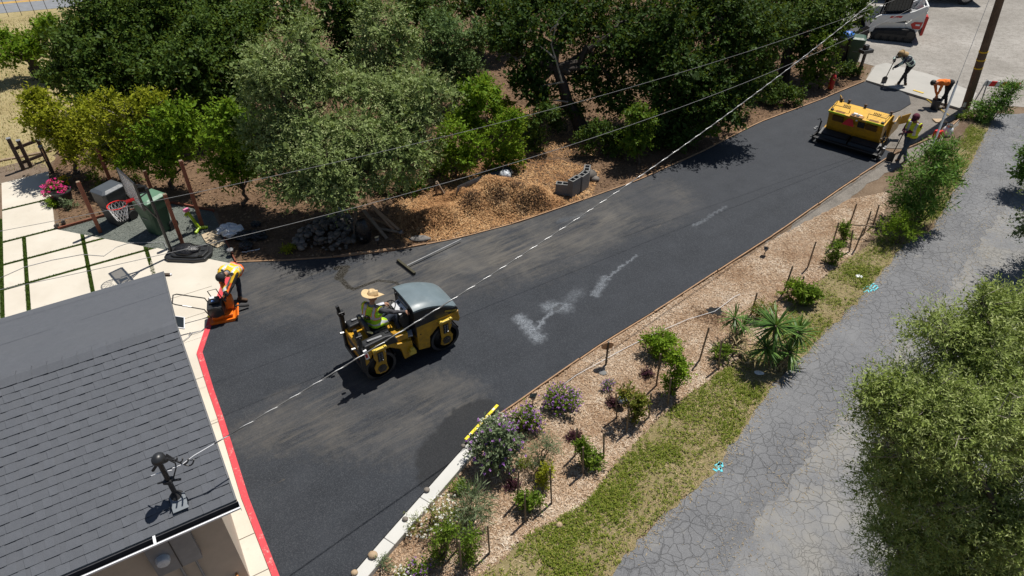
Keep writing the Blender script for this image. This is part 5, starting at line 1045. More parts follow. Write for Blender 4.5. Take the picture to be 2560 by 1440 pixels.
for s in (-1, 1):
    MB().box((.094, s*.62, 1.20), (.02, .56, .055)).build('lime_strip', MT['limestrip'], dko)
    MB().box((.21, s*.55, dkz(.21)+.004), (.12, .30, .008), ry=-R(7)).build('footwell', mat('rusty footwell', (.24, .10, .012), .7, .25, 9), dko)
    MB().box((.20, s*.83, dkz(.2)+.03), (.08, .10, .06)).build('control_box', BK, dko, bevel=.008)
    mb = MB(); z0_ = dkz(.3); mb.tube([(.32, s*.30, z0_), (.30, s*.30, z0_+.16), (.28, s*.86, z0_+.16), (.30, s*.88, z0_)], .012, 6)
    for q in range(5): mb.tube([(.56, s*(.60-.05*q), dkz(.6)), (.66, s*(.60-.05*q), dkz(.66)+.07), (.72, s*(.60-.05*q), dkz(.72))], .009, 5)
    mb.tube([(.30, s*.86, z0_+.16), (.70, s*.88, dkz(.7)+.14), (.74, s*.88, dkz(.74))], .011, 6)
    mb.build('handrail', mat('dark rail', (.05, .035, .01), .5), dko)
MB().box((.20, 0, dkz(.2)+.012), (.17, .42, .05), ry=-R(7)).build('console', mat('amber console', (.30, .13, .008), .5, .15, 8), dko, bevel=.01)
for yy in (.12, -.02): MB().box((.20, yy, dkz(.2)+.045), (.11, .10, .02), ry=-R(7)).build('gauge_panel', BK, dko)
for (x, y) in ((.38, .10), (.34, -.06)): MB().box((x, y, dkz(x)+.004), (.07, .13, .006), ry=-R(7)).build('sticker', MT['whitepl'], dko)
for (x, y) in ((.90, .80), (.92, .55), (.90, .0), (.86, -.86)): MB().tube([(x, y, 1.28), (x+.04, y, 1.42)], .035, 7).box((x+.03, y, 1.42), (.10, .09, .04)).build('exhaust_stub', mat('rusty black', (.05, .03, .022), .7, .3, 9), PV)
# rear face: recessed windows, triangle, lamp
for (y, w_) in ((.55, .36), (-.55, .36), (-.22, .22)): MB().box((.165, y, 1.0), (.10, w_, .22), ry=R(-16)).build('rear_vent', mat('shaded amber grille', (.10, .048, .008), .6, .2, 20) if w_ > .3 else BK, PV, bevel=.008)
mb = MB(); c = V(.03, .16, 1.05); mb.add([c+V(0, -.20, -.15), c+V(0, .20, -.15), c+V(.13, .05, .11), c+V(.13, -.05, .11), c+V(.012, -.20, -.16), c+V(.012, .20, -.16), c+V(.142, .05, .10), c+V(.142, -.05, .10)], [(0, 3, 2, 1), (4, 5, 6, 7), (0, 1, 5, 4), (1, 2, 6, 5), (2, 3, 7, 6), (3, 0, 4, 7)]); mb.build('warning_triangle', MT['redtri'], PV)
MB().box((.14, -.04, 1.12), (.03, .06, .05)).build('lamp', MT['whitepl'], PV)
# screed
sc_m = mat('black screed steel', (.012, .012, .014), .5, .3, 6, dirt=.25, dirtcol=(.05, .05, .05))
for s in (-1, 1):
    mb = MB(); sp_ = [(.02, .02), (-.02, .16), (.06, .30), (.40, .42), (.50, .36), (.50, .02)]; mb.prism(sp_[::-1], .02 if s > 0 else -1.02, 1.02 if s > 0 else -.02, T=T_); so2 = mb.build('screed', sc_m, PV, bevel=.01)
    MB().box((.20, s*.5, .375), (.26, .86, .02), ry=R(-19)).build('screed_cover', mat('dull screed cover', (.022, .023, .028), .6, .2, 5), so2)
MB().box((-.10, 0, .20), (.16, 2.36, .03)).build('walkway', sc_m, PV, bevel=.006)
MB().tube([(-.18, -1.2, .22), (-.18, 1.2, .22)], .014, 8).build('walkway_rail', BK, PV)
for s in (-1, 1):
    ep = MB().box((.20, s*1.10, .16), (.75, .05, .26)).build('end_gate', sc_m, PV, bevel=.01)
    MB().tube([(.30, s*1.10, .28), (.34, s*1.10, .66)], .028, 8).tube([(.30, s*1.10, .66), (.24, s*1.13, .78), (.18, s*1.20, .74)], .016, 6).build('crank', BK, ep)
    MB().box((.12, s*1.16, .44), (.24, .08, .05)).build('foot_plate', MT['steel'], ep, bevel=.006)
    MB().beam((.45, s*.97, .34), (1.5, s*.97, .46), .05, .12).build('tow_arm', Y, PV, bevel=.008)
mb = MB(); g = H(2)
for q in range(5): mb.tube(limb_path((.40, -.96, .95-.06*q), (.22, -1.05, .40), .1, q, 4), .014, 5)
mb.build('hoses', BK, PV)
# track and hopper
for s in (-1, 1):
    tr_ = MB(); tr_.prism([(.62, .02), (.52, .14), (.60, .30), (1.9, .30), (2.0, .16), (1.92, .02)][::-1], .62 if s > 0 else -.86, .86 if s > 0 else -.62, T=T_); tr_.build('track', MT['rubber'], PV, bevel=.03)
    hw = MB(); hp_ = [(.98, .42), (.98, 1.05), (1.35, .92), (1.55, 1.0), (1.80, .98), (2.05, .82), (2.15, .5), (2.05, .36)]
    hw.prism(hp_[::-1], .96 if s > 0 else -1.0, 1.0 if s > 0 else -.96, T=T_); hw.build('hopper_side', Y, PV, bevel=.008)
    fl_ = MB(); fl_.add([(2.06, s*1.0, .86), (2.14, s*1.0, .5), (2.32, s*1.18, .56), (2.24, s*1.22, .98), (2.09, s*.99, .86), (2.17, s*.99, .5), (2.35, s*1.17, .56), (2.27, s*1.21, .98)], [(0, 1, 2, 3), (7, 6, 5, 4), (0, 3, 7, 4), (1, 5, 6, 2), (3, 2, 6, 7), (0, 4, 5, 1)]); fl_.build('hopper_wing', Y, PV)
    MB().tube([(1.6, s*.62, .42), (1.05, s*1.04, 1.0)], .03, 8).build('ram', MT['steel'], PV)
MB().box((1.55, 0, .42), (1.15, 1.92, .05)).build('hopper_floor', sc_m, PV)
MB().box((1.02, 0, .86), (.05, 1.9, .78)).build('hopper_back', Y, PV)
bits('hopper_asphalt', H(6).random((900, 2))*np.array([1.0, 1.8])+np.array([1.05, -.9]), .46+.12*H(7).random(900), .05, .04, mat('hot mix', (.014, .014, .016), .6), .6, 6, parent=PV)
MB().tube([(2.0, -.6, .3), (2.25, -.6, .3)], .08, 12).tube([(2.0, .6, .3), (2.25, .6, .3)], .08, 12).build('push_roller', BK, PV)

# ---- compact track loader
la, lb = G(2185.6, 99.4), G(2266, 107.8); lf = unit(la-lb); lt = math.atan2(lf[1], lf[0]); right = V(lf[1], -lf[0], 0); lc = (la+lb)/2+right*.85
LD = thing('track_loader', 'white compact track loader with red rear panel on the street', 'loader', (lc[0], lc[1], .01), lt)
WH, RD = MT['white'], MT['red']
for s in (-1, 1):
    mb = MB(); tp_ = [(-.80, .0), (.72, .0), (.92, .14), (.90, .30), (.70, .44), (-.62, .60), (-.86, .56), (-1.0, .36), (-.96, .16)]
    mb.prism(tp_[::-1], .52 if s > 0 else -.86, .86 if s > 0 else -.52, T=T_); to = mb.build('track', MT['rubber'], LD, bevel=.05, seg=3)
    mb = MB()
    for q in range(5): mb.lathe([(.11, 0), (.11, .02)], 14, (-.65+.32*q, s*.865, .15), (0, s, 0))
    mb.lathe([(.17, 0), (.17, .02)], 16, (-.74, s*.865, .36), (0, s, 0)).box((0, s*.864, .27), (1.3, .02, .10)); mb.build('rollers', BK, to)
    mb = MB()
    for q in range(22): x = -.9+.082*q; mb.box((x, s*.69, .012+.0), (.04, .35, .03)).box((x*.80, s*.69, .52-.0-.085*(x+.9)/1.0+.04), (.04, .35, .03), ry=R(6))
    mb.build('track_lugs', MT['rubber'], to)
    # lift arm and upright at this side
    ar = [(1.02, .30), (1.10, .42), (.92, .98), (.74, 1.10), (-.20, 1.22), (-.62, 1.40), (-1.02, 1.66), (-1.10, 1.60), (-1.04, 1.40), (-.70, 1.05), (-.30, .92), (.20, .80), (.62, .78), (.78, .62), (.88, .32)]
    MB().prism(ar[::-1], .66 if s > 0 else -.78, .78 if s > 0 else -.66, T=T_).build('lift_arm', WH, LD, bevel=.02)
    up_ = [(-.62, .56), (-.40, .72), (-.72, 1.10), (-.98, 1.62), (-1.14, 1.62), (-1.14, .70), (-.98, .44), (-.86, .32)]
    MB().prism(up_[::-1], .56 if s > 0 else -.66, .66 if s > 0 else -.56, T=T_).build('rear_upright', WH, LD, bevel=.015)
    sp_ = [(.80, .46), (.86, .62), (.70, .80), (-.60, .80), (-.68, .62), (-.62, .60)]
    MB().prism(sp_[::-1], .54 if s > 0 else -.64, .64 if s > 0 else -.54, T=T_).build('side_panel', WH, LD, bevel=.012)
    MB().prism([(.55, .84), (.30, .98), (-.20, 1.04), (-.36, .92), (-.16, .82)], s*.62-.012, s*.62+.012, T=T_).build('side_recess', BK, LD)
    MB().prism([(.34, 1.00), (.30, 1.09), (-.18, 1.15), (-.14, 1.06)], s*.785-.004, s*.785+.004, T=T_).build('name_plate', RD, LD)
    MB().prism([(-.62, .80), (-.76, .60), (-1.06, .60), (-1.10, .92), (-.76, .90)], s*.665-.01, s*.665+.01, T=T_).build('rear_badge', RD, LD); MB().box((-.92, s*.68, .78), (.18, .01, .07)).build('badge_lamp', MT['whitepl'], LD)
    MB().tube([(-.60, s*.62, .80), (-.86, s*.62, 1.35)], .04, 8).build('lift_ram', BK, LD)
    MB().tube([(-1.06, s*.60, 1.66), (-1.06, s*.60, 1.06)], .03, 8).build('tower_post', WH, LD)
MB().beam((-1.08, -.74, 1.62), (-1.08, .74, 1.62), .07, .07).beam((-1.12, -.74, 1.34), (-1.12, .74, 1.34), .05, .05).build('cross_tube', WH, LD, bevel=.01)
MB().box((-.05, 0, .62), (1.5, 1.06, .50)).build('chassis', BK, LD, bevel=.02)
MB().box((-.86, 0, 1.0), (.46, 1.06, .30)).build('engine_cover', MT['grey'], LD, bevel=.02)
rp = MB().prism([(-1.16, .30), (-1.12, 1.16), (-1.20, 1.20), (-1.28, 1.14), (-1.27, .34)][::-1], -.66, .66, T=T_).build('rear_door', RD, LD, bevel=.02)
MB().box((-1.282, 0, .62), (.014, .94, .34)).build('grille', BK, rp)
for (sz, zz, tx) in ((.20, .88, 'Bobcat'),):
    fc = bpy.data.curves.new('lettering', 'FONT'); fc.body = tx; fc.size = sz; fc.align_x = 'CENTER'; fc.extrude = .003; fo_ = bpy.data.objects.new('lettering', fc); COL.objects.link(fo_); fo_.parent = rp; fo_.location = (-1.292, 0, zz); fo_.rotation_euler = (math.pi/2, 0, -math.pi/2); fc.materials.append(MT['whitepl']); fo_ = text_mesh(fo_)
for s in (-1, 1):
    fc = bpy.data.curves.new('lettering', 'FONT'); fc.body = 'Bobcat'; fc.size = .085; fc.align_x = 'CENTER'; fc.extrude = .002; fo_ = bpy.data.objects.new('lettering', fc); COL.objects.link(fo_); fo_.parent = LD; fo_.location = (.08, s*.795, 1.04); fo_.rotation_euler = (math.pi/2, R(-7)*s*0, math.pi if s > 0 else 0); fc.materials.append(MT['whitepl']); fo_ = text_mesh(fo_)
# cab
cb = MB()
for (x, y) in ((.62, .46), (.62, -.46), (-.42, .46), (-.42, -.46)): cb.beam((x, y, .82), (x-.14 if x > 0 else x, y, 1.92), .06, .06, up=(0, 1, 0))
cb.beam((.62, -.46, .86), (.62, .46, .86), .06, .06).beam((-.42, -.46, 1.0), (-.42, .46, 1.0), .06, .06); cabo = cb.build('cab_frame', BK, LD, bevel=.01)
MB().box((.02, 0, 1.95), (1.10, 1.02, .07)).build('cab_roof', mat('grey cab roof', (.16, .18, .19), .5, .1, 6), cabo, bevel=.03, seg=3)
for s in (-1, 1):
    MB().box((.06, s*.455, 1.42), (.92, .012, .84)).build('side_window', MT['glass'], cabo); mb = MB()
    for q in range(7): mb.box((-.30+.13*q, s*.47, 1.42), (.012, .012, .84))
    mb.build('side_mesh', BK, cabo)
MB().box((-.44, 0, 1.45), (.012, .86, .80)).build('rear_window', mat('pale cab glass', (.10, .12, .12), .15), cabo)
MB().box((.0, 0, 1.12), (.45, .5, .12)).box((-.2, 0, 1.4), (.12, .46, .5)).build('seat', BK, cabo, bevel=.04)
# bucket
bk_ = MB(); bp = [(1.02, .08), (1.06, .52), (1.20, .60), (1.24, .56), (1.12, .46), (1.12, .12), (1.86, .06), (1.88, .02), (1.10, .0)]
bk_.prism(bp[::-1], -.86, .86, T=T_); bo_ = bk_.build('bucket', mat('worn black bucket', (.05, .05, .053), .5, .3, 6, dirt=.4), LD)
for s in (-1, 1): MB().prism([(1.04, .02), (1.06, .54), (1.22, .56), (1.84, .08), (1.84, .02)][::-1], s*.865-.012, s*.865+.012, T=T_).build('bucket_side', BK, bo_)
MB().beam((.95, -.5, .40), (1.06, -.5, .30), .10, .12).beam((.95, .5, .40), (1.06, .5, .30), .10, .12).box((1.0, 0, .32), (.08, 1.2, .30)).build('coupler', BK, LD, bevel=.01)
# ---- pickup parked beyond the loader, only its flank in view
pk = G(2290, 12); PK = thing('parked_truck', 'dark parked truck just cut off by the top edge behind the loader', 'truck', (pk[0]+.9, pk[1]+1.1, .01), R(-8))
T_ = lambda x, y, z: (x, z, y)
MB().prism([(-2.7, .55), (-2.75, .95), (-1.0, 1.05), (-.8, 1.1), (-.3, 1.75), (1.0, 1.78), (1.5, 1.15), (2.6, 1.05), (2.7, .6), (2.6, .45), (-2.6, .45)][::-1], -.95, .95, T=T_).build('body', mat('dark truck paint', (.02, .022, .028), .25, .1, 3, coat=.6), PK, bevel=.06, seg=3)
for s in (-1, 1):
    MB().prism([(-.62, 1.12), (-.22, 1.66), (.92, 1.68), (1.32, 1.14)][::-1], s*.955-.008, s*.955+.008, T=T_).build('window', MT['glass'], PK)
    for x in (-1.7, 1.75):
        wo = MB().lathe([(.25, -.12), (.39, -.10), (.40, 0), (.39, .10), (.25, .12)], 28, (x, s*.84, .40), (0, 1, 0)).build('wheel', MT['rubber'], PK, smooth=True)
        mb = MB(); mb.lathe([(.25, .0), (.25, .02), (.06, .05)], 24, (x, s*.945, .40), (0, s, 0)); mb.build('rim', MT['steel'], wo, smooth=True)

# ---- plate compactor
pcx = G(558, 792, .06); PCM = thing('plate_compactor', 'orange plate compactor with black engine on the red painted strip', 'compactor', (pcx[0], pcx[1], .05), R(18))
OR = MT['orange']
MB().prism([(-.30, .06), (-.26, .0), (.26, .0), (.36, .10), (.40, .16), (.37, .17), (.30, .09), (-.26, .05)][::-1], -.24, .24, T=T_).build('base_plate', OR, PCM, bevel=.006)
MB().box((0, 0, .10), (.44, .30, .08)).box((.10, 0, .16), (.34, .36, .03)).build('deck', OR, PCM, bevel=.012)
en = MB().box((-.08, -.03, .35), (.36, .38, .26)).box((-.08, .05, .51), (.24, .24, .08)).build('engine', MT['plastic'], PCM, bevel=.03)
MB().lathe([(.15, 0), (.15, .04), (.09, .07)], 18, (-.08, -.21, .36), (0, -1, 0)).build('recoil_cover', BK, en, smooth=True)
MB().box((-.12, .08, .575), (.10, .08, .02)).build('engine_label', MT['whitepl'], en); MB().box((-.10, -.03, .555), (.07, .05, .02)).build('blue_label', mat('blue label', (.10, .20, .45), .5), en)
mb = MB()
for q in range(6): mb.box((-.21+.03*q, .12, .49), (.012, .12, .05))
mb.build('cooling_fins', MT['steel'], en)
MB().prism([(.12, .22), (.13, .56), (.20, .60), (.31, .48), (.31, .22)][::-1], -.02, .24, T=T_).build('water_tank', OR, PCM, bevel=.03, seg=3)
MB().box((-.20, -.12, .20), (.22, .015, .05)).build('warning_label', MT['vest_yy'], PCM)
mb = MB(); 
mb.tube([(-.22, .20, .20), (-.30, .22, .50), (-.85, .20, .78), (-.92, .16, .80), (-.92, -.16, .80), (-.85, -.20, .78), (-.30, -.22, .50), (-.22, -.20, .20)], .014, 8)
mb.build('handle', BK, PCM, smooth=True); MB().tube([(-.55, -.206, .628), (-.72, -.203, .714)], .02, 8).build('grip', MT['steel'], PCM)
MB().tube([(-.1, .2, .3), (-.2, .26, .66), (.0, .26, .68), (.1, .2, .3)], .012, 7).build('roll_hoop', BK, PCM)
MB().tube([(.30, .12, .18), (.52, .16, .10), (.62, .18, .08)], [.03, .035, .035], 8).build('spray_hose', MT['rubber'], PCM)
# ------------------------------------------------------------------ people
def ik(a, b, l1, l2, hint):
    a, b = np.asarray(a, float), np.asarray(b, float); d = b-a; D = np.linalg.norm(d); D2 = min(D, (l1+l2)*.995); u = d/(D+1e-9); b = a+u*D2
    x = (l1*l1-l2*l2+D2*D2)/(2*D2); h = math.sqrt(max(0, l1*l1-x*x)); hv = np.asarray(hint, float); hv = unit(hv-u*(hv@u)); return a+u*x+hv*h, b
def person(label, pelvis, neck, face, feet, hands, mats, grip=None, vest=None, hat=None, knee=None, toes=None, hair=True, elbow=None, sleeves='long', headtilt=None, s=1.0):
    """one continuous body grown from a posed skeleton; clothing zones by nearest limb; vest and hat are children"""
    pelvis, neck = np.asarray(pelvis, float), np.asarray(neck, float); sp = unit(neck-pelvis); neck = pelvis+sp*.50*s
    face = unit(np.asarray(face, float)); fh = unit(face-sp*(face@sp)) if abs(face@sp) < .95 else unit(np.cross(sp, np.cross(face, sp))+V(0, 0, .01)); side = unit(np.cross(sp, fh))   # left
    chest = pelvis+sp*.33*s; base = V(*(np.mean(feet, 0)[:2]), min(f[2] for f in feet)); root = thing('person', label, 'person', base)
    C = []                                                   # (zone, a, b, ra, rb)
    def cap(z, a, b, ra, rb): C.append((z, np.asarray(a)-base, np.asarray(b)-base, ra*s, rb*s))
    for q in (-1, 1): cap('pants', pelvis+side*q*.07-sp*.03, pelvis+side*q*.075+sp*.05, .115, .115)
    cap('shirt', pelvis+side*.05+sp*.10, chest+side*.09, .115, .125); cap('shirt', pelvis-side*.05+sp*.10, chest-side*.09, .115, .125)
    cap('shirt', chest+side*.12+sp*.06, neck+side*.12-sp*.05, .11, .075); cap('shirt', chest-side*.12+sp*.06, neck-side*.12-sp*.05, .11, .075); cap('shirt', chest, neck-sp*.03, .12, .085)
    sh = [neck+side*q*.185*s-sp*.045 for q in (1, -1)]
    hd = unit(headtilt if headtilt is not None else sp*.7+V(0, 0, .5)+fh*.25); hc = neck+hd*.185*s
    cap('skin', neck-sp*.02, hc-hd*.07, .058, .055)
    hf = unit(face-hd*(face@hd)); hs = np.cross(hd, hf)
    cap('head', hc-hd*.0-hf*.012, hc+hd*.035-hf*.012, .092, .090); cap('skin', hc-hd*.045+hf*.025, hc-hd*.075+hf*.045, .062, .042)
    cap('skin', hc+hf*.095-hd*.0, hc+hf*.105-hd*.03, .012, .019)
    for q in (-1, 1): cap('skin', hc+hs*q*.088-hf*.005-hd*.02, hc+hs*q*.094-hf*.012+hd*.02, .016, .020); cap('eye', hc+hs*q*.034+hf*.083+hd*.01, hc+hs*q*.034+hf*.084+hd*.01, .014, .014)
    hips = [pelvis+side*q*.095*s-sp*.03 for q in (1, -1)]
    for i in range(2):
        ank = np.asarray(feet[i], float)+V(0, 0, .085); kh = knee[i] if knee else fh+V(0, 0, .2); kn, an_ = ik(hips[i], ank, .44*s, .42*s, kh)
        cap('pants', hips[i], kn, .092, .066); cap('pants', kn, an_, .064, .048)
        td = unit(V(*(toes[i] if toes else fh)[:2], 0)); cap('boot', an_-V(0, 0, .03)-td*.05, an_+td*.14-V(0, 0, .045), .048, .042); cap('boot', an_-V(0, 0, .02), an_+V(0, 0, .06), .052, .052)
    for i in range(2):
        eh = elbow[i] if elbow else -fh*.6+side*(1 if i == 0 else -1)*.6-V(0, 0, .4); el, ha = ik(sh[i], hands[i], .30*s, .26*s, eh)
        cap('sleeve', sh[i], el, .062, .047); cap('sleeve' if sleeves == 'long' else 'skin', el, ha, .045, .034)
        hdv = unit(ha-el); gd = np.asarray(grip[i] if grip and grip[i] is not None else -V(0, 0, 1.), float); gd = unit(gd-hdv*(gd@hdv)); ac = np.cross(hdv, gd)
        pm_ = ha+hdv*.05; cap('hand', ha, pm_, .032, .036)
        for k_, (o, L) in enumerate(((-.033, .072), (-.011, .082), (.011, .078), (.033, .062))):
            r0 = pm_+ac*o+hdv*.02; r1 = r0+unit(hdv*.8+gd*.5)*L*.5; r2 = r1+unit(hdv*.1+gd*1.)*L*.45; r3 = r2+unit(-hdv*.7+gd*.5)*L*.3
            cap('hand', r0, r1, .0125, .0115); cap('hand', r1, r2, .0115, .0105); cap('hand', r2, r3, .0105, .0095)
        th_ = ha+hdv*.02+ac*-.034; cap('hand', th_, th_+unit(hdv*.6-ac*.5+gd*.5)*.045, .014, .012); cap('hand', th_+unit(hdv*.6-ac*.5+gd*.5)*.045, th_+unit(hdv*.6-ac*.5+gd*.5)*.045+unit(hdv*.5+gd*.8)*.035, .012, .010)
    mb = MB()
    for z, a, b, ra, rb in C: mb.capsule(a, b, ra, rb, 14)
    me = mb.mesh('tmp'); ob = bpy.data.objects.new('tmp', me); COL.objects.link(ob)
    rm = ob.modifiers.new('r', 'REMESH'); rm.mode = 'VOXEL'; rm.voxel_size = .0095; sm = ob.modifiers.new('s', 'SMOOTH'); sm.factor = .5; sm.iterations = 3
    dg = bpy.context.evaluated_depsgraph_get(); bm_ = bpy.data.meshes.new_from_object(ob.evaluated_get(dg)); bpy.data.objects.remove(ob); bpy.data.meshes.remove(me)
    nv = len(bm_.vertices); co = np.empty(nv*3, np.float32); bm_.vertices.foreach_get('co', co); co = co.reshape(-1, 3).astype(float); no = np.empty(nv*3, np.float32); bm_.vertices.foreach_get('normal', no); no = no.reshape(-1, 3)
    # cloth folds
    ph = np.sin(co[:, 2]*46+np.sin(co[:, 0]*23+1.3)*2+np.sin(co[:, 1]*19)*2)
    nf = len(bm_.polygons); fc = np.empty(nf*3, np.float32); bm_.polygons.foreach_get('center', fc); fc = fc.reshape(-1, 3).astype(float)
    best = np.full(nf, 9.); lab = np.zeros(nf, int); zones = ['shirt', 'sleeve', 'pants', 'boot', 'skin', 'head', 'eye', 'hand']
    bestv = np.full(nv, 9.); labv = np.zeros(nv, int)
    for z, a, b, ra, rb in C:
        for P_, B_, Lb in ((fc, best, lab), (co, bestv, labv)):
            ab = b-a; t_ = np.clip((P_-a)@ab/(ab@ab+1e-9), 0, 1); d = np.linalg.norm(P_-a-t_[:, None]*ab, axis=1)-(ra+(rb-ra)*t_); k_ = d < B_; B_[k_] = d[k_]; Lb[k_] = zones.index(z)
    cl = np.isin(labv, [0, 1, 2]); co2 = co.copy(); co2[cl] += no[cl]*(ph[cl]*.004)[:, None]
    bm_.vertices.foreach_set('co', co2.astype(np.float32).ravel())
    mm = {'shirt': mats['shirt'], 'sleeve': mats.get('sleeve', mats['shirt']), 'pants': mats['pants'], 'boot': mats.get('boot', MT['boot']), 'skin': mats.get('skin', MT['skin']), 'head': mats.get('skin', MT['skin']), 'eye': MT['hair'], 'hand': mats.get('hand', mats.get('skin', MT['skin']))}
    bm_.materials.clear(); [bm_.materials.append(mm[z]) for z in zones]; bm_.polygons.foreach_set('material_index', lab); bm_.polygons.foreach_set('use_smooth', [True]*nf); bm_.name = 'body'; bm_.update()
    put('body', bm_, root)
    pl_, spn = pelvis-base, sp
    if vest:
        vm, bands, strap = vest; quads = np.empty(len(bm_.loops), np.int32); bm_.loops.foreach_get('vertex_index', quads); ls = np.empty(nf, np.int32); bm_.polygons.foreach_get('loop_start', ls); lt_ = np.empty(nf, np.int32); bm_.polygons.foreach_get('loop_total', lt_)
        t_ = (fc-pl_)@sp/(.50*s); sd_ = (fc-pl_)@side/s; fr_ = (fc-pl_)@fh
        pick = (lab == 0) & (t_ > .02) & (t_ < 1.02) | ((lab == 1) & (abs(sd_) < .20) & (t_ > .55)) | ((lab == 2) & (t_ > .02) & (abs(fr_) < .15))
        pick &= lt_ == 4
        idx = np.where(pick)[0]; q = np.stack([quads[ls[idx]+i] for i in range(4)], 1); uq, inv = np.unique(q, return_inverse=True)
        vv = co2[uq]+no[uq]*.020; inner_ = co2[uq]+no[uq]*.002; ff = inv.reshape(-1, 4)
        mi = np.zeros(len(idx), int); tt, ss = t_[idx], abs(sd_[idx])
        for lo, hi, m_i in bands: mi[(tt > lo) & (tt < hi)] = m_i
        if strap: mi[(ss > .085) & (ss < .135) & (tt > strap[0])] = strap[1]; mi[((ss > .072) & (ss <= .085) | (ss >= .135) & (ss < .148)) & (tt > strap[0])] = strap[2]
        vme = bpy.data.meshes.new('vest'); vme.from_pydata(vv.tolist(), [], ff.tolist()); [vme.materials.append(x) for x in vm]; vme.polygons.foreach_set('material_index', mi); vme.polygons.foreach_set('use_smooth', [True]*len(idx)); vo = put('vest', vme, root)
        so_ = vo.modifiers.new('thick', 'SOLIDIFY'); so_.thickness = .012; so_.offset = -1
    hcl = hc-base; Qh = np.stack([hf, hs, hd], 1)
    if hair:
        mb = MB(); mb.ell(hcl+hd*.03-hf*.022, (.108, .104, .112), 16, 12, Q=Qh, jit=.02); o = mb.build('hair', MT['hair'], root, smooth='all')
        bm2 = bmesh.new(); bm2.from_mesh(o.data); kill = [v for v in bm2.verts if (np.array(v.co)-hcl)@hf > .045 and (np.array(v.co)-hcl)@hd < .07 or (np.array(v.co)-hcl)@hd < -.06]; bmesh.ops.delete(bm2, geom=kill, context='VERTS'); bm2.to_mesh(o.data); bm2.free()
    if hat: hat(root, hcl, Qh, hf, hs, hd)
    return root, dict(neck=neck, chest=chest, side=side, fh=fh, sp=sp, hc=hc, base=base)
def cap_hat(m, back=False, bill=True):
    def f(root, c, Q, hf, hs, hd):
        mb = MB(); prof = [(.112, .0), (.112, .03), (.105, .07), (.08, .105), (.045, .125), (.01, .13)]
        mb.lathe(prof, 18, c+hd*.035-hf*.012, hd); d = -hf if back else hf
        if bill: mb.prism([(.06, -.085), (.13, -.075), (.185, -.035), (.195, 0), (.185, .035), (.13, .075), (.06, .085)], -.008, .0, T=lambda x, y, z: c+hd*(.045+z-.12*max(0, x-.09))+d*x+hs*y)
        mb.build('cap', m, root, smooth=True)
    return f
def straw_hat(root, c, Q, hf, hs, hd):
    n, rings = 36, [(.001, .150), (.05, .146), (.085, .135), (.098, .10), (.103, .05), (.108, .028), (.16, .020), (.21, .016), (.24, .020)]
    v = []
    for r, z in rings:
        for j in range(n):
            a = 2*math.pi*j/n; up = .055*(abs(math.sin(a))**3)*max(0, (r-.12)/.1); dent = -.030*math.exp(-(math.sin(a)*r/.03)**2)*(1 if r < .09 else 0)
            v.append(c+hd*(z+.025+up+dent)+hf*(r*1.12*math.cos(a)-.012)+hs*r*.96*math.sin(a))
    k = len(rings); f = [(i*n+j, i*n+(j+1) % n, (i+1)*n+(j+1) % n, (i+1)*n+j) for i in range(k-1) for j in range(n)]
    o = MB().add(v, f).build('straw_hat', MT['straw_hat'], root, smooth=True); so_ = o.modifiers.new('t', 'SOLIDIFY'); so_.thickness = .006
    mb = MB(); mb.lathe([(.1085, .052), (.1095, .078), (.109, .052)], 36, c-hf*.012, hd, sx=1.12, sy=.96, caps=False); mb.build('hat_band', mat('brown hat band', (.30, .19, .09), .8), root)
def flap_hat(m):
    def f(root, c, Q, hf, hs, hd):
        mb = MB(); mb.lathe([(.165, .02), (.115, .035), (.11, .07), (.085, .11), (.04, .13), (.01, .132)], 20, c+hd*.02-hf*.01, hd); mb.build('sun_hat', m, root, smooth=True)
        v = []; n = 12
        for i in range(5):
            for j in range(n): a = math.pi*(.45+1.1*j/(n-1)); v.append(c+hd*(.04-.055*i)+hf*math.cos(a)*(.115+.012*i)+hs*math.sin(a)*(.112+.014*i))
        MB().add(v, [(i*n+j, i*n+j+1, (i+1)*n+j+1, (i+1)*n+j) for i in range(4) for j in range(n-1)]).build('neck_flap', m, root, smooth='all')
    return f
RF = MT['reflect']
# roller driver, seated
cth, sth = math.cos(th), math.sin(th)
def rl(x, y, z): return V(rc[0]+x*cth-y*sth, rc[1]+x*sth+y*cth, z+.05)
d_, info = person('roller driver in straw hat and lime vest with black logo', rl(-.66, 0, 1.17), rl(-.62, 0, 1.70), unit(V(math.cos(th+.55), math.sin(th+.55), 0)), [rl(-.14, .16, .79), rl(-.16, -.18, .79)], [rl(-.28, .20, 1.40), rl(-.02, -.30, 1.42)],
    dict(shirt=MT['cloth_grey'], sleeve=mat('charcoal sleeve', (.05, .05, .056), .9, .25, 10, bmp=.3), pants=MT['denim'], skin=MT['skin']), vest=([MT['vest_y'], RF, MT['vest_o'], MT['vest_yy']], [(.50, .60, 1), (.47, .50, 2), (.60, .63, 2), (.14, .22, 1), (.12, .14, 3), (.22, .24, 3), (.92, 1.1, 3)], (.60, 1, 2)), hat=straw_hat, knee=[V(cth, sth, .5), V(cth, sth, .5)], toes=[V(cth, sth, 0)]*2, hair=False, headtilt=V(math.cos(th+.55)*.42, math.sin(th+.55)*.42, .9))
# logo ring on the back of the vest
lc_ = info['chest']-info['base']-info['fh']*.142-info['sp']*.07+info['side']*.03; mb = MB()
mb.tube([lc_+.055*(math.cos(a)*info['side']+math.sin(a)*info['sp']) for a in np.linspace(0, 6.283, 21)], .012, 5, caps=False)
mb.tube([lc_+.02*(math.cos(a)*info['side']+math.sin(a)*info['sp']) for a in np.linspace(0, 5, 9)], .007, 5)
mb.build('vest_logo', mat('black vest print', (.02, .03, .012), .8), d_)
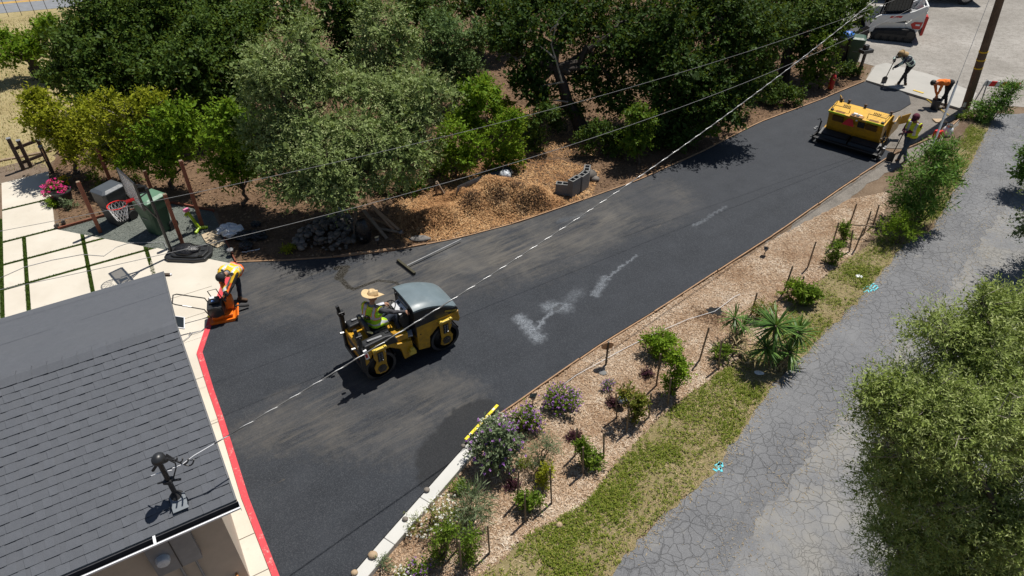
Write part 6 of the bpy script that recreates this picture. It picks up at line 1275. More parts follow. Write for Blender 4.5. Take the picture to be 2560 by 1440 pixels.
# compactor man, bent double
person('stooping worker in orange vest and black cap over the plate compactor', G(590, 670, .93), G(569, 682, 1.12), V(-.30, -.85, -.55), [G(556, 772, .05), G(603, 752, .06)], [G(556, 762, .62), G(570, 765, .66)],
    dict(shirt=MT['cloth_grey'], sleeve=MT['cloth_dk'], pants=MT['denim'], skin=MT['skin'], hand=MT['cloth_dk']), vest=([MT['vest_o'], RF, MT['vest_g'], MT['vest_yy']], [(.62, .72, 1), (.59, .62, 3), (.72, .75, 3), (.28, .59, 2), (.16, .26, 1), (.75, 1.2, 2)], (.40, 1, 3)), hat=cap_hat(MT['cloth_dk']), knee=[V(-.3, -1, .2), V(.7, -.6, .3)], toes=[V(-.3, -1, 0), V(1, -.1, 0)], headtilt=V(-.25, -.75, .12))
# maroon capped man standing by the paver
pf = G(2253, 404); person('worker in maroon cap and yellow vest leaning on a shovel beside the paver', pf+V(.0, .02, .92), pf+V(-.06, -.02, 1.44), V(-.75, -.55, -.45), [pf+V(-.06, .10, 0), pf+V(.05, -.12, 0)], [pf+V(-.34, -.02, 1.03), pf+V(-.32, -.14, 1.10)],
    dict(shirt=MT['maroon'], pants=MT['denim_lt'], skin=MT['skin_dk'], hand=MT['cloth_dk']), vest=([MT['vest_yy'], RF, mat('pinkish tape', (.62, .50, .52), .5), MT['vest_y']], [(.0, .18, 0), (.18, .24, 3)], (.22, 1, 2)), hat=cap_hat(MT['maroon']), toes=[V(-.8, -.6, 0)]*2, headtilt=V(-.35, -.25, .85))
shv = thing('shovel', 'long handled shovel held by the maroon capped worker', 'shovel', pf+V(-.40, -.02, .0))
MB().tube([(.0, 0, .25), (.08, -.06, 1.25)], .017, 8).build('handle', MT['wood_old'], shv); MB().prism([(-.11, .02), (.11, .02), (.12, .30), (.03, .36), (-.03, .36), (-.12, .30)], -.01, .01, T=lambda x, y, z: (x*.8-.03, z-x*.5, y)).build('blade', MT['black'], shv)
# two men at the street end
p4 = G(2252, 217); person('bent worker in navy vest with pale stripes and straw sun hat using a shovel', p4+V(.10, .08, .93), p4+V(-.26, .02, 1.26), V(-.9, -.25, -.5), [p4+V(-.12, .06, 0), p4+V(.13, -.04, 0)], [p4+V(-.62, -.05, .78), p4+V(-.66, -.03, 1.12)],
    dict(shirt=MT['cloth_grey'], sleeve=MT['cloth_grey'], pants=MT['cloth_dk'], skin=MT['skin_dk'], hand=MT['cloth_dk']), vest=([MT['cloth_navy'], mat('pale mint tape', (.52, .66, .58), .5), MT['vest_yy']], [(.0, .14, 1), (.50, .60, 1)], (.15, 1, 1)), hat=flap_hat(mat('tan sun hat', (.40, .27, .13), .9, .15, 20)), toes=[V(-1, -.2, 0)]*2, headtilt=V(-.75, -.1, .35))
sh2 = thing('shovel', 'shovel held upright by the worker in the navy striped vest', 'shovel', G(2207, 212)); o_ = np.array(sh2.location); tpp = p4+V(-.60, -.02, 1.42)-o_
MB().tube([V(.02, 0, .30), tpp], .017, 8).build('handle', MT['wood_old'], sh2); MB().prism([(-.11, .02), (.11, .02), (.12, .30), (.03, .36), (-.03, .36), (-.12, .30)], -.01, .01, T=lambda x, y, z: (x*.9, z, y)).build('blade', MT['steel_dk'], sh2)
p5_ = G(2350, 270); person('bent worker in bright orange shirt reaching into a dark bucket', p5_+V(.10, .22, .92), p5_+V(-.40, .12, .98), V(-.8, -.45, -.6), [p5_+V(-.06, .10, 0), p5_+V(.16, -.04, 0)], [p5_+V(-.42, -.12, .40), p5_+V(-.30, -.06, .42)],
    dict(shirt=MT['orange_cl'], pants=MT['cloth_dk'], skin=mat('flushed skin', (.46, .20, .11), .6, .1, 8)), hat=None, sleeves='long', toes=[V(-.9, -.5, 0)]*2, headtilt=V(-.85, -.25, -.1))
bq = p5_+V(-.32, -.16, .02); BU = thing('bucket', 'dark navy bucket under the orange shirted worker', 'bucket', bq)
MB().lathe([(.13, 0), (.14, .02), (.165, .36), (.175, .37), (.175, .39), (.16, .39), (.155, .36), (.125, .03)], 24, caps=True).build('pail', MT['bucket'], BU, smooth=True)
MB().tube([(.17*math.cos(a), .02, .36+.17*math.sin(a)) for a in np.linspace(.2, 2.94, 11)], .006, 5).build('bail', MT['steel'], BU)
# ------------------------------------------------------------------ poles and wires
pb0 = G(2412, 275); lean = (PY(2500, 0, pb0[1])-pb0); lean = lean/lean[2]; ptop = pb0+lean*8.6
UP = thing('utility_pole', 'tall brown wooden utility pole with yellow bands beside the street', 'utility pole', pb0)
MB().tube([lean*-.2, lean*8.7], [.15, .11], 18).build('shaft', MT['pole'], UP, smooth=True)
for z in (1.62, 1.92, 2.22): MB().tube([lean*z, lean*(z+.045)], .150, 18).build('band', MT['vest_g'], UP)
MB().box((-.16, -.10, .25), (.10, .03, .18)).build('tag', MT['whitepl'], UP)
def cat_wire(name, label, A, Bp, sag, r, m, n=40, group=None, stripes=None, twist=0):
    pts = [A+(Bp-A)*t_-V(0, 0, 1)*sag*4*t_*(1-t_) for t_ in np.linspace(0, 1, n)]
    o = thing(name, label, 'cable', A, 0, group)
    MB().tube([p-A for p in pts], r, 6).build('wire', m, o, smooth='all')
    if twist:
        d = unit(Bp-A); _, s_, u_ = frame(d); k = n*9; pp = []
        for i in range(k): t_ = i/(k-1); a = t_*twist*2*math.pi; pp.append(A+(Bp-A)*t_-V(0, 0, 1)*sag*4*t_*(1-t_)+(s_*math.cos(a)+u_*math.sin(a))*r*.75-A)
        MB().tube(pp, r*.62, 5).build('bare_neutral', mat('bright aluminium', (.62, .62, .62), .35, .08, 4, metal=.3), o, smooth='all')
    return o
mh = np.array(mast.location)+V(.60, .34, mhh-.05)
cat_wire('service_cable', 'thick twisted service cable from the roof mast to the utility pole', mh, ptop, 1.05, .010, mat('grey cable sheath', (.10, .10, .10), .5, .2), group='overhead cables', twist=75)
L2 = G(-150, 606, 4.5); L3 = G(-150, 755, 4.2)
cat_wire('overhead_wire', 'upper thin overhead wire crossing the woodland', L2, pb0+lean*5.6, .85, .0042, MT['cablethin'], group='overhead cables')
cat_wire('overhead_wire', 'lower thin overhead wire passing above the stone pile', L3, pb0+lean*5.5, 1.25, .0048, MT['cablethin'], group='overhead cables')
ga = G(2323, 388); GW = thing('guy_wire', 'guy wire with white plastic guard anchored beside the drive', 'guy wire', ga); gdv = ptop+V(0, 0, -.6)-ga
MB().tube([(0, 0, 0), gdv], .007, 5).build('wire', MT['cablegrey'], GW); u_ = unit(gdv)
MB().tube([u_*.1, u_*2.35], .036, 10).build('guard', MT['whitepl'], GW, smooth=True); MB().tube([u_*2.35, u_*2.5], .02, 8).build('clamp', MT['steel'], GW)
# ------------------------------------------------------------------ bins
def bin_(label, base, rz, body, lid, group, h=1.02, w_=.60, d=.68, open_lid=False):
    b = G(*base, .014); o = thing('wheeled_bin', label, 'bin', b, rz, group)
    v = []
    for z, k in ((.0, .74), (.10, .78), (h*.72, .95), (h*.73, 1.0), (h, 1.02)):
        v += [(x*w_/2*k, y*d/2*k+(.03 if z == 0 else 0)*0, z+.02) for x, y in ((-1, -.8), (-.8, -1), (.8, -1), (1, -.8), (1, .8), (.8, 1), (-.8, 1), (-1, .8))]
    f = [(i*8+j, i*8+(j+1) % 8, (i+1)*8+(j+1) % 8, (i+1)*8+j) for i in range(4) for j in range(8)]+[tuple(range(8))[::-1]]
    MB().add(v, f).build('body', body, o, smooth=True, bevel=.008)
    lp = MB(); k = 1.06; lv_ = [(x*w_/2*k, y*d/2*k, z) for z in (h+.02, h+.055) for x, y in ((-1, -.8), (-.8, -1), (.8, -1), (1, -.8), (1, 1.05), (-1, 1.05))]+[(x*w_/2*.72, y*d/2*.72, h+.11) for x, y in ((-1, -.8), (-.8, -1), (.8, -1), (1, -.8), (1, 1.05), (-1, 1.05))]
    lp.add(lv_, [(i*6+j, i*6+(j+1) % 6, (i+1)*6+(j+1) % 6, (i+1)*6+j) for i in range(2) for j in range(6)]+[tuple(range(12, 18)), tuple(range(6))[::-1]]); lo = lp.build('lid', lid, o, bevel=.01)
    MB().box((0, -d*.40, h+.079), (.22, .045, .004), rx=R(22)).build('lid_label', MT['whitepl'], lo)
    MB().tube([(-.20, d*.56, h+.02), (.20, d*.56, h+.02)], .018, 8).build('handle', body, o)
    for s in (-1, 1): MB().lathe([(.06, -.03), (.14, -.03), (.145, 0), (.14, .03), (.06, .03)], 20, (s*w_*.46, d*.40, .145), (1, 0, 0)).build('wheel', MT['rubber'], o, smooth=True)
    MB().box((0, -d*.47, h*.74), (w_*.9, .02, .05)).build('front_ridge', body, o, bevel=.008)
    MB().box((0, -d*.478, h*.55), (.20, .01, .018)).build('logo', MT['grey'], o)
    return o
bin_('charcoal wheeled bin under the basketball hoop', (302, 552), R(-28), MT['bingrey'], MT['lidgrey'], 'wheeled bins on the gravel pad', 1.05)
bin_('faded green wheeled bin behind the basketball pole', (402, 576), R(-28), MT['bingreen'], MT['lidgreen'], 'wheeled bins on the gravel pad', 1.05)
bin_('dark green wheeled bin nearest the mailbox at the street', (2127, 155), R(-20), MT['bingreen'], MT['bingreen'], 'wheeled bins at the street')
bin_('dark bin standing left of the other green bin at the street', (2098, 148), R(-25), MT['bingrey'], MT['bingreen'], 'wheeled bins at the street')
MB().ell((0, 0, 0), (.30, .24, .16), 16, 10, jit=.25, seed=4).build('blue_bag', MT['bagblue'], smooth='all', loc=G(2118, 88, 1.18), **tagd('blue plastic bag lying on top of the far green bin', 'bag'))
mbx = G(2145, 190); MX = thing('mailbox', 'black mailbox with open door on a post at the street', 'mailbox', mbx, R(20))
MB().box((0, 0, .5), (.09, .09, 1.0)).build('post', MT['brown'], MX); MB().box((0, 0, 1.06), (.52, .30, .14)).build('tray', MT['black'], MX, bevel=.01); MB().box((-.04, .02, 1.22), (.20, .16, .18)).build('box', MT['black'], MX, bevel=.02)
ex_ = G(2075, 222); EX = thing('fire_extinguisher', 'tall red fire extinguisher standing at the woodland edge of the drive', 'extinguisher', ex_)
MB().lathe([(.10, 0), (.11, .02), (.11, .48), (.09, .56), (.04, .60), (.035, .64)], 20).build('cylinder', MT['red'], EX, smooth=True); MB().box((0, 0, .67), (.10, .05, .06)).tube([(.05, 0, .66), (.13, .02, .5), (.12, .02, .2)], .014, 6).build('valve', MT['black'], EX)
pt = G(2364, 340); PT = thing('propane_tank', 'white propane tank standing beside the guy wire', 'propane tank', pt)
MB().lathe([(.13, .03), (.16, .08), (.165, .20), (.15, .30), (.10, .35), (.04, .37)], 22).build('tank', MT['whitepl'], PT, smooth=True); MB().lathe([(.10, .34), (.105, .44), (.095, .44), (.09, .34)], 18, caps=False).build('collar', MT['steel'], PT); MB().lathe([(.12, 0), (.13, .06)], 20, caps=False).build('foot_ring', MT['steel'], PT); MB().tube([(0, 0, .36), (0, 0, .42)], .03, 8).build('valve', MT['black'], PT)
rb = G(2340, 345); RB = thing('fuel_can', 'red fuel can half hidden behind the guy wire guard', 'can', rb, R(30)); MB().box((0, 0, .15), (.26, .20, .30)).build('can', MT['redtri'], RB, bevel=.03, seg=3); MB().tube([(.05, 0, .30), (.1, 0, .37)], .03, 8).build('cap', MT['black'], RB)
# yellow lute handle on the gravel
yl = G(2295, 232, .05); MB().tube([(0, 0, 0), G(2372, 288, .06)-yl], .016, 8).box((0, 0, .03), (.10, .40, .06), R(40)).build('yellow_rake', mat('yellow tool paint', (.62, .42, .04), .5), loc=yl, **tagd('yellow handled rake lying on the gravel behind the paver', 'rake'))
MB().box((0, 0, 0), (.45, .3, .05)).build('flat_stone', MT['rock_tan'], bevel=.015, loc=tuple(G(2350, 302, .04)), **tagd('flat pale block at the gravel edge near the guy wire', 'block'))
# barricade behind the oleander
ba = G(2478, 262); BA = thing('barricade', 'orange and white striped barricade behind the oleander', 'barricade', ba, R(-12))
for i in range(6): MB().prism([(-.6+.2*i, .72), (-.4+.2*i, .72), (-.34+.2*i, .92), (-.54+.2*i, .92)], -.015, .015, T=lambda x, y, z: (x, z, y)).build('stripe', MT['redtri'] if i % 2 else MT['whitepl'], BA)
for s in (-.5, .45): MB().beam((s, -.05, .95), (s, -.28, 0), .04, .03).beam((s, .05, .95), (s, .28, 0), .04, .03).build('leg', MT['grey'], BA)
# ------------------------------------------------------------------ posts, hoop and clutter by the gravel pad
for i, (t_, b, lab) in enumerate((((190, 455), (252, 582), 'leftmost redwood post of the gravel pad'), ((242, 368), (287, 478), 'redwood post at the back behind the charcoal bin'), ((360, 427), (393, 512), 'redwood post behind the basketball pole'), ((457, 402), (508, 570), 'tallest redwood post beside the lime green toy'), ((408, 486), (456, 608), 'redwood post nearest the hoop base'))):
    b0 = G(*b); h = PY(*t_, b0[1])[2]; o = thing('redwood_post', lab, 'post', b0, R(31), 'redwood posts round the gravel pad'); MB().box((0, 0, h/2), (.10, .10, h)).build('shaft', MT['redwood'], o, bevel=.012); MB().box((0, 0, h+.006), (.085, .085, .012)).build('cap', MT['wood_old'], o)
hb0 = G(433, 640, .02); htop = PY(366, 470, hb0[1]-.0); BH = thing('basketball_hoop', 'portable basketball hoop leaning over the bins with weighted black base', 'basketball hoop', hb0); zt = htop[2]
mb = MB(); tpv = htop-hb0; mb.tube([(0, 0, .05), tpv*.5, tpv], .04, 12).build('pole', BK, BH, smooth=True)
bd_ = G(492, 632, .12)-hb0; ang = math.atan2(bd_[1], bd_[0])
mb = MB(); v = []; out = [(-.15, -.20), (0, -.30), (.7, -.36), (1.0, -.30), (1.08, 0), (1.0, .30), (.7, .36), (0, .30), (-.15, .20)]
def rot2(x, y): return (x*math.cos(ang)-y*math.sin(ang), x*math.sin(ang)+y*math.cos(ang))
mb.prism([rot2(x, y) for x, y in out], 0, .12).prism([rot2(.5+(x-.45)*.8, y*.8) for x, y in out], .12, .18); bs_ = mb.build('base', MT['plastic'], BH, bevel=.03, seg=3)
mb = MB(); mb.ell((*rot2(.42, .02), .20), (.34, .26, .12), 18, 10, jit=.28, seed=9); mb.build('sand_bag', MT['bag'], BH, smooth='all')
mb = MB(); 
for yy in (-.22, .0, .22): mb.box((*rot2(.86, yy), .19), (.10, .06, .03), ang)
mb.build('base_ribs', MT['plastic'], bs_)
bb_px = [(281, 422), (324, 462), (350, 527), (312, 460)]
M_acr = mat('smoky acrylic', (.55, .57, .62), .25, .08, 4); t = M_acr.node_tree; tb = _n(t, 'ShaderNodeBsdfTransparent'); mx = _n(t, 'ShaderNodeMixShader'); mx.inputs[0].default_value = .5; t.links.new(t.nodes['Principled BSDF'].outputs[0], mx.inputs[1]); t.links.new(tb.outputs[0], mx.inputs[2]); t.links.new(mx.outputs[0], t.nodes['Material Output'].inputs[0])
# backboard: plane facing the patio, carried by twin arms
rimc = G(292, 513, 2.02); dback = unit(V(.71, .70, 0)); bbc = rimc+dback*.42+V(0, 0, .26); sdv = V(-dback[1], dback[0], 0)
def bbp(y, z, x=0): return bbc+sdv*y+V(0, 0, z)+dback*x-hb0
mb = MB(); mb.add([bbp(y, z, x) for x in (0, .03) for y, z in ((-.55, -.36), (.55, -.36), (.55, .38), (-.55, .38))], [(0, 1, 2, 3), (7, 6, 5, 4), (0, 4, 5, 1), (1, 5, 6, 2), (2, 6, 7, 3), (3, 7, 4, 0)]); bbo = mb.build('backboard', M_acr, BH, bevel=.004)
mb = MB()
for (a1, a2) in (((-.55, -.36), (.55, -.36)), ((.55, -.36), (.55, .38)), ((.55, .38), (-.55, .38)), ((-.55, .38), (-.55, -.36))): mb.beam(bbp(*a1, .015), bbp(*a2, .015), .034, .05)
mb.build('frame', BK, bbo)
mb = MB()
for (y, z) in ((-.15, -.22), (.15, -.22), (-.15, .1), (.15, .1)): mb.tube([bbp(y, z, .04), tpv+V(0, 0, z*.5)], .018, 6)
mb.tube([tpv*.55, bbp(0, -.25, .05)], .022, 6); mb.build('arms', BK, BH)
rp_ = [rimc+.225*(math.cos(a)*dback+math.sin(a)*sdv)-hb0 for a in np.linspace(0, 6.283, 29)]
mb = MB(); mb.tube(rp_, .012, 7, caps=False).beam(rimc+dback*.22-hb0, rimc+dback*.42-hb0, .12, .03); rimo = mb.build('rim', MT['redtri'], BH)
mb = MB()
for k_ in range(14):
    for sg in (-1, 1):
        pts = []
        for j in range(7): t_ = j/6; a = 2*math.pi*k_/14+sg*t_*.9; r_ = .22*(1-.45*t_)+.01; pts.append(rimc+V(0, 0, -.40*t_)+r_*(math.cos(a)*dback+math.sin(a)*sdv)-hb0)
        mb.tube(pts, .006, 3, caps=False)
mb.build('net', MT['whitepl'], rimo)
# lime toy frame
lt0 = G(500, 575, .02); LM = thing('lime_toy', 'lime green plastic toy stand with pink top beside the redwood post', 'toy', lt0, R(35))
MB().tube([(0, 0, .05), (-.10, .05, .45), (-.16, .1, .62)], [.05, .045, .05], 8).tube([(0, 0, .08), (.22, -.02, .03)], .045, 8).tube([(0, 0, .08), (-.15, -.14, .03)], .045, 8).tube([(0, 0, .1), (-.02, .2, .03)], .04, 8).tube([(-.16, .1, .60), (-.24, .02, .56)], .04, 8).build('frame', MT['lime'], LM, smooth=True)
MB().box((-.16, .10, .68), (.16, .12, .08), R(20)).build('seat', MT['pink'], LM, bevel=.02)
# flat paving stones
for i, (pp, lab) in enumerate((([(505, 590), (540, 577), (552, 595), (515, 607)], 'upper flat tan paving stone by the hoop base'), ([(515, 609), (552, 597), (565, 612), (545, 622)], 'lower flat tan paving stone by the hoop base'))):
    sheet('paving_stone', pxpoly(pp), .05, MT['slabstone'], thick=.04, jit=.015, step=.15, seed=i, kind='thing', **tagd(lab, 'paving stone', 'loose paving stones'))
# dark junk with plastic wrap behind the pad
MB().ell((0, 0, 0), (.34, .25, .15), 22, 13, jit=.42, seed=12).build('plastic_wrap', MT['bagclear'], loc=G(575, 575, .25), **tagd('crumpled clear plastic wrap on the dark pile behind the pad', 'plastic wrap'))
for i, (u, v, r, lab) in enumerate(((610, 590, .22, 'black rubbish bag under the clear plastic wrap'), (645, 588, .20, 'black rubbish bag in the dark pile, nearest the stones'), (615, 615, .16, 'small black bag in front of the dark pile'), (640, 560, .12, 'black pot behind the dark pile'))):
    MB().ell((0, 0, 0), (r*1.2, r, r*.7), 18, 11, jit=.42, seed=20+i).build('black_bag', MT['bag'], loc=G(u, v, r*.5), **tagd(lab, 'bag', 'black bags in the dark pile'))
MB().tube([(0, 0, 0), (.22, .06, .02)], .05, 12).build('silver_can', MT['steel'], smooth=True, loc=G(588, 592, .12), **tagd('silver can lying beside the clear plastic wrap', 'can'))
MB().tube(limb_path((0, 0, 0), G(649, 622, .03)-G(605, 630, .03), .06, 3), .012, 6).build('white_pipe', MT['whitepl'], loc=G(605, 630, .03), **tagd('white plastic pipe on the ground by the dark pile', 'pipe'))
gl = G(580, 640); SG = thing('path_light', 'grey path light at the end of the red strip', 'lamp', gl); MB().tube([(0, 0, 0), (0, 0, .16)], .012, 6).build('stake', BK, SG); MB().lathe([(.03, .14), (.085, .18), (.09, .22), (.05, .25)], 12).build('head', MT['grey'], SG, smooth=True)
# stone pile
SP = thing('stone_pile', 'pile of dark rounded river stones below the drooping tree', 'stone pile', G(810, 600)); o_ = np.array(SP.location); g = H(31)
SMESH = []
for i in range(8):
    mb = MB(); mb.ell((0, 0, 0), (1, .8, .62), 9, 6, jit=.22, seed=300+i); me = mb.mesh('stone'); me.materials.append(MT['rock']); me.polygons.foreach_set('use_smooth', [True]*len(me.polygons)); SMESH.append(me)
PILE = pxpoly([(735, 612), (770, 570), (800, 555), (860, 540), (885, 560), (888, 615), (850, 632), (790, 628), (745, 628)]); cen = np.mean(PILE, 0)
for i, q in enumerate(sample(PILE, 190, 32)):
    dd = np.linalg.norm(q-cen); z = max(0, .40-.34*dd)*g.random()**.5; r = .045+.075*g.random()**1.6; s = put('stone', SMESH[i % 8], SP, loc=(q[0]-o_[0], q[1]-o_[1], z+r*.45)); s.scale = (r*1.15, r*1.1, r*1.1); s.rotation_euler = (g.random()*.6, g.random()*.6, g.random()*6)
for (u, v, r, m, lab) in ((853, 522, .10, 'whitepl', 'small pale bucket lying behind the stone pile'),): MB().lathe([(r*.8, 0), (r, r*1.8)], 16, (0, 0, 0), (0.3, -.2, 1)).build('pale_pot', MT[m], smooth=True, loc=G(u, v+10, .02), **tagd(lab, 'pot'))
# leaning planks and bag
def plank(a, b, za, zb, w_, lab, m='wood_old'):
    A, Bq = G(*a, za), G(*b, zb); MB().beam((0, 0, 0), Bq-A, w_, .04).build('old_plank', MT[m], loc=A, bevel=.004, **tagd(lab, 'plank', 'old planks leaning by the stone pile'))
plank((887, 606), (889, 520), .02, .55, .09, 'upright weathered plank left of the tall black bag')
plank((967, 597), (908, 525), .03, .55, .10, 'weathered plank leaning right across the tall black bag')
plank((985, 575), (928, 512), .05, .50, .10, 'pale plank leaning at the back of the heap', 'wood'); plank((998, 576), (935, 520), .05, .42, .09, 'pale plank lying just below the backmost one', 'wood')
plank((1010, 583), (940, 570), .04, .12, .09, 'dark plank lying flat at the foot of the heap'); plank((990, 570), (930, 545), .06, .25, .06, 'thin pale stick in the middle of the heap', 'wood')
MB().ell((0, 0, 0), (.22, .18, .42), 18, 12, jit=.16, seed=41).build('tall_bag', MT['bag'], smooth='all', loc=G(908, 580, .34), **tagd('tall black sack standing between the weathered planks', 'sack'))
for i, (u, v, lab) in enumerate(((1003, 597, 'black solar path light right of the leaning planks'), (945, 615, 'grey solar path light below the leaning planks'), (908, 612, 'grey solar path light left of the others below the black sack'), (1910, 640, 'black solar spot light in the middle of the mulch bed'), (1332, 1012, 'metal spot light next to the purple flowered mound'))):
    L_ = thing('solar_light', lab, 'lamp', G(u, v), g.random()*3, 'solar lights'); MB().tube([(0, 0, 0), (0, 0, .26)], .012, 6).build('stake', BK, L_); MB().box((0, 0, .29), (.16, .12, .02), ry=R(25)).build('panel', MT['glass'], L_, bevel=.005); MB().lathe([(.05, .20), (.06, .26), (.03, .28)], 12).build('head', MT['grey'], L_, smooth=True)
bl_ = thing('ball_lamp', 'grey ball lamp on a stake beside the plum plant', 'lamp', G(1553, 1020)); MB().tube([(0, 0, 0), (0, 0, .18)], .012, 6).build('stake', BK, bl_); MB().ell((0, 0, .24), (.10, .10, .09), 16, 10).build('globe', mat('blue grey globe', (.16, .19, .24), .35), bl_, smooth='all')
MB().ell((0, 0, 0), (.30, .14, .07), 14, 8, jit=.35, seed=7).build('grey_clod', mat('ash grey fibre', (.16, .15, .14), .95, .3, 12, bmp=.6), smooth='all', loc=G(1050, 597, .04), **tagd('grey clump of fibre on the chips at the drive edge', 'clump'))
# ------------------------------------------------------------------ chip heap
HP = pxpoly([(985, 560), (1040, 500), (1150, 480), (1230, 440), (1300, 470), (1380, 480), (1420, 520), (1380, 545), (1290, 550), (1200, 570), (1110, 590), (1010, 595)])
peaks = [(G(1235, 500), 0.77, .62), (G(1320, 515), 0.59, .62), (G(1110, 545), 0.42, .6), (G(1180, 520), 0.52, .55), (G(1050, 560), 0.26, .6), (G(1280, 492), 0.46, .6), (G(1385, 525), 0.38, .5), (G(1215, 485), 0.38, .4), (G(1150, 500), 0.35, .4), (G(1350, 500), 0.35, .4), (G(1260, 535), 0.20, .3)]
def heap_z(x, y):
    z = sum(h*np.exp(-((x-p[0])**2+(y-p[1])**2)/(2*(w_*.55)**2)) for p, h, w_ in peaks); sh_ = np.shape(x); P_ = np.stack([np.ravel(x), np.ravel(y)], 1); dm = np.full(len(P_), 9.); L_ = pxpoly(DL)
    for a, b in zip(L_[:-1], L_[1:]):
        a, b = np.array(a), np.array(b); t_ = np.clip(((P_-a)@(b-a))/((b-a)@(b-a)), 0, 1); dm = np.minimum(dm, np.linalg.norm(P_-a-t_[:, None]*(b-a), axis=1))
    dm[inside(P_, DRIVE)] = 0; k_ = np.clip((dm-.12)/.7, 0, 1); k_ = (k_*k_*(3-2*k_)).reshape(sh_); return .9*np.tanh(z/.9)*k_
lo = np.min(HP, 0)-.9; hi = np.max(HP, 0)+.9; nx, ny = 110, 64; xs, ys = np.meshgrid(np.linspace(lo[0], hi[0], nx), np.linspace(lo[1], hi[1], ny), indexing='ij')
rn = sum(.045/k_*np.sin(xs*7*k_+ys*3.1*k_+k_*1.7)*np.sin(ys*6.3*k_-xs*2.7*k_+k_) for k_ in (1, 2, 3)); zz = heap_z(xs, ys); zz = zz+rn*np.minimum(1, zz*5)-.02
vv = np.stack([xs, ys, zz], -1).reshape(-1, 3); ii = np.arange(nx*ny).reshape(nx, ny); ff = np.stack([ii[:-1, :-1], ii[1:, :-1], ii[1:, 1:], ii[:-1, 1:]], -1).reshape(-1, 4); kz = zz.reshape(-1)[ff].max(1) > .012; ff = ff[kz]
hpo = thing('chip_heap', 'large heap of orange brown wood chips beside the drive', 'wood chip heap', G(1220, 530)); o_ = np.array(hpo.location)
put('mound', rawmesh('mound', vv-o_, ff, np.zeros(len(ff)), M_pile), hpo)
q = sample([tuple(p) for p in HP], 24000, 45)+H(46).normal(size=(24000, 2))*.14; q = q[~inside(q, pxpoly([(p[0]-6, p[1]-6) for p in DL]+FRONT+DR+DW))]; hz_ = heap_z(q[:, 0], q[:, 1]); bits('chips', q-o_[:2], hz_, .070, .017, MT['chips_fresh'], .7, 47, parent=hpo)
dq = patch(np.array([G(1295, 500)[:2], G(1340, 520)[:2], G(1370, 530)[:2], G(1310, 530)[:2], G(1250, 520)[:2], G(1180, 525)[:2]]), 3000, .15, 61); dq = dq[~inside(dq, pxpoly([(p[0]-6, p[1]-8) for p in DL]+FRONT+DR+DW))]; bits('shade_chips', dq-o_[:2], heap_z(dq[:, 0], dq[:, 1])+.01, .06, .02, chipmat('sapling shade chips', (.045, .026, .015), (.10, .058, .032), (.19, .12, .07)), .7, 62, parent=hpo)  # dark chips put the saplings' shade into the heap's colour
# tarpaulin over the back of the heap
tl_ = [(1135, 500), (1165, 462), (1200, 436), (1240, 424), (1270, 432), (1275, 452)]; mb = MB(); v = []; g = H(48)
for i, (u, v_) in enumerate(tl_):
    a = G(u, v_, .28+.12*math.sin(i)); 
    for j in range(5): k_ = j/4; p = a+V(.10, .28, 0)*k_*1.4; v.append((p[0]+g.normal()*.02, p[1]+g.normal()*.02, max(.03, .12+heap_z(p[0], p[1])+.28*math.sin(math.pi*k_)*(.6+.4*math.sin(i*1.9))+g.normal()*.03)))
mb.add(v, [(i*5+j, (i+1)*5+j, (i+1)*5+j+1, i*5+j+1) for i in range(len(tl_)-1) for j in range(4)]); o = mb.build('tarpaulin', mat('grey black tarpaulin', (.045, .05, .058), .22, .3, 6, bmp=.4, bscale=14), smooth='all', **tagd('crumpled grey black tarpaulin over the back of the chip heap', 'tarpaulin')); o.modifiers.new('t', 'SOLIDIFY').thickness = .01; ss_ = o.modifiers.new('ss', 'SUBSURF'); ss_.levels = 2; ss_.render_levels = 2
MB().ell((0, 0, 0), (.20, .16, .20), 14, 9, jit=.35, seed=50).build('white_sack', MT['bagclear'], smooth='all', loc=G(1262, 440, .30), **tagd('shiny white plastic sack at the top of the chip heap', 'sack'))
# broken posts by the heap
bp_ = thing('broken_post', 'weathered broken post leaning by the left end of the chip heap', 'post', G(1090, 488)); MB().beam((0, 0, -.03), (.04, .02, .42), .07, .05).beam((.26, .06, -.03), (.04, .06, .45), .08, .06).build('stakes', MT['wood_old'], bp_, bevel=.005)
# concrete blocks
def cmu(pos, rz, lab):
    o = thing('concrete_block', lab, 'block', pos, rz, 'concrete blocks by the chip heap'); L_, W_, H_ = .40, .20, .19; mb = MB()
    for y in (-W_/2+.018, W_/2-.018): mb.box((0, y, H_/2), (L_, .036, H_))
    for x in (-L_/2+.018, 0, L_/2-.018): mb.box((x, 0, H_/2), (.036, W_-.072, H_))
    mb.build('block', MT['block'], o); MB().box((0, 0, .03), (L_-.08, W_-.08, .02)).build('core_floor', BK, o); return o
b1 = G(1434, 486); ORD = ['lowest', 'middle', 'topmost']
for k_ in range(3): cmu(b1+V(0, 0, .19*k_), R(48), 'grey concrete block in the centre column of the block corner, %s' % ORD[k_])
b2 = b1+V(-.36, .04, 0)
for k_ in range(2): cmu(b2+V(0, 0, .19*k_+.0), R(-12), 'grey concrete block in the left column of the block corner, %s' % ['lower', 'upper'][k_])
b3 = b1+V(.30, .30, 0)
for k_ in range(3): cmu(b3+V(0, 0, .19*k_), R(52), 'grey concrete block in the right column of the block corner, %s' % ORD[k_])
b4 = b3+V(.14, .36, 0)
for k_ in range(3): cmu(b4+V(0, 0, .19*k_), R(80), 'grey concrete block in the rear column of the block corner, %s' % ORD[k_])
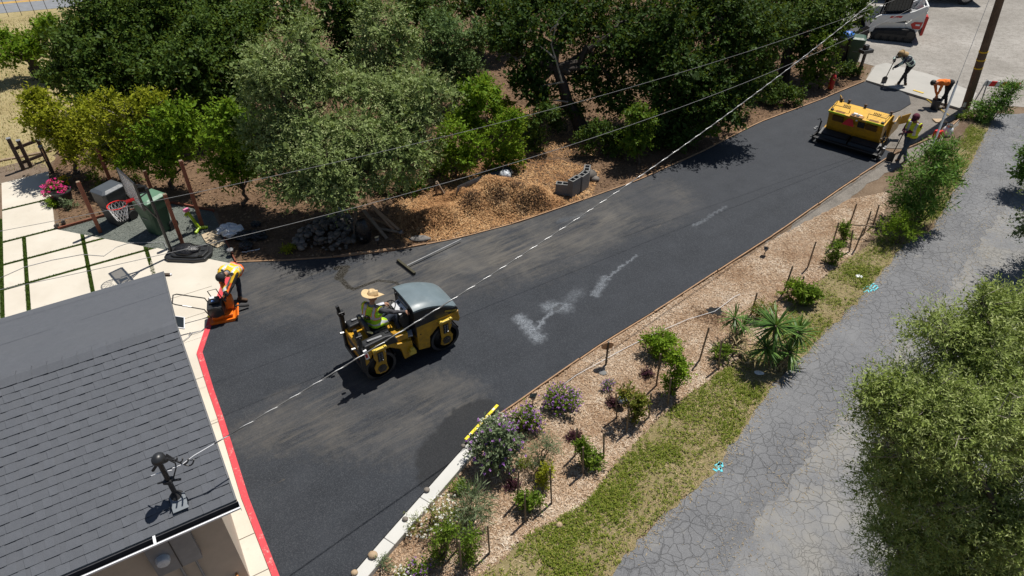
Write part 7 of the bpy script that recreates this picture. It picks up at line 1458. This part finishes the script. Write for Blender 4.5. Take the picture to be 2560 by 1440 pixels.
for (u, v, r, m, lab) in ((1487, 447, .13, 'rock', 'round dark grey boulder right of the concrete blocks'), (1470, 437, .24, 'rock_tan', 'low brownish boulder behind the concrete blocks')): MB().ell((0, 0, 0), (r*1.2, r, r*.75), 14, 9, jit=.12, seed=u).build('boulder', MT[m] if m == 'rock' else MT['rock'], smooth='all', loc=G(u, v, r*.5), **tagd(lab, 'boulder'))
# broom on the asphalt
q0, q1 = G(994, 650, .10), G(1037, 684, .10); LU = thing('push_broom', 'wide asphalt broom lying on the drive with a long pale handle', 'broom', (q0+q1)/2); c_ = (q0+q1)/2
MB().beam(q0-c_, q1-c_, .07, .07).build('head', mat('olive broom head', (.05, .045, .025), .8), LU, bevel=.008); MB().tube([(0, 0, .02), G(1153, 598, .14)-c_], .015, 8).build('handle', MT['grey'], LU, smooth=True)
mb = MB()
for i in range(40): t_ = i/39; p = (q0-c_)*(1-t_)+(q1-c_)*t_; mb.tube([p+V(-.02, -.03, -.02), p+V(-.05, -.07, -.05)], .006, 3)
mb.build('bristles', BK, LU)
# ------------------------------------------------------------------ stakes and rope in the bed
ST_ = [((1297, 1176), (1293, 1257)), ((1375, 1171), (1379, 1261)), ((1312, 1234), (1314, 1306)), ((1219, 1313), (1224, 1385)), ((1141, 1303), (1143, 1378)), ((1147, 1352), (1155, 1427)), ((1443, 1069), (1437, 1142)), ((1510, 1082), (1509, 1147)), ((1458, 1118), (1457, 1187)), ((1540, 982), (1542, 1048)), ((1572, 1022), (1566, 1083)), ((1628, 982), (1622, 1046)), ((1652, 885), (1640, 967)), ((1678, 945), (1668, 1018)), ((1773, 818), (1748, 903)), ((1804, 850), (1796, 924)), ((1893, 732), (1878, 787)), ((1982, 665), (1958, 735)), ((2040, 604), (2018, 672)), ((2097, 556), (2077, 623)), ((2142, 509), (2124, 562)), ((2178, 527), (2158, 588)), ((2198, 512), (2181, 568)), ((2010, 690), (2000, 745)), ((2132, 575), (2123, 632)), ((2160, 570), (2136, 627))]
for i, (t_, b) in enumerate(ST_):
    b0 = G(*b); tp_ = PY(*t_, b0[1]); d = tp_-b0; nb_ = b[0]
    where = 'wooden garden stake in the bed, %s counted up from the bottom of the view' % ['first', 'second', 'third', 'fourth', 'fifth', 'sixth', 'seventh', 'eighth', 'ninth', 'tenth', '11th', '12th', '13th', '14th', '15th', '16th', '17th', '18th', '19th', '20th', '21st', '22nd', '23rd', '24th', '25th', '26th'][sorted(range(len(ST_)), key=lambda q: -ST_[q][1][1]).index(i)]
    o = MB().box((0, 0, 0), (.03, .03, 1)).build('stake', MT['wood_old'], loc=b0+d/2, **tagd(where, 'stake', 'stakes in the planting bed')); o.scale = (1, 1, np.linalg.norm(d)); o.rotation_euler = Vector(d).to_track_quat('Z', 'Y').to_euler()
MB().beam((0, 0, 0), G(2200, 566, .42)-G(2126, 562, .42), .025, .025).build('cross_rail', MT['wood_old'], loc=G(2126, 562, .42), **tagd('thin rail tied across the uppermost stakes', 'rail'))
rp0 = [(1388, 978), (1440, 938), (1500, 905), (1560, 872), (1640, 832), (1720, 798), (1787, 778), (1815, 758), (1835, 742), (1850, 735)]
A_ = G(*rp0[0], .05); MB().tube([G(u, v, .06+.015*(i % 3))-A_ for i, (u, v) in enumerate(rp0)], .006, 5).build('white_rope', MT['whitepl'], loc=A_, smooth='all', **tagd('white rope lying along the mulch bed past the black patch', 'rope'))
sgn = G(1514, 915); SN = thing('garden_marker', 'round tan garden marker on a black stake near the drive edge', 'marker', sgn, R(10)); MB().box((0, 0, .37), (.035, .035, .74)).build('stake', BK, SN); MB().lathe([(.14, -.01), (.14, .01)], 24, (0, .03, .60), (0, 1, .25)).build('disc', mat('tan disc', (.40, .25, .15), .8), SN)
MB().ell((0, 0, 0), (.10, .08, .02), 12, 6).build('flat_pebble', MT['block'], smooth='all', loc=G(1507, 932, .04), **tagd('flat grey pebble at the foot of the black marker stake', 'stone'))
for i, (u, v, lab) in enumerate(((2148, 690, 'white sheet of litter lying on the weeds beside the lane'), (1898, 932, 'white litter at the foot of the large yucca'))): MB().ell((0, 0, 0), (.10, .07, .02), 10, 6, jit=.4, seed=i).build('litter', MT['whitepl'], loc=G(u, v, .05), **tagd(lab, 'litter'))
MB().ell((0, 0, 0), (.07, .06, .05), 10, 7, jit=.2).build('field_stone', MT['rock_tan'], smooth='all', loc=G(1398, 1312, .04), **tagd('small tan stone on the weeds near the bottom', 'stone'))
# sprayed utility marks on the lane
M_tea = mat('teal marking paint', (.10, .56, .66), .7, .2, 20)
def strokes(name, lab, polys, w_=.03):
    o = thing(name, lab, 'marking', G(*polys[0][0], .03)); o_ = np.array(o.location)
    for pl_ in polys:
        pts = [G(u, v, .032)-o_ for u, v in pl_]; mb = MB()
        for a, b in zip(pts[:-1], pts[1:]): d = unit(b-a); n = V(-d[1], d[0], 0)*w_/2; mb.add([a-n-d*.01, b-n+d*.01, b+n+d*.01, a+n-d*.01], [(0, 1, 2, 3)])
        mb.build('stroke', M_tea, o)
strokes('paint_marking', 'teal sprayed scribble on the lane edge, farther one', [[(2158, 723), (2168, 712), (2176, 722)], [(2163, 718), (2174, 716)], [(2176, 718), (2180, 710), (2186, 709)], [(2182, 720), (2190, 712), (2194, 716)], [(2160, 730), (2170, 724), (2172, 730)], [(2176, 728), (2182, 722), (2186, 726)], [(2188, 724), (2195, 718)]])
strokes('paint_marking', 'teal sprayed scribble on the lane edge, nearer one', [[(1793, 1168), (1800, 1155), (1807, 1166)], [(1788, 1163), (1806, 1158)], [(1784, 1172), (1792, 1177)], [(1796, 1174), (1802, 1170), (1804, 1178)]], .045)
# ------------------------------------------------------------------ garden gate, fence and pots on the left
gp = [((41, 347), (60, 425)), ((55, 352), (78, 418)), ((92, 367), (132, 432)), ((106, 352), (118, 400))]
for i, (t_, b) in enumerate(gp):
    b0 = G(*b); h = PY(*t_, b0[1])[2]; o = thing('gate_post', 'dark brown gate post with metal cap, %s' % ['leftmost', 'second from the left', 'nearest the patio', 'rearmost'][i], 'post', b0, R(30), 'dark gate posts by the path'); MB().box((0, 0, h/2), (.11, .11, h)).build('shaft', MT['brown'], o, bevel=.01); MB().box((0, 0, h+.015), (.13, .13, .03)).build('cap', MT['grey'], o, bevel=.006)
a, b = G(60, 425), G(132, 432); fr_ = thing('fence_rail', 'dark brown fence rails joining the gate posts', 'fence', a); 
for z in (.25, .75): MB().beam((0, 0, z)-V(0, 0, 0), G(118, 402)-a+V(0, 0, z), .04, .10).build('rail', MT['brown'], fr_, bevel=.005)
br_ = G(100, 372); MB().tube([(0, 0, 0), G(125, 418, .1)-G(104, 372, 1.1)], .018, 7).build('wooden_handle', MT['wood'], loc=G(104, 372, 1.1), **tagd('pale tool handle leaning on the gate post nearest the patio', 'handle'))
po = G(165, 505); PO = thing('plant_pot', 'large black planter behind the pink flowers', 'planter', po); MB().lathe([(.20, 0), (.26, .36), (.28, .36), (.28, .40), (.24, .40), (.22, .34)], 20).build('pot', MT['plastic'], PO, smooth=True)
for i, (u, v, r, lab) in enumerate(((142, 566, .08, 'grey garden ornament at the patio corner'), (158, 556, .07, 'small dark garden ornament beside the grey one'))):
    MB().ell((0, 0, 0), (r, r*.7, r), 10, 8, jit=.2, seed=i).ell((r*.6, 0, r), r*.5, 8, 6).build('ornament', MT['rock'], smooth='all', loc=G(u, v, r), **tagd(lab, 'ornament'))
# thin field fence along the road
for i in range(6):
    b0 = G(22+33*i, 42-3.3*i); MB().tube([(0, 0, 0), (0, 0, 1.1)], .013, 6).build('field_post', MT['brown'], loc=b0, **tagd('thin dark field post by the road, %s from the left' % NUM[i], 'post', 'field fence posts'))
# grey line drawn for the overhead wire's shadow, and a hose on the concrete
A_ = G(0, 695, .045); MB().tube([G(u, v, .05)-A_ for u, v in ((0, 695), (60, 668), (130, 650), (205, 636), (260, 640), (290, 618), (320, 608), (410, 605), (425, 640))], .008, 5).build('wire_shadow_line', MT['cablegrey'], loc=A_, smooth='all', **tagd('thin cable snaking over the patio slabs', 'cable'))  # stands in for the overhead wire's shadow, no cable lies here
A_ = G(520, 815, .07); MB().tube([G(u, v, .07)-A_ for u, v in ((520, 815), (500, 828), (483, 833), (472, 838), (474, 831), (480, 832), (472, 842), (455, 855))], .009, 5).build('hose', MT['cablegrey'], loc=A_, smooth='all', **tagd('thin coiled hose from the compactor over the concrete', 'hose'))
